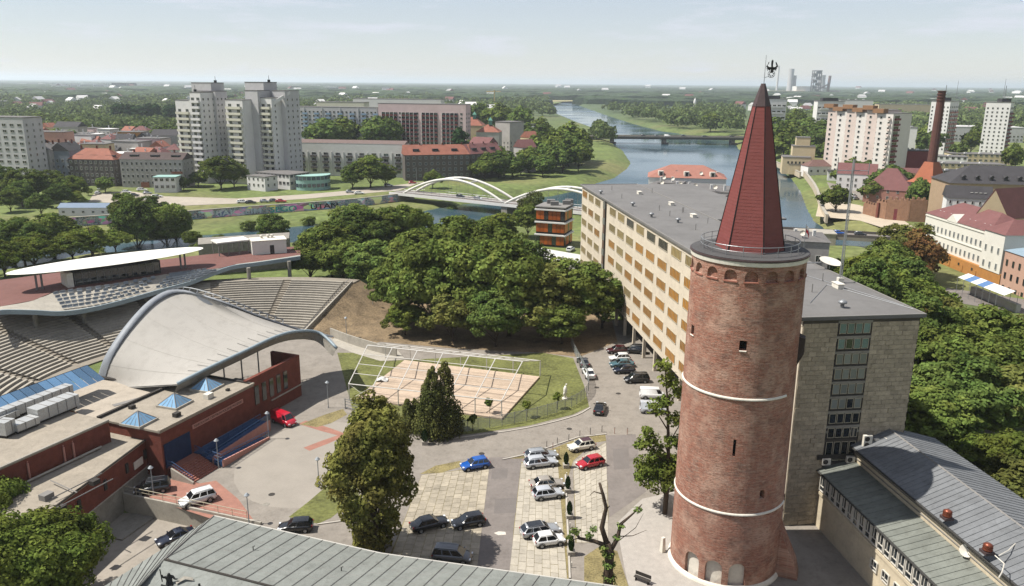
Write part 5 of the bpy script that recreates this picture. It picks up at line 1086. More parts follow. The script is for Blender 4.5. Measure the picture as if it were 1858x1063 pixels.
# planters with clipped conifers
for i, (px, py, lab) in enumerate([(1027, 848, 'farthest of the four clipped conifers in planters along the kerb'), (1030, 893, 'second farthest clipped conifer in a planter along the kerb'), (1033, 940, 'third clipped conifer in a planter, above the white city car'), (1036, 1006, 'nearest clipped conifer in a planter along the kerb'), (771, 806, 'dark clipped shrub in a stone planter below the conifer tree')]):
    t = thing('planter', lab, 'planter', G3(px, py, 0), .1, 'clipped conifers in planters'); b = MB(); b.box((0, 0, .25), (.8, .8, .5)); b.box((0, 0, .52), (.88, .88, .06)); b.build('box', m_conc, t)
    n = 900; q = nrng.random((n, 2)); hh = 1.7; z = .55 + hh * q[:, 0]; r = .34 * np.sin(np.pi * (q[:, 0] * .85 + .15)) ** .8 * (1 if i < 4 else 1.5); a = q[:, 1] * 6.283; c = np.stack([r * np.cos(a), r * np.sin(a), z], 1)
    b = MB()
    for p in c:
        d = Vector((p[0], p[1], .3)).normalized() * .07; e = Vector((-p[1], p[0], 0)).normalized() * .06; p = Vector(p); b.add([p - e, p - d * .4 + Vector((0, 0, -.06)), p + e, p + d + Vector((0, 0, .09))], [(0, 1, 2, 3)])
    b.build('foliage', leafmat('thuja_leaf', (.03, .055, .018)), t)
for i, (px, py) in enumerate([(1028, 866), (1030, 912), (1034, 958), (1037, 1030)]):
    t = thing('kerb_post', 'short white post on the parking kerb, number %s from the back' % ['one', 'two', 'three', 'four'][i], 'post', G3(px, py, 0), 0, 'white posts on the parking kerb'); b = MB(); b.box((0, 0, .35), (.12, .12, .7)); b.build('post', m_white, t)
bn = thing('bench', 'dark bench on the pale gravel beside the tower', 'bench', G3(1165, 1056, 0), -.6)
b = MB(); b.box((0, 0, .45), (1.8, .45, .06)); b.build('seat', m_wind, bn); b = MB(); b.box((0, .24, .75), (1.8, .05, .4)); b.build('backrest', m_wind, bn)
for x in (-.7, .7): b = MB(); b.box((x, 0, .21), (.08, .4, .42)); b.build('leg', m_iron, bn)
for i, (px, py, l) in enumerate([(493, 897, 'dark slot drain cover in the round court'), (483, 915, 'pale round manhole cover in the round court'), (1083, 703, 'iron manhole cover in the road beside the fence'), (1122, 714, 'iron drain cover in the road near the white van'), (1033, 778, 'iron drain cover at the road bend below the fence'), (874, 823, 'small drain cover above the blue hatchback')]):
    X, Y = G(px, py); b = MB(); b.lathe([(0, .03), (.4, .03), (.43, .006)], 16, (0, 0)); tag(b.build('manhole_cover', m_wind if i != 1 else m_concd, None, (X, Y, .0)), l, 'manhole')
# ================================================================== trees
m_bark = M('bark', '#4a3d31', var=.3, scale=3, bump=.02)
LEAF = dict(broad=leafmat('broad_leaf', (.108, .142, .034)), deep=leafmat('deep_leaf', (.084, .122, .032)), olive=leafmat('olive_leaf', (.150, .148, .040)), bright=leafmat('bright_leaf', (.118, .152, .032)), conifer=leafmat('conifer_leaf', (.115, .125, .040)), far=leafmat('far_leaf', (.105, .140, .050)), poplar=leafmat('poplar_leaf', (.028, .055, .022)), willow=leafmat('willow_leaf', (.085, .105, .032)), olivegreen=leafmat('olivegreen_leaf', (.118, .128, .036)), brown=leafmat('brown_leaf', (.13, .075, .03)))
def cards(c, nrm, size, rs, mat, name, aspect=1.5):
    n = len(c); nr = nrm + rs.normal(0, .42, (n, 3)); nr /= np.linalg.norm(nr, axis=1)[:, None] + 1e-9
    t = np.cross(nr, rs.normal(0, 1, (n, 3))); t /= np.linalg.norm(t, axis=1)[:, None] + 1e-9; u = np.cross(nr, t); s = (size * rs.uniform(.6, 1.3, n))[:, None]
    V = np.stack([c - t * s * aspect * .5, c - u * s * .5 + nr * s * .12, c + t * s * aspect * .5, c + u * s * .5 + nr * s * .12], 1).reshape(-1, 3)
    me = bpy.data.meshes.new(name); me.vertices.add(4 * n); me.vertices.foreach_set('co', V.ravel()); me.loops.add(4 * n); me.loops.foreach_set('vertex_index', np.arange(4 * n)); me.polygons.add(n); me.polygons.foreach_set('loop_start', np.arange(n) * 4); me.materials.append(mat); me.update(); return me
def sphere_pts(n, rs):
    v = rs.normal(0, 1, (n, 3)); return v / np.linalg.norm(v, axis=1)[:, None]
def crown_pts(rs, H, base, rad, nl, per, lobe=.33, shape='round', fill=.12):
    """sprays of leaves spread through the outer crown, whose outline swells and dips"""
    C, Nn = [], []; hz = (H - base) / 2; cz = base + hz; w = rs.normal(0, 1, (7, 3)) * 2.6; ph = rs.uniform(0, 6.28, 7)
    for k in range(nl):
        d = sphere_pts(1, rs)[0]
        if d[2] < -.5: d[2] *= -.6
        bump = 1 + .17 * float(np.sin(w @ d + ph).sum()) / 2.0; f = (rs.uniform(.5, 1.0) ** .6) * bump * .95; sq = 1.0; tt = (d[2] + 1) / 2
        if shape == 'cone': sq = 1.15 - tt
        if shape == 'egg': sq = 1.12 - .45 * tt
        lc = np.array([d[0] * rad * f * sq, d[1] * rad * f * sq, cz + d[2] * hz * min(f, 1.06)]); lr = rad * lobe * rs.uniform(.55, 1.5)
        m = max(8, int(per * (lr / (rad * lobe)) ** 1.6)); p = sphere_pts(m, rs); p = p[(p @ (d * .6 + np.array([0, 0, .5]))) > -.25]
        C.append(lc + p * lr * rs.uniform(.6, 1.1, (len(p), 1)) * np.array([1.1, 1.1, .75])); Nn.append(p * .8 + d * .4 + np.array([0, 0, .25]))
    m = int(nl * per * fill); p = sphere_pts(m, rs); C.append(np.array([0, 0, cz]) + p * np.array([rad * .55, rad * .55, hz * .6]) * rs.uniform(.4, 1, (m, 1))); Nn.append(p)
    return np.concatenate(C), np.concatenate(Nn)
def trunk_mesh(rs, H, base, rad, r0, name='trunk', limbs=6):
    b = MB(); top = base + (H - base) * .55; b.tube([(0, 0, -.2), (.05, 0, base * .6), (0, .1, top * .8), (.1, .1, top)], [r0 * 1.25, r0, r0 * .6, r0 * .2], 8)
    for k in range(limbs):
        a = rs.uniform(0, 6.28); z0 = base * rs.uniform(.7, 1.2); e = rad * rs.uniform(.5, .8); b.tube([(0, 0, z0), (e * .45 * math.cos(a), e * .45 * math.sin(a), z0 + (H - base) * .2), (e * math.cos(a), e * math.sin(a), z0 + (H - base) * .42)], [r0 * .5, r0 * .32, r0 * .1], 6)
    return b.mesh(name, m_bark, True)
PROTO = {}
def proto(key, seed, H, base, rad, nl, per, size, leaf, shape='round', lobe=.33, fill=.12, r0=.3, limbs=6):
    rs = np.random.default_rng(seed); c, n = crown_pts(rs, H, base, rad, nl, per, lobe, shape, fill); PROTO[key] = (cards(c, n, size, rs, LEAF[leaf], 'crown'), trunk_mesh(rs, H, base, rad, r0, limbs=limbs), H, rad)
proto('broadA', 1, 16, 2.0, 6.6, 210, 95, .50, 'broad', lobe=.17); proto('broadB', 2, 16, 1.8, 6.8, 230, 90, .48, 'deep', lobe=.16); proto('broadC', 3, 16, 2.2, 6.4, 180, 110, .52, 'broad', lobe=.19); proto('broadD', 4, 15, 2, 6, 190, 95, .46, 'bright', lobe=.17); proto('broadE', 21, 15, 1.6, 6.2, 170, 90, .5, 'olivegreen', lobe=.18); proto('broadF', 22, 17, 2.4, 6.4, 150, 110, .46, 'broad', lobe=.2, fill=.05)
proto('poplar', 7, 20, 1.5, 2.6, 50, 90, .7, 'poplar', shape='egg', lobe=.5); proto('willow', 8, 13, 2, 6, 60, 160, .55, 'willow')
proto('near', 9, 13, 2.0, 6.5, 300, 110, .32, 'bright', lobe=.15); proto('bush', 10, 3.2, .2, 2.0, 26, 90, .32, 'broad', lobe=.4, r0=.08, limbs=3); proto('mid', 11, 14, 2.0, 6.2, 80, 50, 1.0, 'broad', lobe=.24); proto('midB', 12, 14, 2.0, 6.0, 80, 50, 1.0, 'deep', lobe=.25); proto('small', 13, 8, 2.3, 3.4, 70, 120, .30, 'bright', lobe=.24, r0=.14); proto('young', 14, 3.2, 1.2, .8, 10, 60, .25, 'bright', r0=.05, limbs=3); proto('brown', 15, 9, 1, 3.6, 40, 110, .45, 'brown', lobe=.34)
def proto_pts(key, c, n, size, leaf, H, rad, rs, r0=.3):
    PROTO[key] = (cards(c, n, size, rs, LEAF[leaf], 'crown'), trunk_mesh(rs, H, H * .2, rad * .6, r0), H, rad)
rs = np.random.default_rng(5); c_, n_ = crown_pts(rs, 18.2, 4.2, 5.5, 330, 110, .14, 'egg', .3); C_, N_ = [c_], [n_]
for k in range(46):                                        # ivy down the stems
    a_, z_ = rs.uniform(0, 6.28), rs.uniform(.6, 7.5); r_ = (1.2 + .36 * z_) * rs.uniform(.6, 1.05); p_ = sphere_pts(150, rs); C_.append(np.array([r_ * math.cos(a_), r_ * math.sin(a_), z_]) + p_ * rs.uniform(.7, 1.2)); N_.append(p_)
proto_pts('olive', np.concatenate(C_), np.concatenate(N_), .30, 'olive', 18.2, 5.6, rs)
rs = np.random.default_rng(6); C_, N_ = [], []
for (x0, y0, hh_, rr_, nn_) in ((-1.1, 0, 12, 3.4, 120), (1.3, .3, 11.4, 3.4, 110), (0, -.6, 7.5, 4.3, 60)):
    for k in range(nn_):
        u_ = rs.random() ** 1.4; a_ = rs.uniform(0, 6.28); r_ = rr_ * (1 - u_) ** .75 * rs.uniform(.65, 1.0); p_ = sphere_pts(95, rs); lr_ = .35 + .75 * (1 - u_) * rs.uniform(.6, 1.1); C_.append(np.array([x0 + r_ * math.cos(a_), y0 + r_ * math.sin(a_), .7 + (hh_ - 1.0) * u_]) + p_ * lr_ * np.array([1, 1, 1.3])); N_.append(p_ + np.array([0, 0, .2]))
proto_pts('conifer', np.concatenate(C_), np.concatenate(N_), .24, 'conifer', 12, 4.3, rs, .2)
def tree(key, x, y, h, label, r=None, rz=None, z=None, group=None, cat='tree', name='tree'):
    cm, tm, H, rad = PROTO[key]; s = h / H; sr = (min(r, h * .56) / rad) if r else s
    t = thing(name, label, cat, (x, y, tz(x, y) if z is None else z), rng.uniform(0, 6.28) if rz is None else rz, group, (sr, sr, s)); obj('crown', cm, t); obj('trunk', tm, t); return t
def tree_px(key, px, pytop, Y, label, r=None, pyc=None, **k):
    """tree at depth Y whose top shows at the photo pixel"""
    X, zt = D(px, pytop, Y); zb = tz(X, Y) if k.get('z') is None else k['z']; k['z'] = zb
    Xc = D(px, (pyc or pytop + 40), Y)[0]; return tree(key, Xc, Y, max(2., (zt - zb) * .97), label, r=r, **k)
gr = 'large trees of the grove between the seating and the office block'
GROVE = [('broadA', 600, 405, 208, 8), ('broadB', 652, 384, 222, 8.5), ('broadC', 705, 374, 232, 8), ('broadD', 742, 366, 240, 7), ('broadF', 562, 440, 202, 7), ('broadA', 622, 436, 198, 8), ('broadB', 676, 440, 192, 7.5), ('broadC', 760, 416, 190, 8), ('broadA', 832, 396, 195, 8.5), ('broadF', 898, 402, 190, 8), ('broadB', 950, 440, 180, 7), ('broadC', 722, 470, 168, 6.5), ('broadA', 782, 440, 162, 8), ('broadF', 858, 428, 160, 8.5), ('broadC', 925, 440, 158, 8), ('broadE', 985, 478, 158, 7.5), ('broadA', 1042, 474, 162, 8), ('broadB', 1095, 500, 164, 6.5), ('broadD', 735, 545, 158, 4.5), ('broadB', 900, 530, 151, 5.5), ('broadC', 1020, 548, 153, 5), ('broadE', 820, 530, 154, 5)]
GL = ['leftmost back tree of the grove above the terrace corner', 'second back-row tree of the left grove clump', 'third back-row tree of the left grove clump', 'highest tree of the left clump beside the canal water', 'low leftmost grove tree touching the terrace corner', 'left clump tree above the top seating row', 'left clump tree above the bare soil', 'tree in the notch between the two grove clumps', 'tallest back crown in the middle of the grove', 'back crown right of the tallest one', 'back grove tree before the white flat roof', 'left front tree of the main clump beside the soil', 'large front tree above the left end of the tent frame', 'large loose front tree above the middle of the tent frame', 'large front tree above the right half of the tent frame', 'yellowish front tree above the right tent end', 'front tree before the office windows', 'front tree nearest the office facade', 'low small tree over the lamp post at the soil', 'low small tree behind the tent ridge on the right', 'low small tree beside the lawn corner', 'low small yellowish tree behind the tent ridge']
for (k, px, py, Y, r), lb in zip(GROVE, GL): tree_px(k, px, py, Y, lb, r=r, group=gr)
tree('olive', *G(683, 1000), 18.4, 'tall ivy-covered tree with olive leaves in front of the parking bays', r=5.4, z=0)
tree('conifer', *G(797, 788), 11.8, 'dark twin-topped conifer in front of the tent frame', r=3.5, z=0); tree('conifer', *G(747, 778), 5.2, 'smaller bluish conifer left of the twin-topped one', r=2.0, z=0)
for i, (px, py) in enumerate([(858, 784), (889, 752), (1012, 742), (957, 757)]): tree('young', *G(px, py), 2.8, 'young sapling by the mesh fence, %s of four' % ORD[i], z=0, group='saplings by the fence')
tree('small', *G(1205, 922), 7.6, 'small round tree beside the tower foot', r=3.3, z=0)
# slender open tree left of the tower: trunk, limbs and separate leaf clumps
def open_tree(base, H, segs, clumps, leaf, label, n=140, size=.34, name='tree'):
    t = thing(name, label, 'tree', base); rs = np.random.default_rng(int(H * 10)); b = MB()
    for pts, r in segs: b.tube(pts, r, 7)
    b.build('trunk', m_bark, t, smooth=True); C, Nn = [], []
    for x, y, z, r, k in clumps: p = sphere_pts(int(n * k), rs); C.append(np.array([x, y, z]) + p * r * rs.uniform(.3, 1, (len(p), 1)) * np.array([1, 1, .7])); Nn.append(p * .5 + np.array([0, 0, .6]))
    obj('crown', cards(np.concatenate(C), np.concatenate(Nn), size, rs, LEAF[leaf], 'crown'), t); return t
sb = G3(1206, 932, 0)
open_tree(sb, 20, [([(0, 0, 0), (.15, 0, 5), (-.1, .2, 10), (-.5, .2, 15), (-1.0, .3, 19)], [.32, .26, .2, .13, .05]), ([(0, 0, 4.5), (1.0, .3, 7), (1.8, .2, 9.5)], [.16, .1, .04]), ([(0, 0, 6), (-1.4, .2, 8), (-2.8, .2, 9.5)], [.15, .1, .04]), ([(-.2, .2, 11), (-1.8, .3, 13.5)], [.1, .04]), ([(-.1, .2, 9), (1.2, 0, 12)], [.1, .04]), ([(-.4, .2, 14), (.6, .2, 16)], [.08, .03])],
    [(-1.1, .3, 19.2, 1.2, 1), (-.4, .3, 17.4, 1.4, 1), (-1.8, .3, 14, 1.5, 1.1), (.7, .2, 16, 1.1, .8), (-.6, .2, 14.8, 1.1, .8), (.5, 0, 12.6, 1.3, 1), (1.5, 0, 12, 1.0, .7), (-2.2, .2, 9.8, 1.4, 1.1), (-3.2, .2, 9.2, 1.1, .8), (-1.4, .2, 8.6, 1.3, .9), (1.6, .2, 9.4, 1.3, 1), (.4, 0, 9.8, 1.2, .8), (-2.6, 0, 11, .9, .6), (1.3, 0, 7.6, .9, .5)], 'bright', 'slender open-crowned tree with bright leaves left of the tower', n=160)
db = G3(1103, 1085, 0)
open_tree(db, 12, [([(0, 0, 0), (-.1, 0, 3), (0, 0, 5.2), (-.3, 0, 6.4)], [.55, .5, .45, .32]), ([(-.3, 0, 6.2), (-.9, .2, 8.0), (-.55, .2, 10.2), (-.9, .2, 11.6), (-1.3, .2, 12.9)], [.3, .26, .2, .17, .13]), ([(-.95, .2, 11.7), (-1.8, .3, 11.9), (-2.2, .3, 11.5)], [.07, .05, .02]), ([(-.2, 0, 6), (-1.6, -.1, 6.6), (-3.1, .1, 6.8), (-3.9, .2, 8.0)], [.24, .2, .16, .08]), ([(0, 0, 5.4), (.7, .1, 6.8), (1.0, .2, 8.4), (2.2, .2, 9.6), (3.0, .2, 10.6)], [.26, .22, .16, .09, .04]), ([(.9, .2, 7), (2.2, 0, 7.2), (3.6, .1, 7.8)], [.06, .04, .015]), ([(.9, .1, 6.6), (2.5, .2, 8), (3.2, .2, 9.6)], [.04, .03, .012]), ([(-.6, .2, 9.9), (-.2, .2, 10.4)], [.08, .04]), ([(-3.2, .1, 6.8), (-4.2, 0, 6.6)], [.07, .02])],
    [(0, 0, 2.5, .8, 1.1), (0, 0, 4, .75, 1.1), (-.2, 0, 5.2, .7, 1), (-.6, 0, 6, .6, .6), (-3.6, .2, 7.6, .6, .5), (-2.2, 0, 7.2, .5, .3), (2.6, .2, 10, .5, .3), (1, .2, 8.2, .45, .35), (.7, .1, 6.9, .5, .4), (-4.1, .1, 6.9, .4, .25), (.3, 0, 1.2, .8, .8), (-1.7, 0, 7.9, .5, .25)], 'deep', 'gnarled half-dead tree with bare forked limbs at the bottom edge', n=240, size=.2)
# near trees, lower left corner
tree('near', *G(95, 1120, -2.3), 10.6, 'large leafy tree filling the bottom left corner', r=7.0, z=-2.3); tree('near', *G(-30, 1010, -2.3), 11, 'leafy tree at the left edge behind the corner tree', r=5.2, z=-2.3); tree('near', *G(30, 1150, -2.3), 11.6, 'leafy tree under the bottom left corner of the picture', r=6, z=-2.3); 
# right-hand park trees
RP = [('broadD', 1568, 452, 165, 8), ('broadA', 1610, 440, 195, 8), ('broadB', 1650, 405, 215, 7), ('broadA', 1622, 500, 150, 7), ('broadB', 1580, 475, 150, 6), ('broadD', 1678, 500, 155, 6), ('broadA', 1728, 545, 140, 6), ('broadB', 1675, 545, 130, 6.5), ('broadC', 1720, 585, 122, 7), ('broadA', 1780, 560, 130, 7), ('broadD', 1838, 565, 134, 6), ('broadB', 1700, 665, 110, 6), ('broadB', 1762, 655, 108, 6.5), ('broadA', 1815, 610, 118, 7), ('broadB', 1850, 660, 108, 6.5), ('broadC', 1690, 700, 105, 5.5), ('broadD', 1792, 790, 94, 4.5), ('broadD', 1840, 775, 92, 4.5), ('broadA', 1865, 840, 84, 4.5), ('broadB', 1640, 470, 180, 7), ('brown', 1655, 560, 140, 3), ('broadA', 1540, 480, 175, 5), ('brown', 1668, 425, 205, 5), ('willow', 1795, 590, 128, 5)]  # low broadB trees by the end wall: office shade put into deeper leaf colour
RL = ['bright green tree behind the office roof mast', 'dense tree left of the small bridge abutment', 'dark tree in front of the white villa corner', 'park tree right above the dish on the office roof', 'dark park tree touching the office roof edge', 'bright park tree left of the striped market tent', 'park tree below the striped market tent', 'dark park tree beside the stone end wall top', 'park tree right of the end wall corner', 'park tree on the slope right of the tent', 'bright park tree at the right edge below the tent', 'shaded park tree low beside the end wall', 'big shaded park tree above the metal roof', 'park tree at the right edge beside the path', 'dark tree at the right picture edge, halfway down', 'shaded tree squeezed between end wall and path', 'bright low tree just above the metal roof ridge', 'brightest small tree at the right edge above the metal roof', 'tree cut off by the right edge beside the metal roof', 'park tree behind the bright tree by the mast', 'reddish brown small tree beside the office roof corner', 'tree against the grey house behind the tower', 'copper-leaved tree under the white villa wall', 'pale weeping tree on the park slope']
for i, ((k, px, py, Y, r), lb) in enumerate(zip(RP, RL)): tree_px('broadE' if i % 4 == 2 and k[0] == 'b' and k != 'brown' else ('broadF' if i % 5 == 3 and k != 'brown' else k), px, py, Y, lb, r=r, group='park trees right of the office block')
# trees by the canal on the left
LP = [('broadD', 20, 392, 235, 8), ('broadA', 95, 390, 245, 8), ('broadD', 60, 420, 215, 7), ('broadB', -20, 400, 225, 8), ('broadD', 130, 415, 225, 6), ('broadB', 245, 368, 262, 7), ('broadA', 300, 378, 268, 7), ('broadD', 210, 415, 240, 5.5), ('broadA', 350, 420, 245, 4.5), ('broadB', 495, 390, 262, 5), ('willow', 575, 410, 238, 6), ('broadB', 0, 300, 345, 14), ('broadA', 90, 310, 350, 11), ('broadB', 40, 330, 325, 10), ('broadA', 130, 320, 340, 8), ('willow', 962, 352, 296, 5), ('broadD', 905, 382, 255, 6), ('broadA', 958, 372, 268, 5), ('broadA', 400, 285, 385, 12), ('broadB', 335, 322, 380, 9), ('broadA', 672, 283, 395, 12), ('broadB', 640, 300, 392, 9)]
LLb = ['yellow-green tree on the near canal bank, above the oval roof left end', 'second canal-bank tree above the oval roof', 'low canal-bank tree just behind the oval roof tip', 'canal-bank tree cut by the left picture edge', 'canal-bank tree left of the bare trunk', 'tall dark tree beside the blue-roofed shed', 'tree in front of the graffiti wall left end', 'shrubby tree right of the bare trunk on the canal bank', 'low tree behind the open pavilion', 'dark tree behind the white terrace hut', 'weeping willow at the terrace corner', 'massive dark tree at the left edge below the grey block', 'dark tree group member beside the red-roofed tenement', 'dark low tree in front of the massive left tree', 'dark tree left of the small parked cars', 'feathery tree left of the orange glass building', 'bright tree near the white flat roof', 'tree below the orange glass building', 'tall poplar-like tree in front of the twin towers', 'round tree left of the tall one under the twin towers', 'broad lone tree in front of the balcony row house', 'left shoulder tree beside the broad lone tree']
for (k, px, py, Y, r), lb in zip(LP, LLb): tree_px(k, px, py, Y, lb, r=r, group='trees along the canal and the far street')
bt = thing('bare_tree', 'thin bare dead tree standing on the canal bank behind the oval roof', 'tree', (*G(170, 475, -1), -1)); b = MB()
b.tube([(0, 0, 0), (.2, 0, 5), (-.1, 0, 9), (-.6, 0, 12)], [.35, .25, .16, .05], 6)
for a, z in ((0, 5), (2.2, 6.5), (3.6, 7.5), (.8, 8), (3, 9.2)): b.tube([(0, 0, z), (1.6 * math.cos(a), 1.6 * math.sin(a), z + 1.8), (2.6 * math.cos(a), 2.6 * math.sin(a), z + 3.2)], [.1, .06, .02], 4)
b.build('trunk', m_bark, bt)
EX = [('broadA', 45, 308, 335, 9.5, 'dark tree right of the massive left-edge tree'), ('broadB', 70, 318, 345, 9, 'dark crown between the left-edge trees'), ('broadA', 20, 345, 312, 8, 'low dark tree at the left edge above the canal trees'), ('broadB', 110, 335, 325, 7.5, 'dark rounded tree left of the blue-roofed shed'), ('broadD', 140, 345, 330, 6, 'lighter tree behind the shed gable'), ('broadB', 75, 352, 305, 7, 'shaded tree in front of the left dark group'), ('broadA', 230, 352, 290, 6, 'tree rising over the right end of the shed'), ('broadB', 272, 358, 280, 7, 'tree before the graffiti wall start, middle'), ('broadA', 318, 372, 275, 6, 'right tree before the graffiti wall start'), ('broadB', 362, 312, 392, 8, 'round dark tree at the foot of the left tower'), ('broadA', 425, 296, 392, 8, 'tall tree between the twin tower feet'), ('broadA', 700, 300, 398, 8, 'right shoulder tree beside the broad lone tree'), ('broadB', 40, 400, 222, 7, 'second low yellowish canal-bank tree from the left'), ('broadD', 165, 408, 232, 5, 'canal-bank tree behind the bare trunk'), ('broadD', 5, 432, 205, 6, 'leafy tree behind the left tip of the oval roof'), ('broadA', 640, 372, 248, 8, 'back grove tree before the grassy bank'), ('broadB', 560, 430, 225, 6, 'dense tree behind the willow at the terrace corner')]
for k, px, py, Y, r, lb in EX: tree_px(k, px, py, Y, lb, r=r, group='trees along the canal and the far street')
# middle distance: trees among the houses and by the river
MD = [(590, 218, 560, 13), (625, 215, 565, 12), (688, 214, 560, 12), (706, 217, 565, 10), (835, 215, 580, 5), (895, 262, 470, 11), (930, 285, 440, 8), (960, 268, 470, 11), (1000, 240, 520, 12), (1035, 225, 545, 12), (990, 262, 480, 10), (1045, 250, 520, 8), (905, 275, 440, 9), (880, 285, 430, 7), (960, 225, 620, 12), (905, 190, 760, 16), (945, 196, 720, 11), (980, 215, 650, 10), (870, 190, 800, 14), (1425, 232, 560, 13), (1405, 215, 640, 13), (1455, 260, 520, 8), (1495, 222, 620, 13), (1515, 230, 590, 11), (1500, 262, 540, 8), (1535, 300, 420, 8), (1620, 302, 375, 10), (1585, 330, 360, 7), (1600, 318, 368, 8), (1520, 338, 330, 6), (1670, 325, 330, 4), (1700, 215, 640, 10), (1690, 240, 600, 9), (1765, 238, 620, 8), (1790, 225, 660, 9), (1840, 262, 480, 6), (1480, 240, 590, 9), (1445, 200, 760, 12), (1740, 262, 560, 5), (120, 215, 700, 10), (105, 235, 560, 10), (75, 205, 800, 12), (300, 228, 600, 11), (325, 235, 560, 8), (190, 322, 370, 5), (160, 340, 360, 4), (212, 350, 350, 4), (785, 310, 395, 5), (1715, 330, 320, 4), (1290, 205, 900, 12)]
MZ = ['behind the blue slab block courtyard', 'in the slab block courtyard', 'in front of the pink slab block', 'beside the pink slab block stair', 'at the right end of the pink slab block', 'left end of the riverbank clump', 'low in the riverbank clump', 'front of the riverbank clump', 'middle of the riverbank clump', 'top of the riverbank clump', 'centre front of the riverbank clump', 'right end of the riverbank clump', 'below the grey gabled house', 'left of the grey gabled house', 'behind the riverbank clump', 'high above the red roofs by the river', 'right of the red roofs by the river', 'by the river meadow', 'behind the red corner roof', 'right of the spire on the river wall', 'far right of the spire above the river wall', 'behind the cream stepped house', 'above the cream stepped house', 'left of the pink and cream high-rise', 'under the pink and cream high-rise', 'round one on the embankment car park', 'big round one by the crenellated wall', 'left small one by the crenellated wall', 'middle one by the crenellated wall', 'low round one beside the river wall', 'dark spruce-like one in front of the orange roof', 'right of the pink and cream high-rise', 'between the high-rise and the brick chimney', 'right of the brick chimney', 'between the two white high-rises', 'at the right edge before the slate roof', 'behind the spire-side gardens', 'far behind the spire', 'left of the white hall roofs', 'left beyond the old town roofs', 'in the old town roofs on the left', 'far left above the roofs', 'behind the roofs left of the twin towers', 'touching the left twin tower', 'on the verge by the parked cars', 'beside the blue-roofed shed', 'between the shed and the street', 'small one by the arch bridge head', 'between villa and slate roof', 'on the far river bank behind the bridge']
for i, (px, py, Y, r) in enumerate(MD): tree_px('mid' if i % 2 else 'midB', px, py, Y, 'green tree ' + MZ[i], r=r, pyc=py + 12, group='middle distance trees')
M2 = [(1010, 238, 500, 9, 'dense one low in the riverbank clump, centre'), (1032, 242, 505, 9, 'dense one in the riverbank clump, right of centre'), (975, 254, 490, 9, 'dense one left in the riverbank clump'), (1022, 264, 470, 8, 'front right one of the riverbank clump'), (1050, 264, 480, 7, 'one at the meadow edge of the riverbank clump'), (945, 284, 455, 7, 'small one below the gabled house'), (915, 292, 440, 7, 'small one at the row end by the meadow'), (985, 282, 450, 7, 'lowest front one of the riverbank clump'), (1055, 240, 530, 7, 'far right top one of the riverbank clump'), (1410, 228, 600, 11, 'one pressed against the spire on the right bank'), (1440, 224, 620, 12, 'one right of it above the cream villa'), (1470, 216, 650, 12, 'tall one between spire and high-rise'), (1510, 254, 560, 9, 'one behind the brown-roofed river house'), (1532, 274, 480, 8, 'one below the high-rise left corner'), (1548, 288, 450, 7, 'one under the high-rise middle'), (1575, 292, 440, 7, 'one under the high-rise right part'), (860, 250, 520, 6, 'one behind the corner of the dark red roof'), (40, 225, 640, 11, 'one above the left-edge block'), (150, 222, 680, 11, 'one over the old town centre'), (262, 226, 640, 10, 'one left of the poplar row end')]
for i, (px, py, Y, r, lb) in enumerate(M2): tree_px('midB' if i % 2 else 'mid', px, py, Y, 'green tree, ' + lb, r=r, pyc=py + 12, group='middle distance trees')
for i, px in enumerate([212, 222, 232, 240, 251, 262, 270, 283, 306, 318]): tree_px('poplar', px, 180 + (i * 7) % 6, 900, 'tall narrow dark poplar, %s in the row' % ORD[i], r=5, pyc=200, group='row of poplars')
tree_px('poplar', 833, 218, 470, 'single slim poplar at the end of the pink slab block', r=4, pyc=240)
# shrubs along the canal and river edges
for k, (px, py) in enumerate([(180, 448), (360, 440), (400, 425), (450, 412), (480, 405), (560, 402), (590, 405), (820, 372), (1075, 352)]):
    x, y = G(px, py, -2); tree('bush', x, y, 3.4, 'rounded shrub on the canal bank, %s' % ORD[k], group='shrubs on the canal bank', cat='shrub', name='shrub')
# ================================================================== buildings of the middle and far distance
m_tile = M('red_roof_tile', '#8d5a4a', var=.18, scale=.4, fine=.7, dirt=.2); m_tile2 = M('deep_red_tile', '#6f4a48', var=.14, scale=.4, fine=.6, dirt=.12); m_slate = M('slate_roof', '#3d3b3d', var=.18, scale=.4); m_grey = M('grey_render', '#a8a49f', var=.12, scale=.15, dirt=.3); m_gwhite = M('white_facade', '#d6d4d0', var=.07, scale=.15, dirt=.1)
m_pinkf = M('pink_facade', '#cdb6b4', var=.1, scale=.15); m_panelg = M('panel_grey', '#bbb9b8', var=.08, scale=.15, dirt=.15); m_dgrey = M('dark_grey_render', '#5b5551', var=.15, scale=.2, dirt=.3); m_yel = M('pale_yellow_balcony', '#cac7b4', var=.06); m_crm = M('cream_wall', '#c6b592', var=.08, scale=.2, dirt=.1); m_or = M('orange_wall', '#a9763f', var=.14, scale=.5, dirt=.2); m_wf = M('window_white', '#b6b4ae', var=.04); m_gw = glass('window_glass', '#23282d', objvar=.5); m_gb = glass('window_blue', '#3c4a55', objvar=.4)
m_flat = M('flat_roof_felt', '#6b6866', var=.15, scale=.15, dirt=.3); m_teal = M('teal_panel', '#8fb0a8', var=.06); m_redb = M('dark_red_panel', '#6e3436', var=.1)
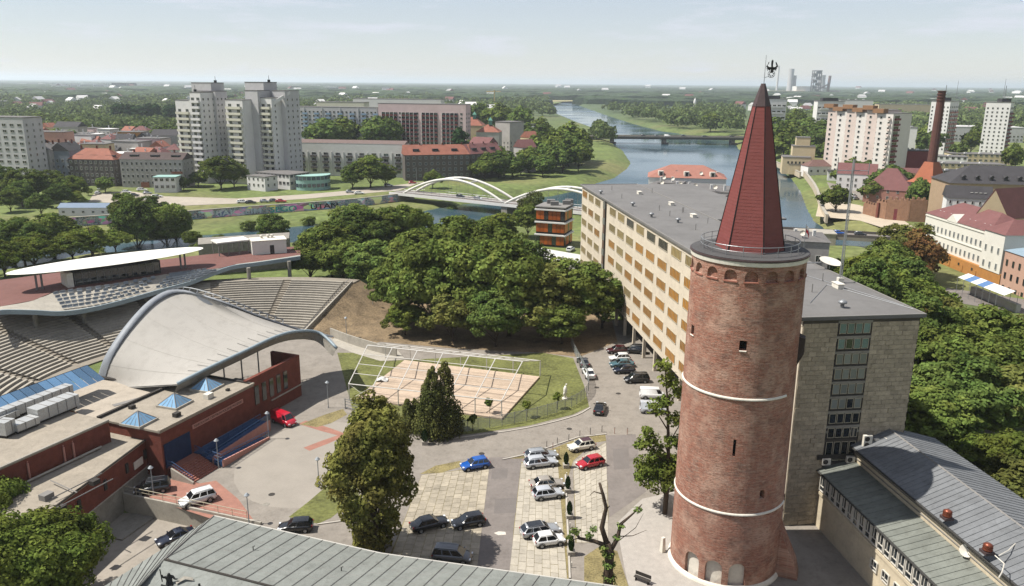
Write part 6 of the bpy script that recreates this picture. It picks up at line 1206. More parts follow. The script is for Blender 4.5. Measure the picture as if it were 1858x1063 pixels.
def roof_on(root, poly, h, kind, mat, rise=3., ov=.4):
    c = Vector((sum(p[0] for p in poly) / 4, sum(p[1] for p in poly) / 4)); P = [Vector(p) for p in poly]; E = [p + (p - c).normalized() * ov for p in P]
    if kind == 'flat': b = MB(); b.prism([tuple(p) for p in E], h, h + .35); return b.build('roof', mat, root)
    e01, e12 = (P[1] - P[0]).length, (P[2] - P[1]).length
    if e01 < e12: a, b_ = (E[0] + E[1]) / 2, (E[2] + E[3]) / 2; order = [0, 1, 2, 3]
    else: a, b_ = (E[1] + E[2]) / 2, (E[3] + E[0]) / 2; order = [1, 2, 3, 0]
    if kind == 'hip': d = (b_ - a) * .5 * min(1, min(e01, e12) / max(e01, e12)); a, b_ = a + d, b_ - d
    q = [E[i] for i in order]; V = [(p.x, p.y, h) for p in q] + [(a.x, a.y, h + rise), (b_.x, b_.y, h + rise)]
    b = MB(); b.add(V, [(0, 1, 4), (1, 2, 5, 4), (2, 3, 5), (3, 0, 4, 5), (3, 2, 1, 0)]); return b.build('roof', mat, root)
def bldg(name, label, px, pytop, Y, th, wl, wr, wall, roof='flat', rmat=None, rise=3., left=None, right=None, z0=0., h=None, cat='building', group=None, sunk=0.):
    """box building whose near corner's eave shows at the pixel, at depth Y; th turns it, wl/wr are its wall lengths to the left/right"""
    X, zt = D(px, pytop, Y); hh = h or zt - z0; t = thing(name, label, cat, (X, Y, z0), 0, group); pl = quadpoly((0, 0), R(th), wl, wr)
    b = MB(); b.prism(pl, -1.5 - sunk, hh); b.build('wall', wall, t); roof_on(t, pl, hh + .002, roof, rmat or m_flat, rise)
    for spec, (a, c) in ((left, (pl[3], pl[0])), (right, (pl[0], pl[1]))):
        if spec:
            for s_ in (spec if isinstance(spec, list) else [spec]): windows(t, a, c, *s_)
    t['hh'] = hh; return t, pl, hh
def chimneys(t, spots, mat=None, s=.7):
    for x, y, z, h in spots: b = MB(); b.box((x, y, z + h / 2), (s, s * .8, h)); b.box((x, y, z + h + .05), (s * 1.15, s * .95, .12)); b.build('chimney', mat or m_brick, t)
def balconies(t, p0, p1, z0, fh, rows, cols, w, d, mat, m0=0, m1=0, hgt=1.0):
    L, f, a = face_frame(p0, p1); st = (L - m0 - m1) / cols; b = MB(); b.box((0, -d / 2, .08), (w, d, .16)); b.box((0, -d + .05, .16 + hgt / 2), (w, .1, hgt))
    for s_ in (-1, 1): b.box((s_ * (w / 2 - .05), -d / 2, .16 + hgt / 2), (.1, d - .12, hgt))
    me = b.mesh('balcony', mat)
    for r in range(rows):
        for c in range(cols): x, y = f(m0 + st * (c + .5), .003); obj('balcony', me, t, (x, y, z0 + r * fh), a)
# ---- twin apartment towers
def apt(label, px, Y, blocks):
    X, _ = D(px, 330, Y); t = thing('apartment_tower', label, 'apartment tower', (X, Y, 0), 0, 'twin apartment towers')
    for (x, y, th, wl, wr, h, kl, kr, bal) in blocks:
        pl = quadpoly((x, y), R(th), wl, wr); b = MB(); b.prism(pl, -1, h); b.build('wall_block', m_gwhite if bal else m_panelg, t); roof_on(t, pl, h + .002, 'flat', m_flat, ov=.15)
        n = int((h - 4) / 2.85)
        if kl: windows(t, pl[3], pl[0], 3.2, 2.85, n, kl, 1.9 if bal else 1.2, 1.5, m_wf, m_gw, 1)
        if bal: balconies(t, pl[3], pl[0], 3.0, 2.85, n, 1, wl * .86, 1.3, bal)
        if kr: windows(t, pl[0], pl[1], 3.2, 2.85, n, kr, .9, 1.2, m_wf, m_gw, 0)
    return t
tA = apt('left concrete apartment tower with cream balconies, nearer the old town', 380, 408, [(-6.5, 1, 24, 10, 8, 41, 2, 0, m_yel), (0, -2, 24, 7, 10, 45, 2, 3, m_gwhite), (5, 5, 24, 12, 8, 45.5, 0, 3, None), (2, 8, 24, 13, 9, 49.5, 0, 0, None)])
tB = apt('right concrete apartment tower with sloping parapets, beside the slab blocks', 465, 404, [(-4, 0, 24, 11, 11, 41.5, 2, 0, m_yel), (2.5, 4, 24, 8, 9, 46, 0, 0, None), (9.5, 3, 24, 7, 10, 42.5, 2, 2, m_yel), (15, 8, 24, 8, 11, 46, 0, 3, None), (4, 10, 24, 12, 10, 50, 0, 0, None)])
for t, (x, y, z) in ((tA, (3, 12, 49.8)), (tB, (6, 13, 50.3)), (tA, (-5, 5, 45.3))):
    b = MB(); b.tube([(x, y, z), (x, y, z + 3.2)], .1, 4); b.box((x, y, z + .6), (1.2, 1.0, 1.2)); b.build('roof_antenna', m_iron, t)
b = MB(); b.add([(10, 4, 41), (17, 11, 46), (17, 11, 44.5), (10, 4, 39), (9.7, 4.4, 41), (16.7, 11.4, 46), (16.7, 11.4, 44.5), (9.7, 4.4, 39)], [(0, 1, 2, 3), (7, 6, 5, 4), (0, 4, 5, 1)]); b.build('sloping_parapet', m_gwhite, tB)
# ---- slab blocks behind
WS = lambda r, c, w=1.5, h=1.4, f=m_wf, g=m_gw, b=1, z0=2.5, fh=2.85: (z0, fh, r, c, w, h, f, g, b)
t, pl, hh = bldg('slab_block', 'long grey-white slab block with blue balconies behind the tower right', 700, 196, 575, 10, 68, 12, m_panelg, left=WS(10, 22), right=WS(10, 3))
balconies(t, pl[3], pl[0], 2.3, 2.85, 10, 7, 3.4, 1.1, M('blue_balcony', '#8aa3b8', var=.08), m0=3, m1=3)
for k in range(5): x, y = lerp(pl[3], pl[0], (k + .5) / 5); b = MB(); b.box((x, y, hh / 2), (.5, .8, hh)); b.build('pilaster', m_gwhite, t)
t, pl, hh = bldg('slab_block', 'pink slab block with dark red loggias facing the river', 845, 190, 560, 13, 64, 12, m_pinkf, left=WS(10, 10, 1.6, 1.4), right=WS(10, 3))
L_, f_, a_ = face_frame(pl[3], pl[0])
lg = MB(); lg.box((0, -.15, 1.2), (2.4, .3, 2.5), mi=1); lg.box((0, -.95, .5), (2.4, .1, 1.0)); lg.box((0, -.5, .02), (2.4, 1.0, .12)); lm = lg.mesh('loggia', [m_redb, m_gw]); wl_ = MB(); wl_.box((0, -.55, 14.2), (.25, 1.1, 28.6)); wm_ = wl_.mesh('loggia_fin', m_gwhite)
for c in range(20):
    if c % 5 == 4: continue
    x, y = f_(4 + c * 2.95, .004); obj('loggia_fin', wm_, t, (x - 1.3 * math.cos(a_), y - 1.3 * math.sin(a_), 1.8), a_)
    for r in range(10): obj('loggia', lm, t, (x, y, 2.2 + 2.85 * r), a_)
bldg('slab_block', 'farther pale slab block roofline rising behind the pink one', 800, 181, 690, 10, 78, 12, m_gwhite, left=WS(9, 24, 1.6, 1.3))
bldg('slab_block', 'far pale block left of the pink one, mostly hidden', 660, 186, 650, 10, 40, 12, m_yel, left=WS(9, 12, 1.6, 1.3))
# ---- balcony row house and red-roofed tenement by the bridge
t, pl, hh = bldg('row_house', 'grey four-storey row house with dark balconies and long roof', 733, 262, 440, 8, 62, 11, m_gwhite, 'gable', M('brown_grey_roof', '#6d5d58', var=.12), 1.6, left=(1.2, 3.1, 4, 9, 2.6, 1.5, m_wf, m_gw, 2), right=WS(4, 2, z0=1.5, fh=3.1))
balconies(t, pl[3], pl[0], 4.0, 3.1, 3, 9, 3.4, 1.3, m_dgrey, hgt=.9)
for k in range(10): x, y = lerp(pl[3], pl[0], k / 9); b = MB(); b.box((x, y - .4, 6.8), (.35, .9, 13)); b.build('party_fin', m_gwhite, t)
t, pl, hh = bldg('tenement_house', 'dark grey tenement with long orange tiled roof by the arch bridge', 738, 285, 425, 12, .1, 1, m_dgrey)
for o in list(t.children): bpy.data.objects.remove(o)
A0, A1, A2 = Vector((-1, 0)), Vector((33, 9)), Vector((50, 24)); 
for i, (p, q) in enumerate(((A0, A1), (A1 + Vector((.4, .1)), A2))):
    d = (q - p).normalized(); n = Vector((-d.y, d.x)) * 11; pl = [tuple(p), tuple(q), tuple(q + n), tuple(p + n)]; b = MB(); b.prism(pl, -1, 13.5); b.build('wall', m_dgrey, t); roof_on(t, pl, 13.502, 'gable', m_tile if i == 0 else m_tile2, 5.0, .5)
    windows(t, pl[0], pl[1], 1.0, 3.1, 4, 11 if i == 0 else 6, 1.3, 1.5, m_wf, m_gb, 1)
    for k in range(3): c = p.lerp(q, (k + .6) / 3.4) + n * .25; b = MB(); b.box((c.x, c.y, 15.6), (3.2, 2.2, 1.8), rz=math.atan2(d.y, d.x)); b.build('dormer', m_slate, t)
    chimneys(t, [(*(p.lerp(q, u) + n * .5), 17.5, 1.8) for u in (.25, .6, .9)])
# ---- white low building under the towers (curved glass front)
t, pl, hh = bldg('clinic_building', 'low pale teal and white building with curved glazed front', 525, 318, 385, 28, 22, 14, m_gwhite, rmat=m_flat, left=[(1.4, 3.4, 2, 9, 1.6, 1.5, m_wf, m_gw, 1)], right=[(1.4, 3.4, 2, 5, 1.8, 1.5, m_wf, m_gb, 1)])
b = MB(); b.lathe([(9, 0), (9, hh - .3), (9.3, hh), (0, hh + .05)], 20, (9, 6), a0=R(-130), a1=R(30)); b.build('curved_front', m_teal, t)
for k in range(11):
    a = R(-125 + 14 * k)
    for z in (1.6, 5.0): b = MB(); b.box((9 + 9.05 * math.cos(a), 6 + 9.05 * math.sin(a), z + .8), (1.7, .12, 1.6), rz=a + math.pi / 2); b.build('window', m_gb, t)
bldg('clinic_wing', 'small white wing with teal band left of the twin towers base', 318, 322, 372, -5, 10, 8, m_gwhite, left=[(1.2, 3.2, 2, 4, 1.5, 1.4, m_wf, m_gw, 1)], rmat=m_teal)
bldg('white_annex', 'plain white annex below the right apartment tower', 480, 322, 378, 30, 12, 8, m_gwhite, left=WS(2, 4, 1.1, 1.3, z0=1.2), right=WS(2, 2, 1.1, 1.3, z0=1.2))
# ---- left edge block and old town
t, pl, hh = bldg('apartment_block', 'pale grey apartment block cut by the left picture edge', 40, 214, 385, 12, 26, 12, m_panelg, left=[(2, 2.9, 10, 6, 2.2, 1.3, m_wf, m_gw, 1)], right=WS(10, 3, 1, 1.3))
OT = [('tenement_house', 'grey tenement with pale ribbed roof left of the dark gabled one', 88, 272, 398, 10, 10, 12, m_grey, 'gable', m_flat, 3, 4, 3), ('tenement_house', 'blue-grey tenement under a dark slate roof', 125, 274, 400, 8, 11, 12, M('blue_grey_wall', '#7e858e', var=.1, dirt=.2), 'gable', m_slate, 4, 4, 4), ('tenement_house', 'dark corner tenement with bright orange tiled roof', 205, 290, 392, 8, 24, 12, m_dgrey, 'hip', m_tile, 5, 4, 9), ('tenement_house', 'long pale tenement with flat dark roof and dormers', 330, 290, 388, 3, 31, 12, m_grey, 'gable', M('dark_brown_roof', '#4d403d', var=.12), 3, 4, 13)]
for nm, lb, px, py, Y, th, wl, wr, wm, rk, rm, rise, rows, cols in OT:
    t, pl, hh = bldg(nm, lb, px, py, Y, th, wl, wr, wm, rk, rm, rise, left=[(.8, 3.05, rows, cols, 1.15, 1.5, m_wf, m_gw, 1)], right=WS(rows, 3, 1.1, 1.5, z0=.8, fh=3.05))
    c = lerp(pl[0], pl[2], .5); d = (Vector(pl[0]) - Vector(pl[3])).normalized()
    chimneys(t, [(c[0] + d.x * s_, c[1] + d.y * s_, hh + rise - .6, 1.8) for s_ in (-wl * .35, 0, wl * .3)])
    if cols > 8:
        for k in range(3): p = lerp(pl[3], pl[0], (k + .5) / 3); q = (p[0] + 1.2, p[1] + 3.2); b = MB(); b.box((*q, hh + 1.2), (4.2, 2.4, 1.6), rz=-R(th)); b.build('dormer', m_slate, t); b = MB(); b.box((q[0] - .2, q[1] - 1.23, hh + 1.2), (3.4, .08, .9), rz=-R(th)); b.build('dormer_window', m_gw, t)
b = MB(); b.box((-3, -.08, 7.5), (5.5, .12, 1.0)); b.build('orange_panel', m_tile, t); b = MB(); b.box((-19, -.08, 1.4), (4, .12, 2.6)); b.build('orange_panel', m_tile, t)
FARH = [(190, 262, 455, m_crm, m_flat, 'yellow-green walled'), (250, 258, 470, m_grey, m_flat, 'grey'), (290, 252, 480, m_pinkf, m_flat, 'mauve'), (115, 240, 500, M('salmon_wall', '#b98e7d', var=.1), m_flat, 'salmon-walled'), (165, 246, 520, m_gwhite, m_flat, 'white'), (215, 246, 540, m_gwhite, m_flat, 'pale'), (255, 240, 600, m_or, m_flat, 'orange-striped'), (300, 238, 640, m_flat, m_flat, 'dark-roofed'), (70, 242, 520, m_pinkf, m_tile, 'rose'), (140, 230, 600, m_grey, m_slate, 'slate-roofed'), (320, 246, 500, m_grey, m_slate, 'brownish'), (285, 230, 720, m_panelg, m_flat, 'long grey'), (50, 226, 640, m_gwhite, m_flat, 'small white')]
for i, (px, py, Y, wm, rm, w_) in enumerate(FARH):
    rk = 'flat' if rm is m_flat else 'gable'; t, pl, hh = bldg('town_house', w_ + ' town house in the roofscape behind the orange-roofed tenement, ' + ORD[[5, 7, 10, 2, 4, 6, 8, 11, 1, 3, 12, 9, 0][i]], px, py, Y, 10 + 25 * ((i * 37 % 10) / 10 - .4), 14 + (i * 5) % 8, 11, wm, rk, rm, 3.5, left=WS(3, 4, 1.2, 1.5, z0=1), group='roofscape houses')
    chimneys(t, [(-3, 4, hh, 1.6), (-8, 7, hh, 1.6)], m_gwhite)
COLS = [(m_gwhite, 'white'), (m_crm, 'cream'), (m_grey, 'grey'), (MATS['salmon_wall'], 'salmon'), (m_pinkf, 'pink'), (m_panelg, 'pale grey')]; RFS = [(m_flat, 'flat', 'dark flat roof'), (m_tile, 'gable', 'orange gabled roof'), (m_slate, 'gable', 'slate gabled roof'), (m_gwhite, 'flat', 'white flat roof'), (m_tile2, 'hip', 'deep red roof')]
for r_, (Y, hh_, rn) in enumerate([(432, 11.5, 'nearest'), (468, 12, 'second'), (510, 12.5, 'third'), (560, 12.5, 'fourth'), (625, 13, 'farthest')]):
    for i in range(10):
        wm_, wn_ = COLS[(i * 7 + r_ * 3) % 6]; rm_, rk_, rn_ = RFS[(i * 3 + r_ * 2) % 5]
        t, pl, hh = bldg('town_house', '%s old-town house, %s, %s, %s row' % (wn_, rn_, ORD[i], rn), 62 + 29 * i + rng.uniform(-6, 6), 262, Y + rng.uniform(-10, 10), rng.uniform(-8, 30), rng.uniform(7, 12), rng.uniform(7, 11), wm_, rk_, rm_, 3.2, left=(hh_ - 6.4, 3, 2, 3, 1.1, 1.4, m_wf, m_gw, 0), h=hh_ + rng.uniform(-1.5, 2), group='roofscape houses'); chimneys(t, [(-2, 3, hh + 1, 1.8)], m_gwhite, .6)
# shed with blue roof, on the far bank
t, pl, hh = bldg('storage_shed', 'long low shed with blue-grey pitched roof on the canal bank', 213, 381, 305, -4, 22, 6.5, m_gwhite, 'gable', M('blue_roof', '#6d7d90', rough=.5, var=.08), 1.4, left=WS(1, 6, 1, .8, z0=.3), h=3.2)
# ---- riverside houses (middle)
for (px, py, Y, th, wl, wr, h, wm, rk, rm, rise, lb) in [(875, 228, 600, 8, 22, 14, None, m_crm, 'hip', m_tile, 6, 'orange-roofed house with green lantern above the river meadow'), (905, 240, 560, 8, 16, 14, None, m_grey, 'hip', m_tile, 5, 'grey house with orange roof below the lantern house'), (925, 222, 590, 40, 14, 16, None, m_grey, 'flat', m_flat, 1, 'grey flat-roofed block beside the orange-roofed houses'), (885, 262, 500, 30, 14, 12, None, m_dgrey, 'gable', m_tile2, 4, 'dark red gabled house at the bend of the row'), (948, 268, 470, 55, 9, 10, None, m_grey, 'gable', m_tile2, 4.5, 'grey gabled house by the riverbank trees'), (960, 250, 540, 50, 9, 9, None, m_crm, 'gable', m_tile, 4, 'small orange-roofed house behind the grey gabled one'), (968, 226, 640, 20, 14, 10, None, m_gwhite, 'flat', m_flat, 1, 'white flat building half hidden by the riverbank trees')]:
    t, pl, hh = bldg('riverside_house', lb, px, py, Y, th, wl, wr, wm, rk, rm, rise, left=WS(3, max(2, int(wl / 3.5)), 1.1, 1.5, z0=1), right=WS(3, max(2, int(wr / 4)), 1.1, 1.5, z0=1))
    if 'lantern' in lb and 'with' in lb: b = MB(); b.box((-6, 7, hh + 6.2), (2.4, 2.4, 3)); b.add([(-7.6, 5.4, hh + 7.7), (-4.4, 5.4, hh + 7.7), (-4.4, 8.6, hh + 7.7), (-7.6, 8.6, hh + 7.7), (-6, 7, hh + 10)], [(0, 1, 4), (1, 2, 4), (2, 3, 4), (3, 0, 4)]); b.build('copper_lantern', M('copper_green', '#5f8f7d', var=.1), t)
# ---- orange glass building between bridge and office
t, pl, hh = bldg('glass_office', 'orange-panelled cubic office building with grey bands by the arch bridge', 1025, 378, 250, 20, 9.5, 9, M('dark_core', '#2b2522', var=.1), h=12.6, z0=0, rmat=m_trim)
m_op = M('orange_panel_glass', '#a8511c', rough=.3, var=.15, objvar=.3, spec=.6)
for a, c in ((pl[3], pl[0]), (pl[0], pl[1])):
    L_, f_, an = face_frame(a, c)
    for r in range(3):
        for k in range(7):
            x, y = f_(L_ * (k + .5) / 7, 0); b = MB(); b.box((0, -.06, 1.65), (L_ / 7 - .12, .12, 3.1)); b.build('facade_panel', m_op if (k + r) % 4 else m_gd, t, (x, y, .6 + 4.05 * r), an)
        x, y = f_(L_ / 2, 0); b = MB(); b.box((0, -.25, .25), (L_ + .8, .6, .45)); b.build('floor_band', m_gwhite, t, (x, y, 4.05 * (r + 1) - .45), an)
for x, y in ((-3, 5), (1, 7), (-4, 9), (2, 10)): b = MB(); b.box((x, y, hh + 1), (2.6, 1.6, 1.3)); b.build('roof_unit', m_trim, t)
t, pl, hh = bldg('flat_hall', 'single-storey hall with white membrane roof among the trees', 1050, 470, 205, 40, 22, 10, m_grey, rmat=M('white_roof', '#c6c4bf', var=.06, dirt=.1), h=4.5)
# ---- roofs behind the office block
for (px, py, Y, th, wl, wr, wm, rk, rm, rise, lb) in [(1268, 345, 232, 25, 16, 14, m_gwhite, 'flat', m_flat, 1, 'pale grey stair-tower house behind the office roof'), (1318, 325, 250, 10, 24, 14, m_gwhite, 'hip', M('salmon_tile', '#96685b', var=.12), 3.5, 'house with salmon mansard roof and white dormers behind the office'), (1335, 352, 215, 30, 16, 14, m_gwhite, 'flat', m_flat, 1, 'white flat-roofed house next to the spire'), (1300, 365, 205, 28, 12, 12, m_panelg, 'flat', m_flat, 1, 'low grey roof terrace house behind the office roof'), (1237, 335, 240, 20, 7, 7, m_crm, 'flat', m_flat, 1, 'small cream lift tower behind the office roof'), (1506, 440, 165, 12, 16, 12, m_grey, 'hip', m_flat, 1.2, 'grey house with flat hipped roof right behind the tower')]:
    t, pl, hh = bldg('town_house', lb, px, py, Y, th, wl, wr, wm, rk, rm, rise, left=WS(3, max(2, int(wl / 3.5)), 1.1, 1.5, z0=max(1, 8)), right=WS(3, max(2, int(wr / 4)), 1.1, 1.5, z0=8))
    chimneys(t, [(-2, 4, hh, 1.8), (-5, 7, hh, 1.5)], m_gwhite, .6)
    for x, y in ((-wl * .3, 3), (-wl * .6, 6)): b = MB(); b.lathe([(0, 0), (.45, .1), (.6, .3)], 10, (0, 0)); o = b.build('dish', m_white, t, (x, y, hh + 1.4)); o.rotation_euler = (R(70), 0, R(-30)); b = MB(); b.tube([(x, y, hh), (x, y, hh + 1.4)], .06, 4); b.build('dish_pole', m_rail, t)
    if 'mansard' in lb:
        for k in range(3): p = lerp(pl[3], pl[0], (k + .5) / 3); b = MB(); b.box((p[0], p[1] + 1.4, hh + 1.1), (1.6, 1.4, 1.7)); b.build('dormer', m_white, t); b = MB(); b.box((p[0], p[1] + .67, hh + 1.1), (.8, .06, 1.1)); b.build('dormer_window', m_gw, t)
# ---- right bank
t, pl, hh = bldg('stepped_house', 'cream stepped villa with terraces above the river wall', 1430, 268, 480, -18, .1, .1, m_crm)
for o in list(t.children): bpy.data.objects.remove(o)
for x, y, w, d, h in ((8, 8, 16, 14, 9), (14, 14, 13, 12, 15), (14, 16, 8, 8, 20), (12, 3, 18, 8, 5)):
    b = MB(); b.box((x, y, h / 2 - .5), (w, d, h + 1), rz=-.25); b.build('wall_block', m_crm, t); b = MB(); b.box((x, y, h + .15), (w + .4, d + .4, .3), rz=-.25); b.build('roof', m_flat, t)
for k in range(7): b = MB(); b.box((1.6 + 2.1 * k, 2.0 - .53 * k, 6), (1.1, .2, 1.4), rz=-.25); b.build('window', m_gw, t)
t, pl, hh = bldg('river_house', 'low house with brown hipped roof beside the cream villa', 1515, 300, 470, -5, 16, 10, m_gwhite, 'hip', M('brown_roof', '#6a504a', var=.12), 3.5, left=WS(1, 4, 1.2, 1.4, z0=.8), h=5)
t, pl, hh = bldg('river_house', 'small white annex with dark roof near the river wall', 1523, 318, 440, 20, 6, 8, m_gwhite, rmat=m_slate, left=WS(1, 2, 1.2, 1.4, z0=.8), h=5)
t, pl, hh = bldg('gabled_house', 'white house with pinkish red roof behind the round tree', 1590, 318, 395, 25, 18, 12, m_gwhite, 'gable', m_tile2, 5, right=WS(2, 3, 1, 1.4, z0=1), left=WS(2, 5, 1, 1.4, z0=1))
m_hrp = M('peach_facade', '#cdbdb3', var=.08, scale=.2); m_hrw = M('ivory_facade', '#d6d0c8', var=.06, scale=.2)
t, pl, hh = bldg('apartment_block', 'tall peach and cream high-rise with maroon balconies on the right bank', 1622, 204, 430, 62, 12, .1, m_hrw, h=37)
for o in list(t.children): bpy.data.objects.remove(o)
TH = R(63); Lf = Vector((-math.cos(TH), math.sin(TH))); 
for k in range(6):                                             # stepped bays receding to the left
    c = Vector((0, 0)) + Vector((-2.4, 7.6)) * k; pl = quadpoly(tuple(c), R(52), 8.6, 20); h = 36.5 + (k % 2) * 1.5; b = MB(); b.prism(pl, -1, h); b.build('wall_block', m_hrp if k % 2 else m_hrw, t); roof_on(t, pl, h + .002, 'flat', m_flat, ov=.1)
    windows(t, pl[3], pl[0], 2.2, 2.8, 12, 2, 1.3, 1.3, m_wf, m_gw, 0)
    lb_ = MB(); p = lerp(pl[3], pl[0], .78)
    for r in range(12): b = MB(); b.box((p[0] - .3, p[1] - .5, 3 + 2.8 * r), (1.5, 1.0, 1.0), rz=-R(52)); b.build('balcony', m_hrp, t)
    b = MB(); b.box((pl[0][0] - 4, pl[0][1] + 7, h + 1.4), (6, 5, 2.2), rz=-R(52)); b.build('roof_hut', M('rust_hut', '#8a684c', var=.1), t)
pl = quadpoly((0, 0), R(52), 8.6, 20)
L_, f_, an = face_frame(pl[0], pl[1])
for r in range(12): x, y = f_(4.2, 0); b = MB(); b.box((0, -.5, .5), (5.2, 1.0, 1.05)); b.build('maroon_balcony', m_redb, t, (x, y, 2.4 + 2.8 * r), an); b = MB(); b.box((0, -.05, 1.7), (5.0, .12, 1.3)); b.build('balcony_window', m_gw, t, (x, y, 2.4 + 2.8 * r), an)
# office blocks behind the spire, white high-rises
for (px, py, Y, th, wl, wr, lb, wm, fl) in [(1428, 180, 700, 5, 24, 12, 'white seven-storey block with ribbon windows directly right of the spire', m_gwhite, 7), (1533, 184, 690, 5, 22, 12, 'white seven-storey block with ribbon balconies left of the high-rise', m_gwhite, 7)]:
    t, pl, hh = bldg('office_building', lb, px, py, Y, th, wl, wr, wm, left=[(2, (D(px, py, Y)[1] - 4) / fl, fl, 6, 2.8, 1.5, m_wf, m_gw, 1)], right=WS(fl, 2, 1.2, 1.4))
    balconies(t, pl[3], pl[0], 2, (hh - 4) / fl, fl, 1, wl * .8, 1.4, m_gwhite); b = MB(); b.box((-wl / 2, 6, hh + 1.5), (wl * .6, 5, 2.6)); b.build('roof_hut', m_slate, t)
for (px, py, Y, th, wl, wr, lb, wm, bm_) in [(1725, 184, 620, 50, 14, 16, 'white high-rise with pink balconies right of the chimney', m_gwhite, M('pink_balcony', '#a87870', var=.1)), (1835, 186, 600, 40, 16, 14, 'white high-rise with dark side at the right edge', m_gwhite, m_redb)]:
    t, pl, hh = bldg('apartment_block', lb, px, py, Y, th, wl, wr, wm, left=WS(12, 5, 1.2, 1.3), right=WS(12, 5, 1.6, 1.4)); balconies(t, pl[0], pl[1], 2, 2.9, 11, 2, 5, 1.2, bm_)
    b = MB(); b.box((0, 9, hh + 1.5), (7, 6, 2.5)); b.build('roof_hut', m_slate, t); b = MB(); b.tube([(0, 9, hh), (0, 9, hh + 12)], .25, 5); b.build('antenna', m_rail, t)
# long hall roofs on the right
for (px, py, Y, th, wl, wr, lb, wm, rm) in [(1760, 262, 520, 20, 34, 14, 'white flat hall building right of the brick chimney', m_gwhite, m_flat), (1850, 250, 540, 12, 40, 16, 'pale yellow school building with flat roofs', m_crm, m_flat), (1830, 272, 470, 10, 44, 14, 'low pale yellow wing in front of the school', m_crm, m_flat), (1795, 290, 430, 8, 26, 10, 'grey low hall with flat roof before the slate-roofed building', m_grey, m_slate), (1700, 275, 440, 10, 34, 10, 'dark red low shop row with white arches behind the chimney', m_redb, m_slate), (1665, 232, 600, 20, 10, 8, 'small white kiosk building with red stripe', m_gwhite, m_flat), (1860, 232, 760, 10, 60, 30, 'far large warehouse with pale roof', m_panelg, m_panelg), (1690, 190, 1300, 5, 80, 20, 'far cream industrial hall beyond the chimney', m_crm, m_flat), (1585, 182, 800, 10, 30, 10, 'white hospital block behind the high-rise', m_gwhite, m_flat)]:
    hx = 6.5 if ('yellow' in lb or 'white flat hall' in lb or 'grey low' in lb) else None
    t, pl, hh = bldg('hall_building', lb, px, py, Y, th, wl, wr, wm, rmat=rm, h=hx, left=WS(2 if D(px, py, Y)[1] > 7 else 1, int(wl / 3.2), 1.8, 1.4, z0=1, fh=3.2))
    for k in range(3): b = MB(); b.box((-wl * (k + 1) / 4, wr * .5, hh + .7), (1.8, 1.2, .9)); b.build('roof_unit', m_gwhite, t)
# brick chimney with the orange hipped base and the castle-like red roofs
chx, chy = D(1690, 300, 335)[0], 335; ch = thing('brick_chimney', 'tall dark brick chimney stack rising from an orange pyramid roof', 'chimney', (chx, chy, 0))
_, ztop = D(1698, 165, 335); m_chb = M('chimney_brick', '#5a3a33', var=.25, scale=.6, stretch=(1, 1, 3))
b = MB(); b.tube([(0, 0, 12), (.1, 0, ztop)], [2.0, 1.45], 12); b.build('stack', m_chb, ch)
for z in (ztop - 3.6, ztop - 2.4, ztop - 1.2, ztop): b = MB(); b.lathe([(1.5, z - .2), (1.72, z - .1), (1.72, z + .1), (1.45, z + .15)], 14); b.build('stack_ring', m_chb, ch)
b = MB(); s1, s2 = 6.2, 2.0; b.add([(-s1, -s1, 12), (s1, -s1, 12), (s1, s1, 12), (-s1, s1, 12), (-s1 * .7, -s1 * .7, 13.4), (s1 * .7, -s1 * .7, 13.4), (s1 * .7, s1 * .7, 13.4), (-s1 * .7, s1 * .7, 13.4), (-s2, -s2, 20.5), (s2, -s2, 20.5), (s2, s2, 20.5), (-s2, s2, 20.5)], [(0, 1, 5, 4), (1, 2, 6, 5), (2, 3, 7, 6), (3, 0, 4, 7), (4, 5, 9, 8), (5, 6, 10, 9), (6, 7, 11, 10), (7, 4, 8, 11), (3, 2, 1, 0)]); b.build('pyramid_roof', M('orange_tile', '#995c43', var=.12, scale=.6), ch, rz=.5)
b = MB(); b.box((0, 0, 5.5), (9, 9, 13), rz=.5); b.build('base_tower', M('dark_brick', '#3f2a24', var=.3), ch)
for k in range(6): b = MB(); b.box((-3 + 1.2 * k, -5.3 + .5 * k, 8), (.7, .3, 1.2), rz=.5); b.build('window', m_gwhite, ch)
for (px, py, Y, th, wl, wr, rise, lb) in [(1660, 322, 350, 30, 20, 16, 9, 'house with broad deep red hipped roof left of the chimney base'), (1722, 326, 345, 35, 14, 20, 8, 'house with deep red roof right of the chimney base'), (1700, 303, 375, 20, 26, 12, 7, 'long deep red roof behind the chimney')]:
    bldg('red_roofed_house', lb, px, py, Y, th, wl, wr, M('rose_wall', '#9b6f63', var=.12), 'hip', m_tile2, rise, h=6, left=WS(2, 5, 1, 1.4, z0=1), right=WS(2, 4, 1, 1.4, z0=1))
# fort: crenellated brick wall and gate
fo = thing('town_wall', 'ruined brick town wall with battlements and a gate niche', 'wall', (*G(1632, 400, 0), 0)); m_fb = M('old_orange_brick', '#8c6a54', var=.2, scale=.8, fine=.7, dirt=.3)
fpts = [(-7, 16), (-5.5, 8), (-4, 3), (2.5, -1.5), (8, -3), (8.5, 2)]
for k in range(5):
    p, q = Vector(fpts[k]), Vector(fpts[k + 1]); d = q - p; h = (4.5, 6.5, 8, 8.5, 7.5)[k]; b = MB(); b.box(((p.x + q.x) / 2, (p.y + q.y) / 2, h / 2), (d.length + .6, 1.2, h), rz=math.atan2(d.y, d.x)); b.build('wall_section', m_fb, fo)
    for j in range(max(2, int(d.length / 1.6))): c = p.lerp(q, (j + .5) / max(2, int(d.length / 1.6))); b = MB(); b.box((c.x, c.y, h + .45), (.8, 1.0, .9), rz=math.atan2(d.y, d.x)); b.build('merlon', m_fb, fo)
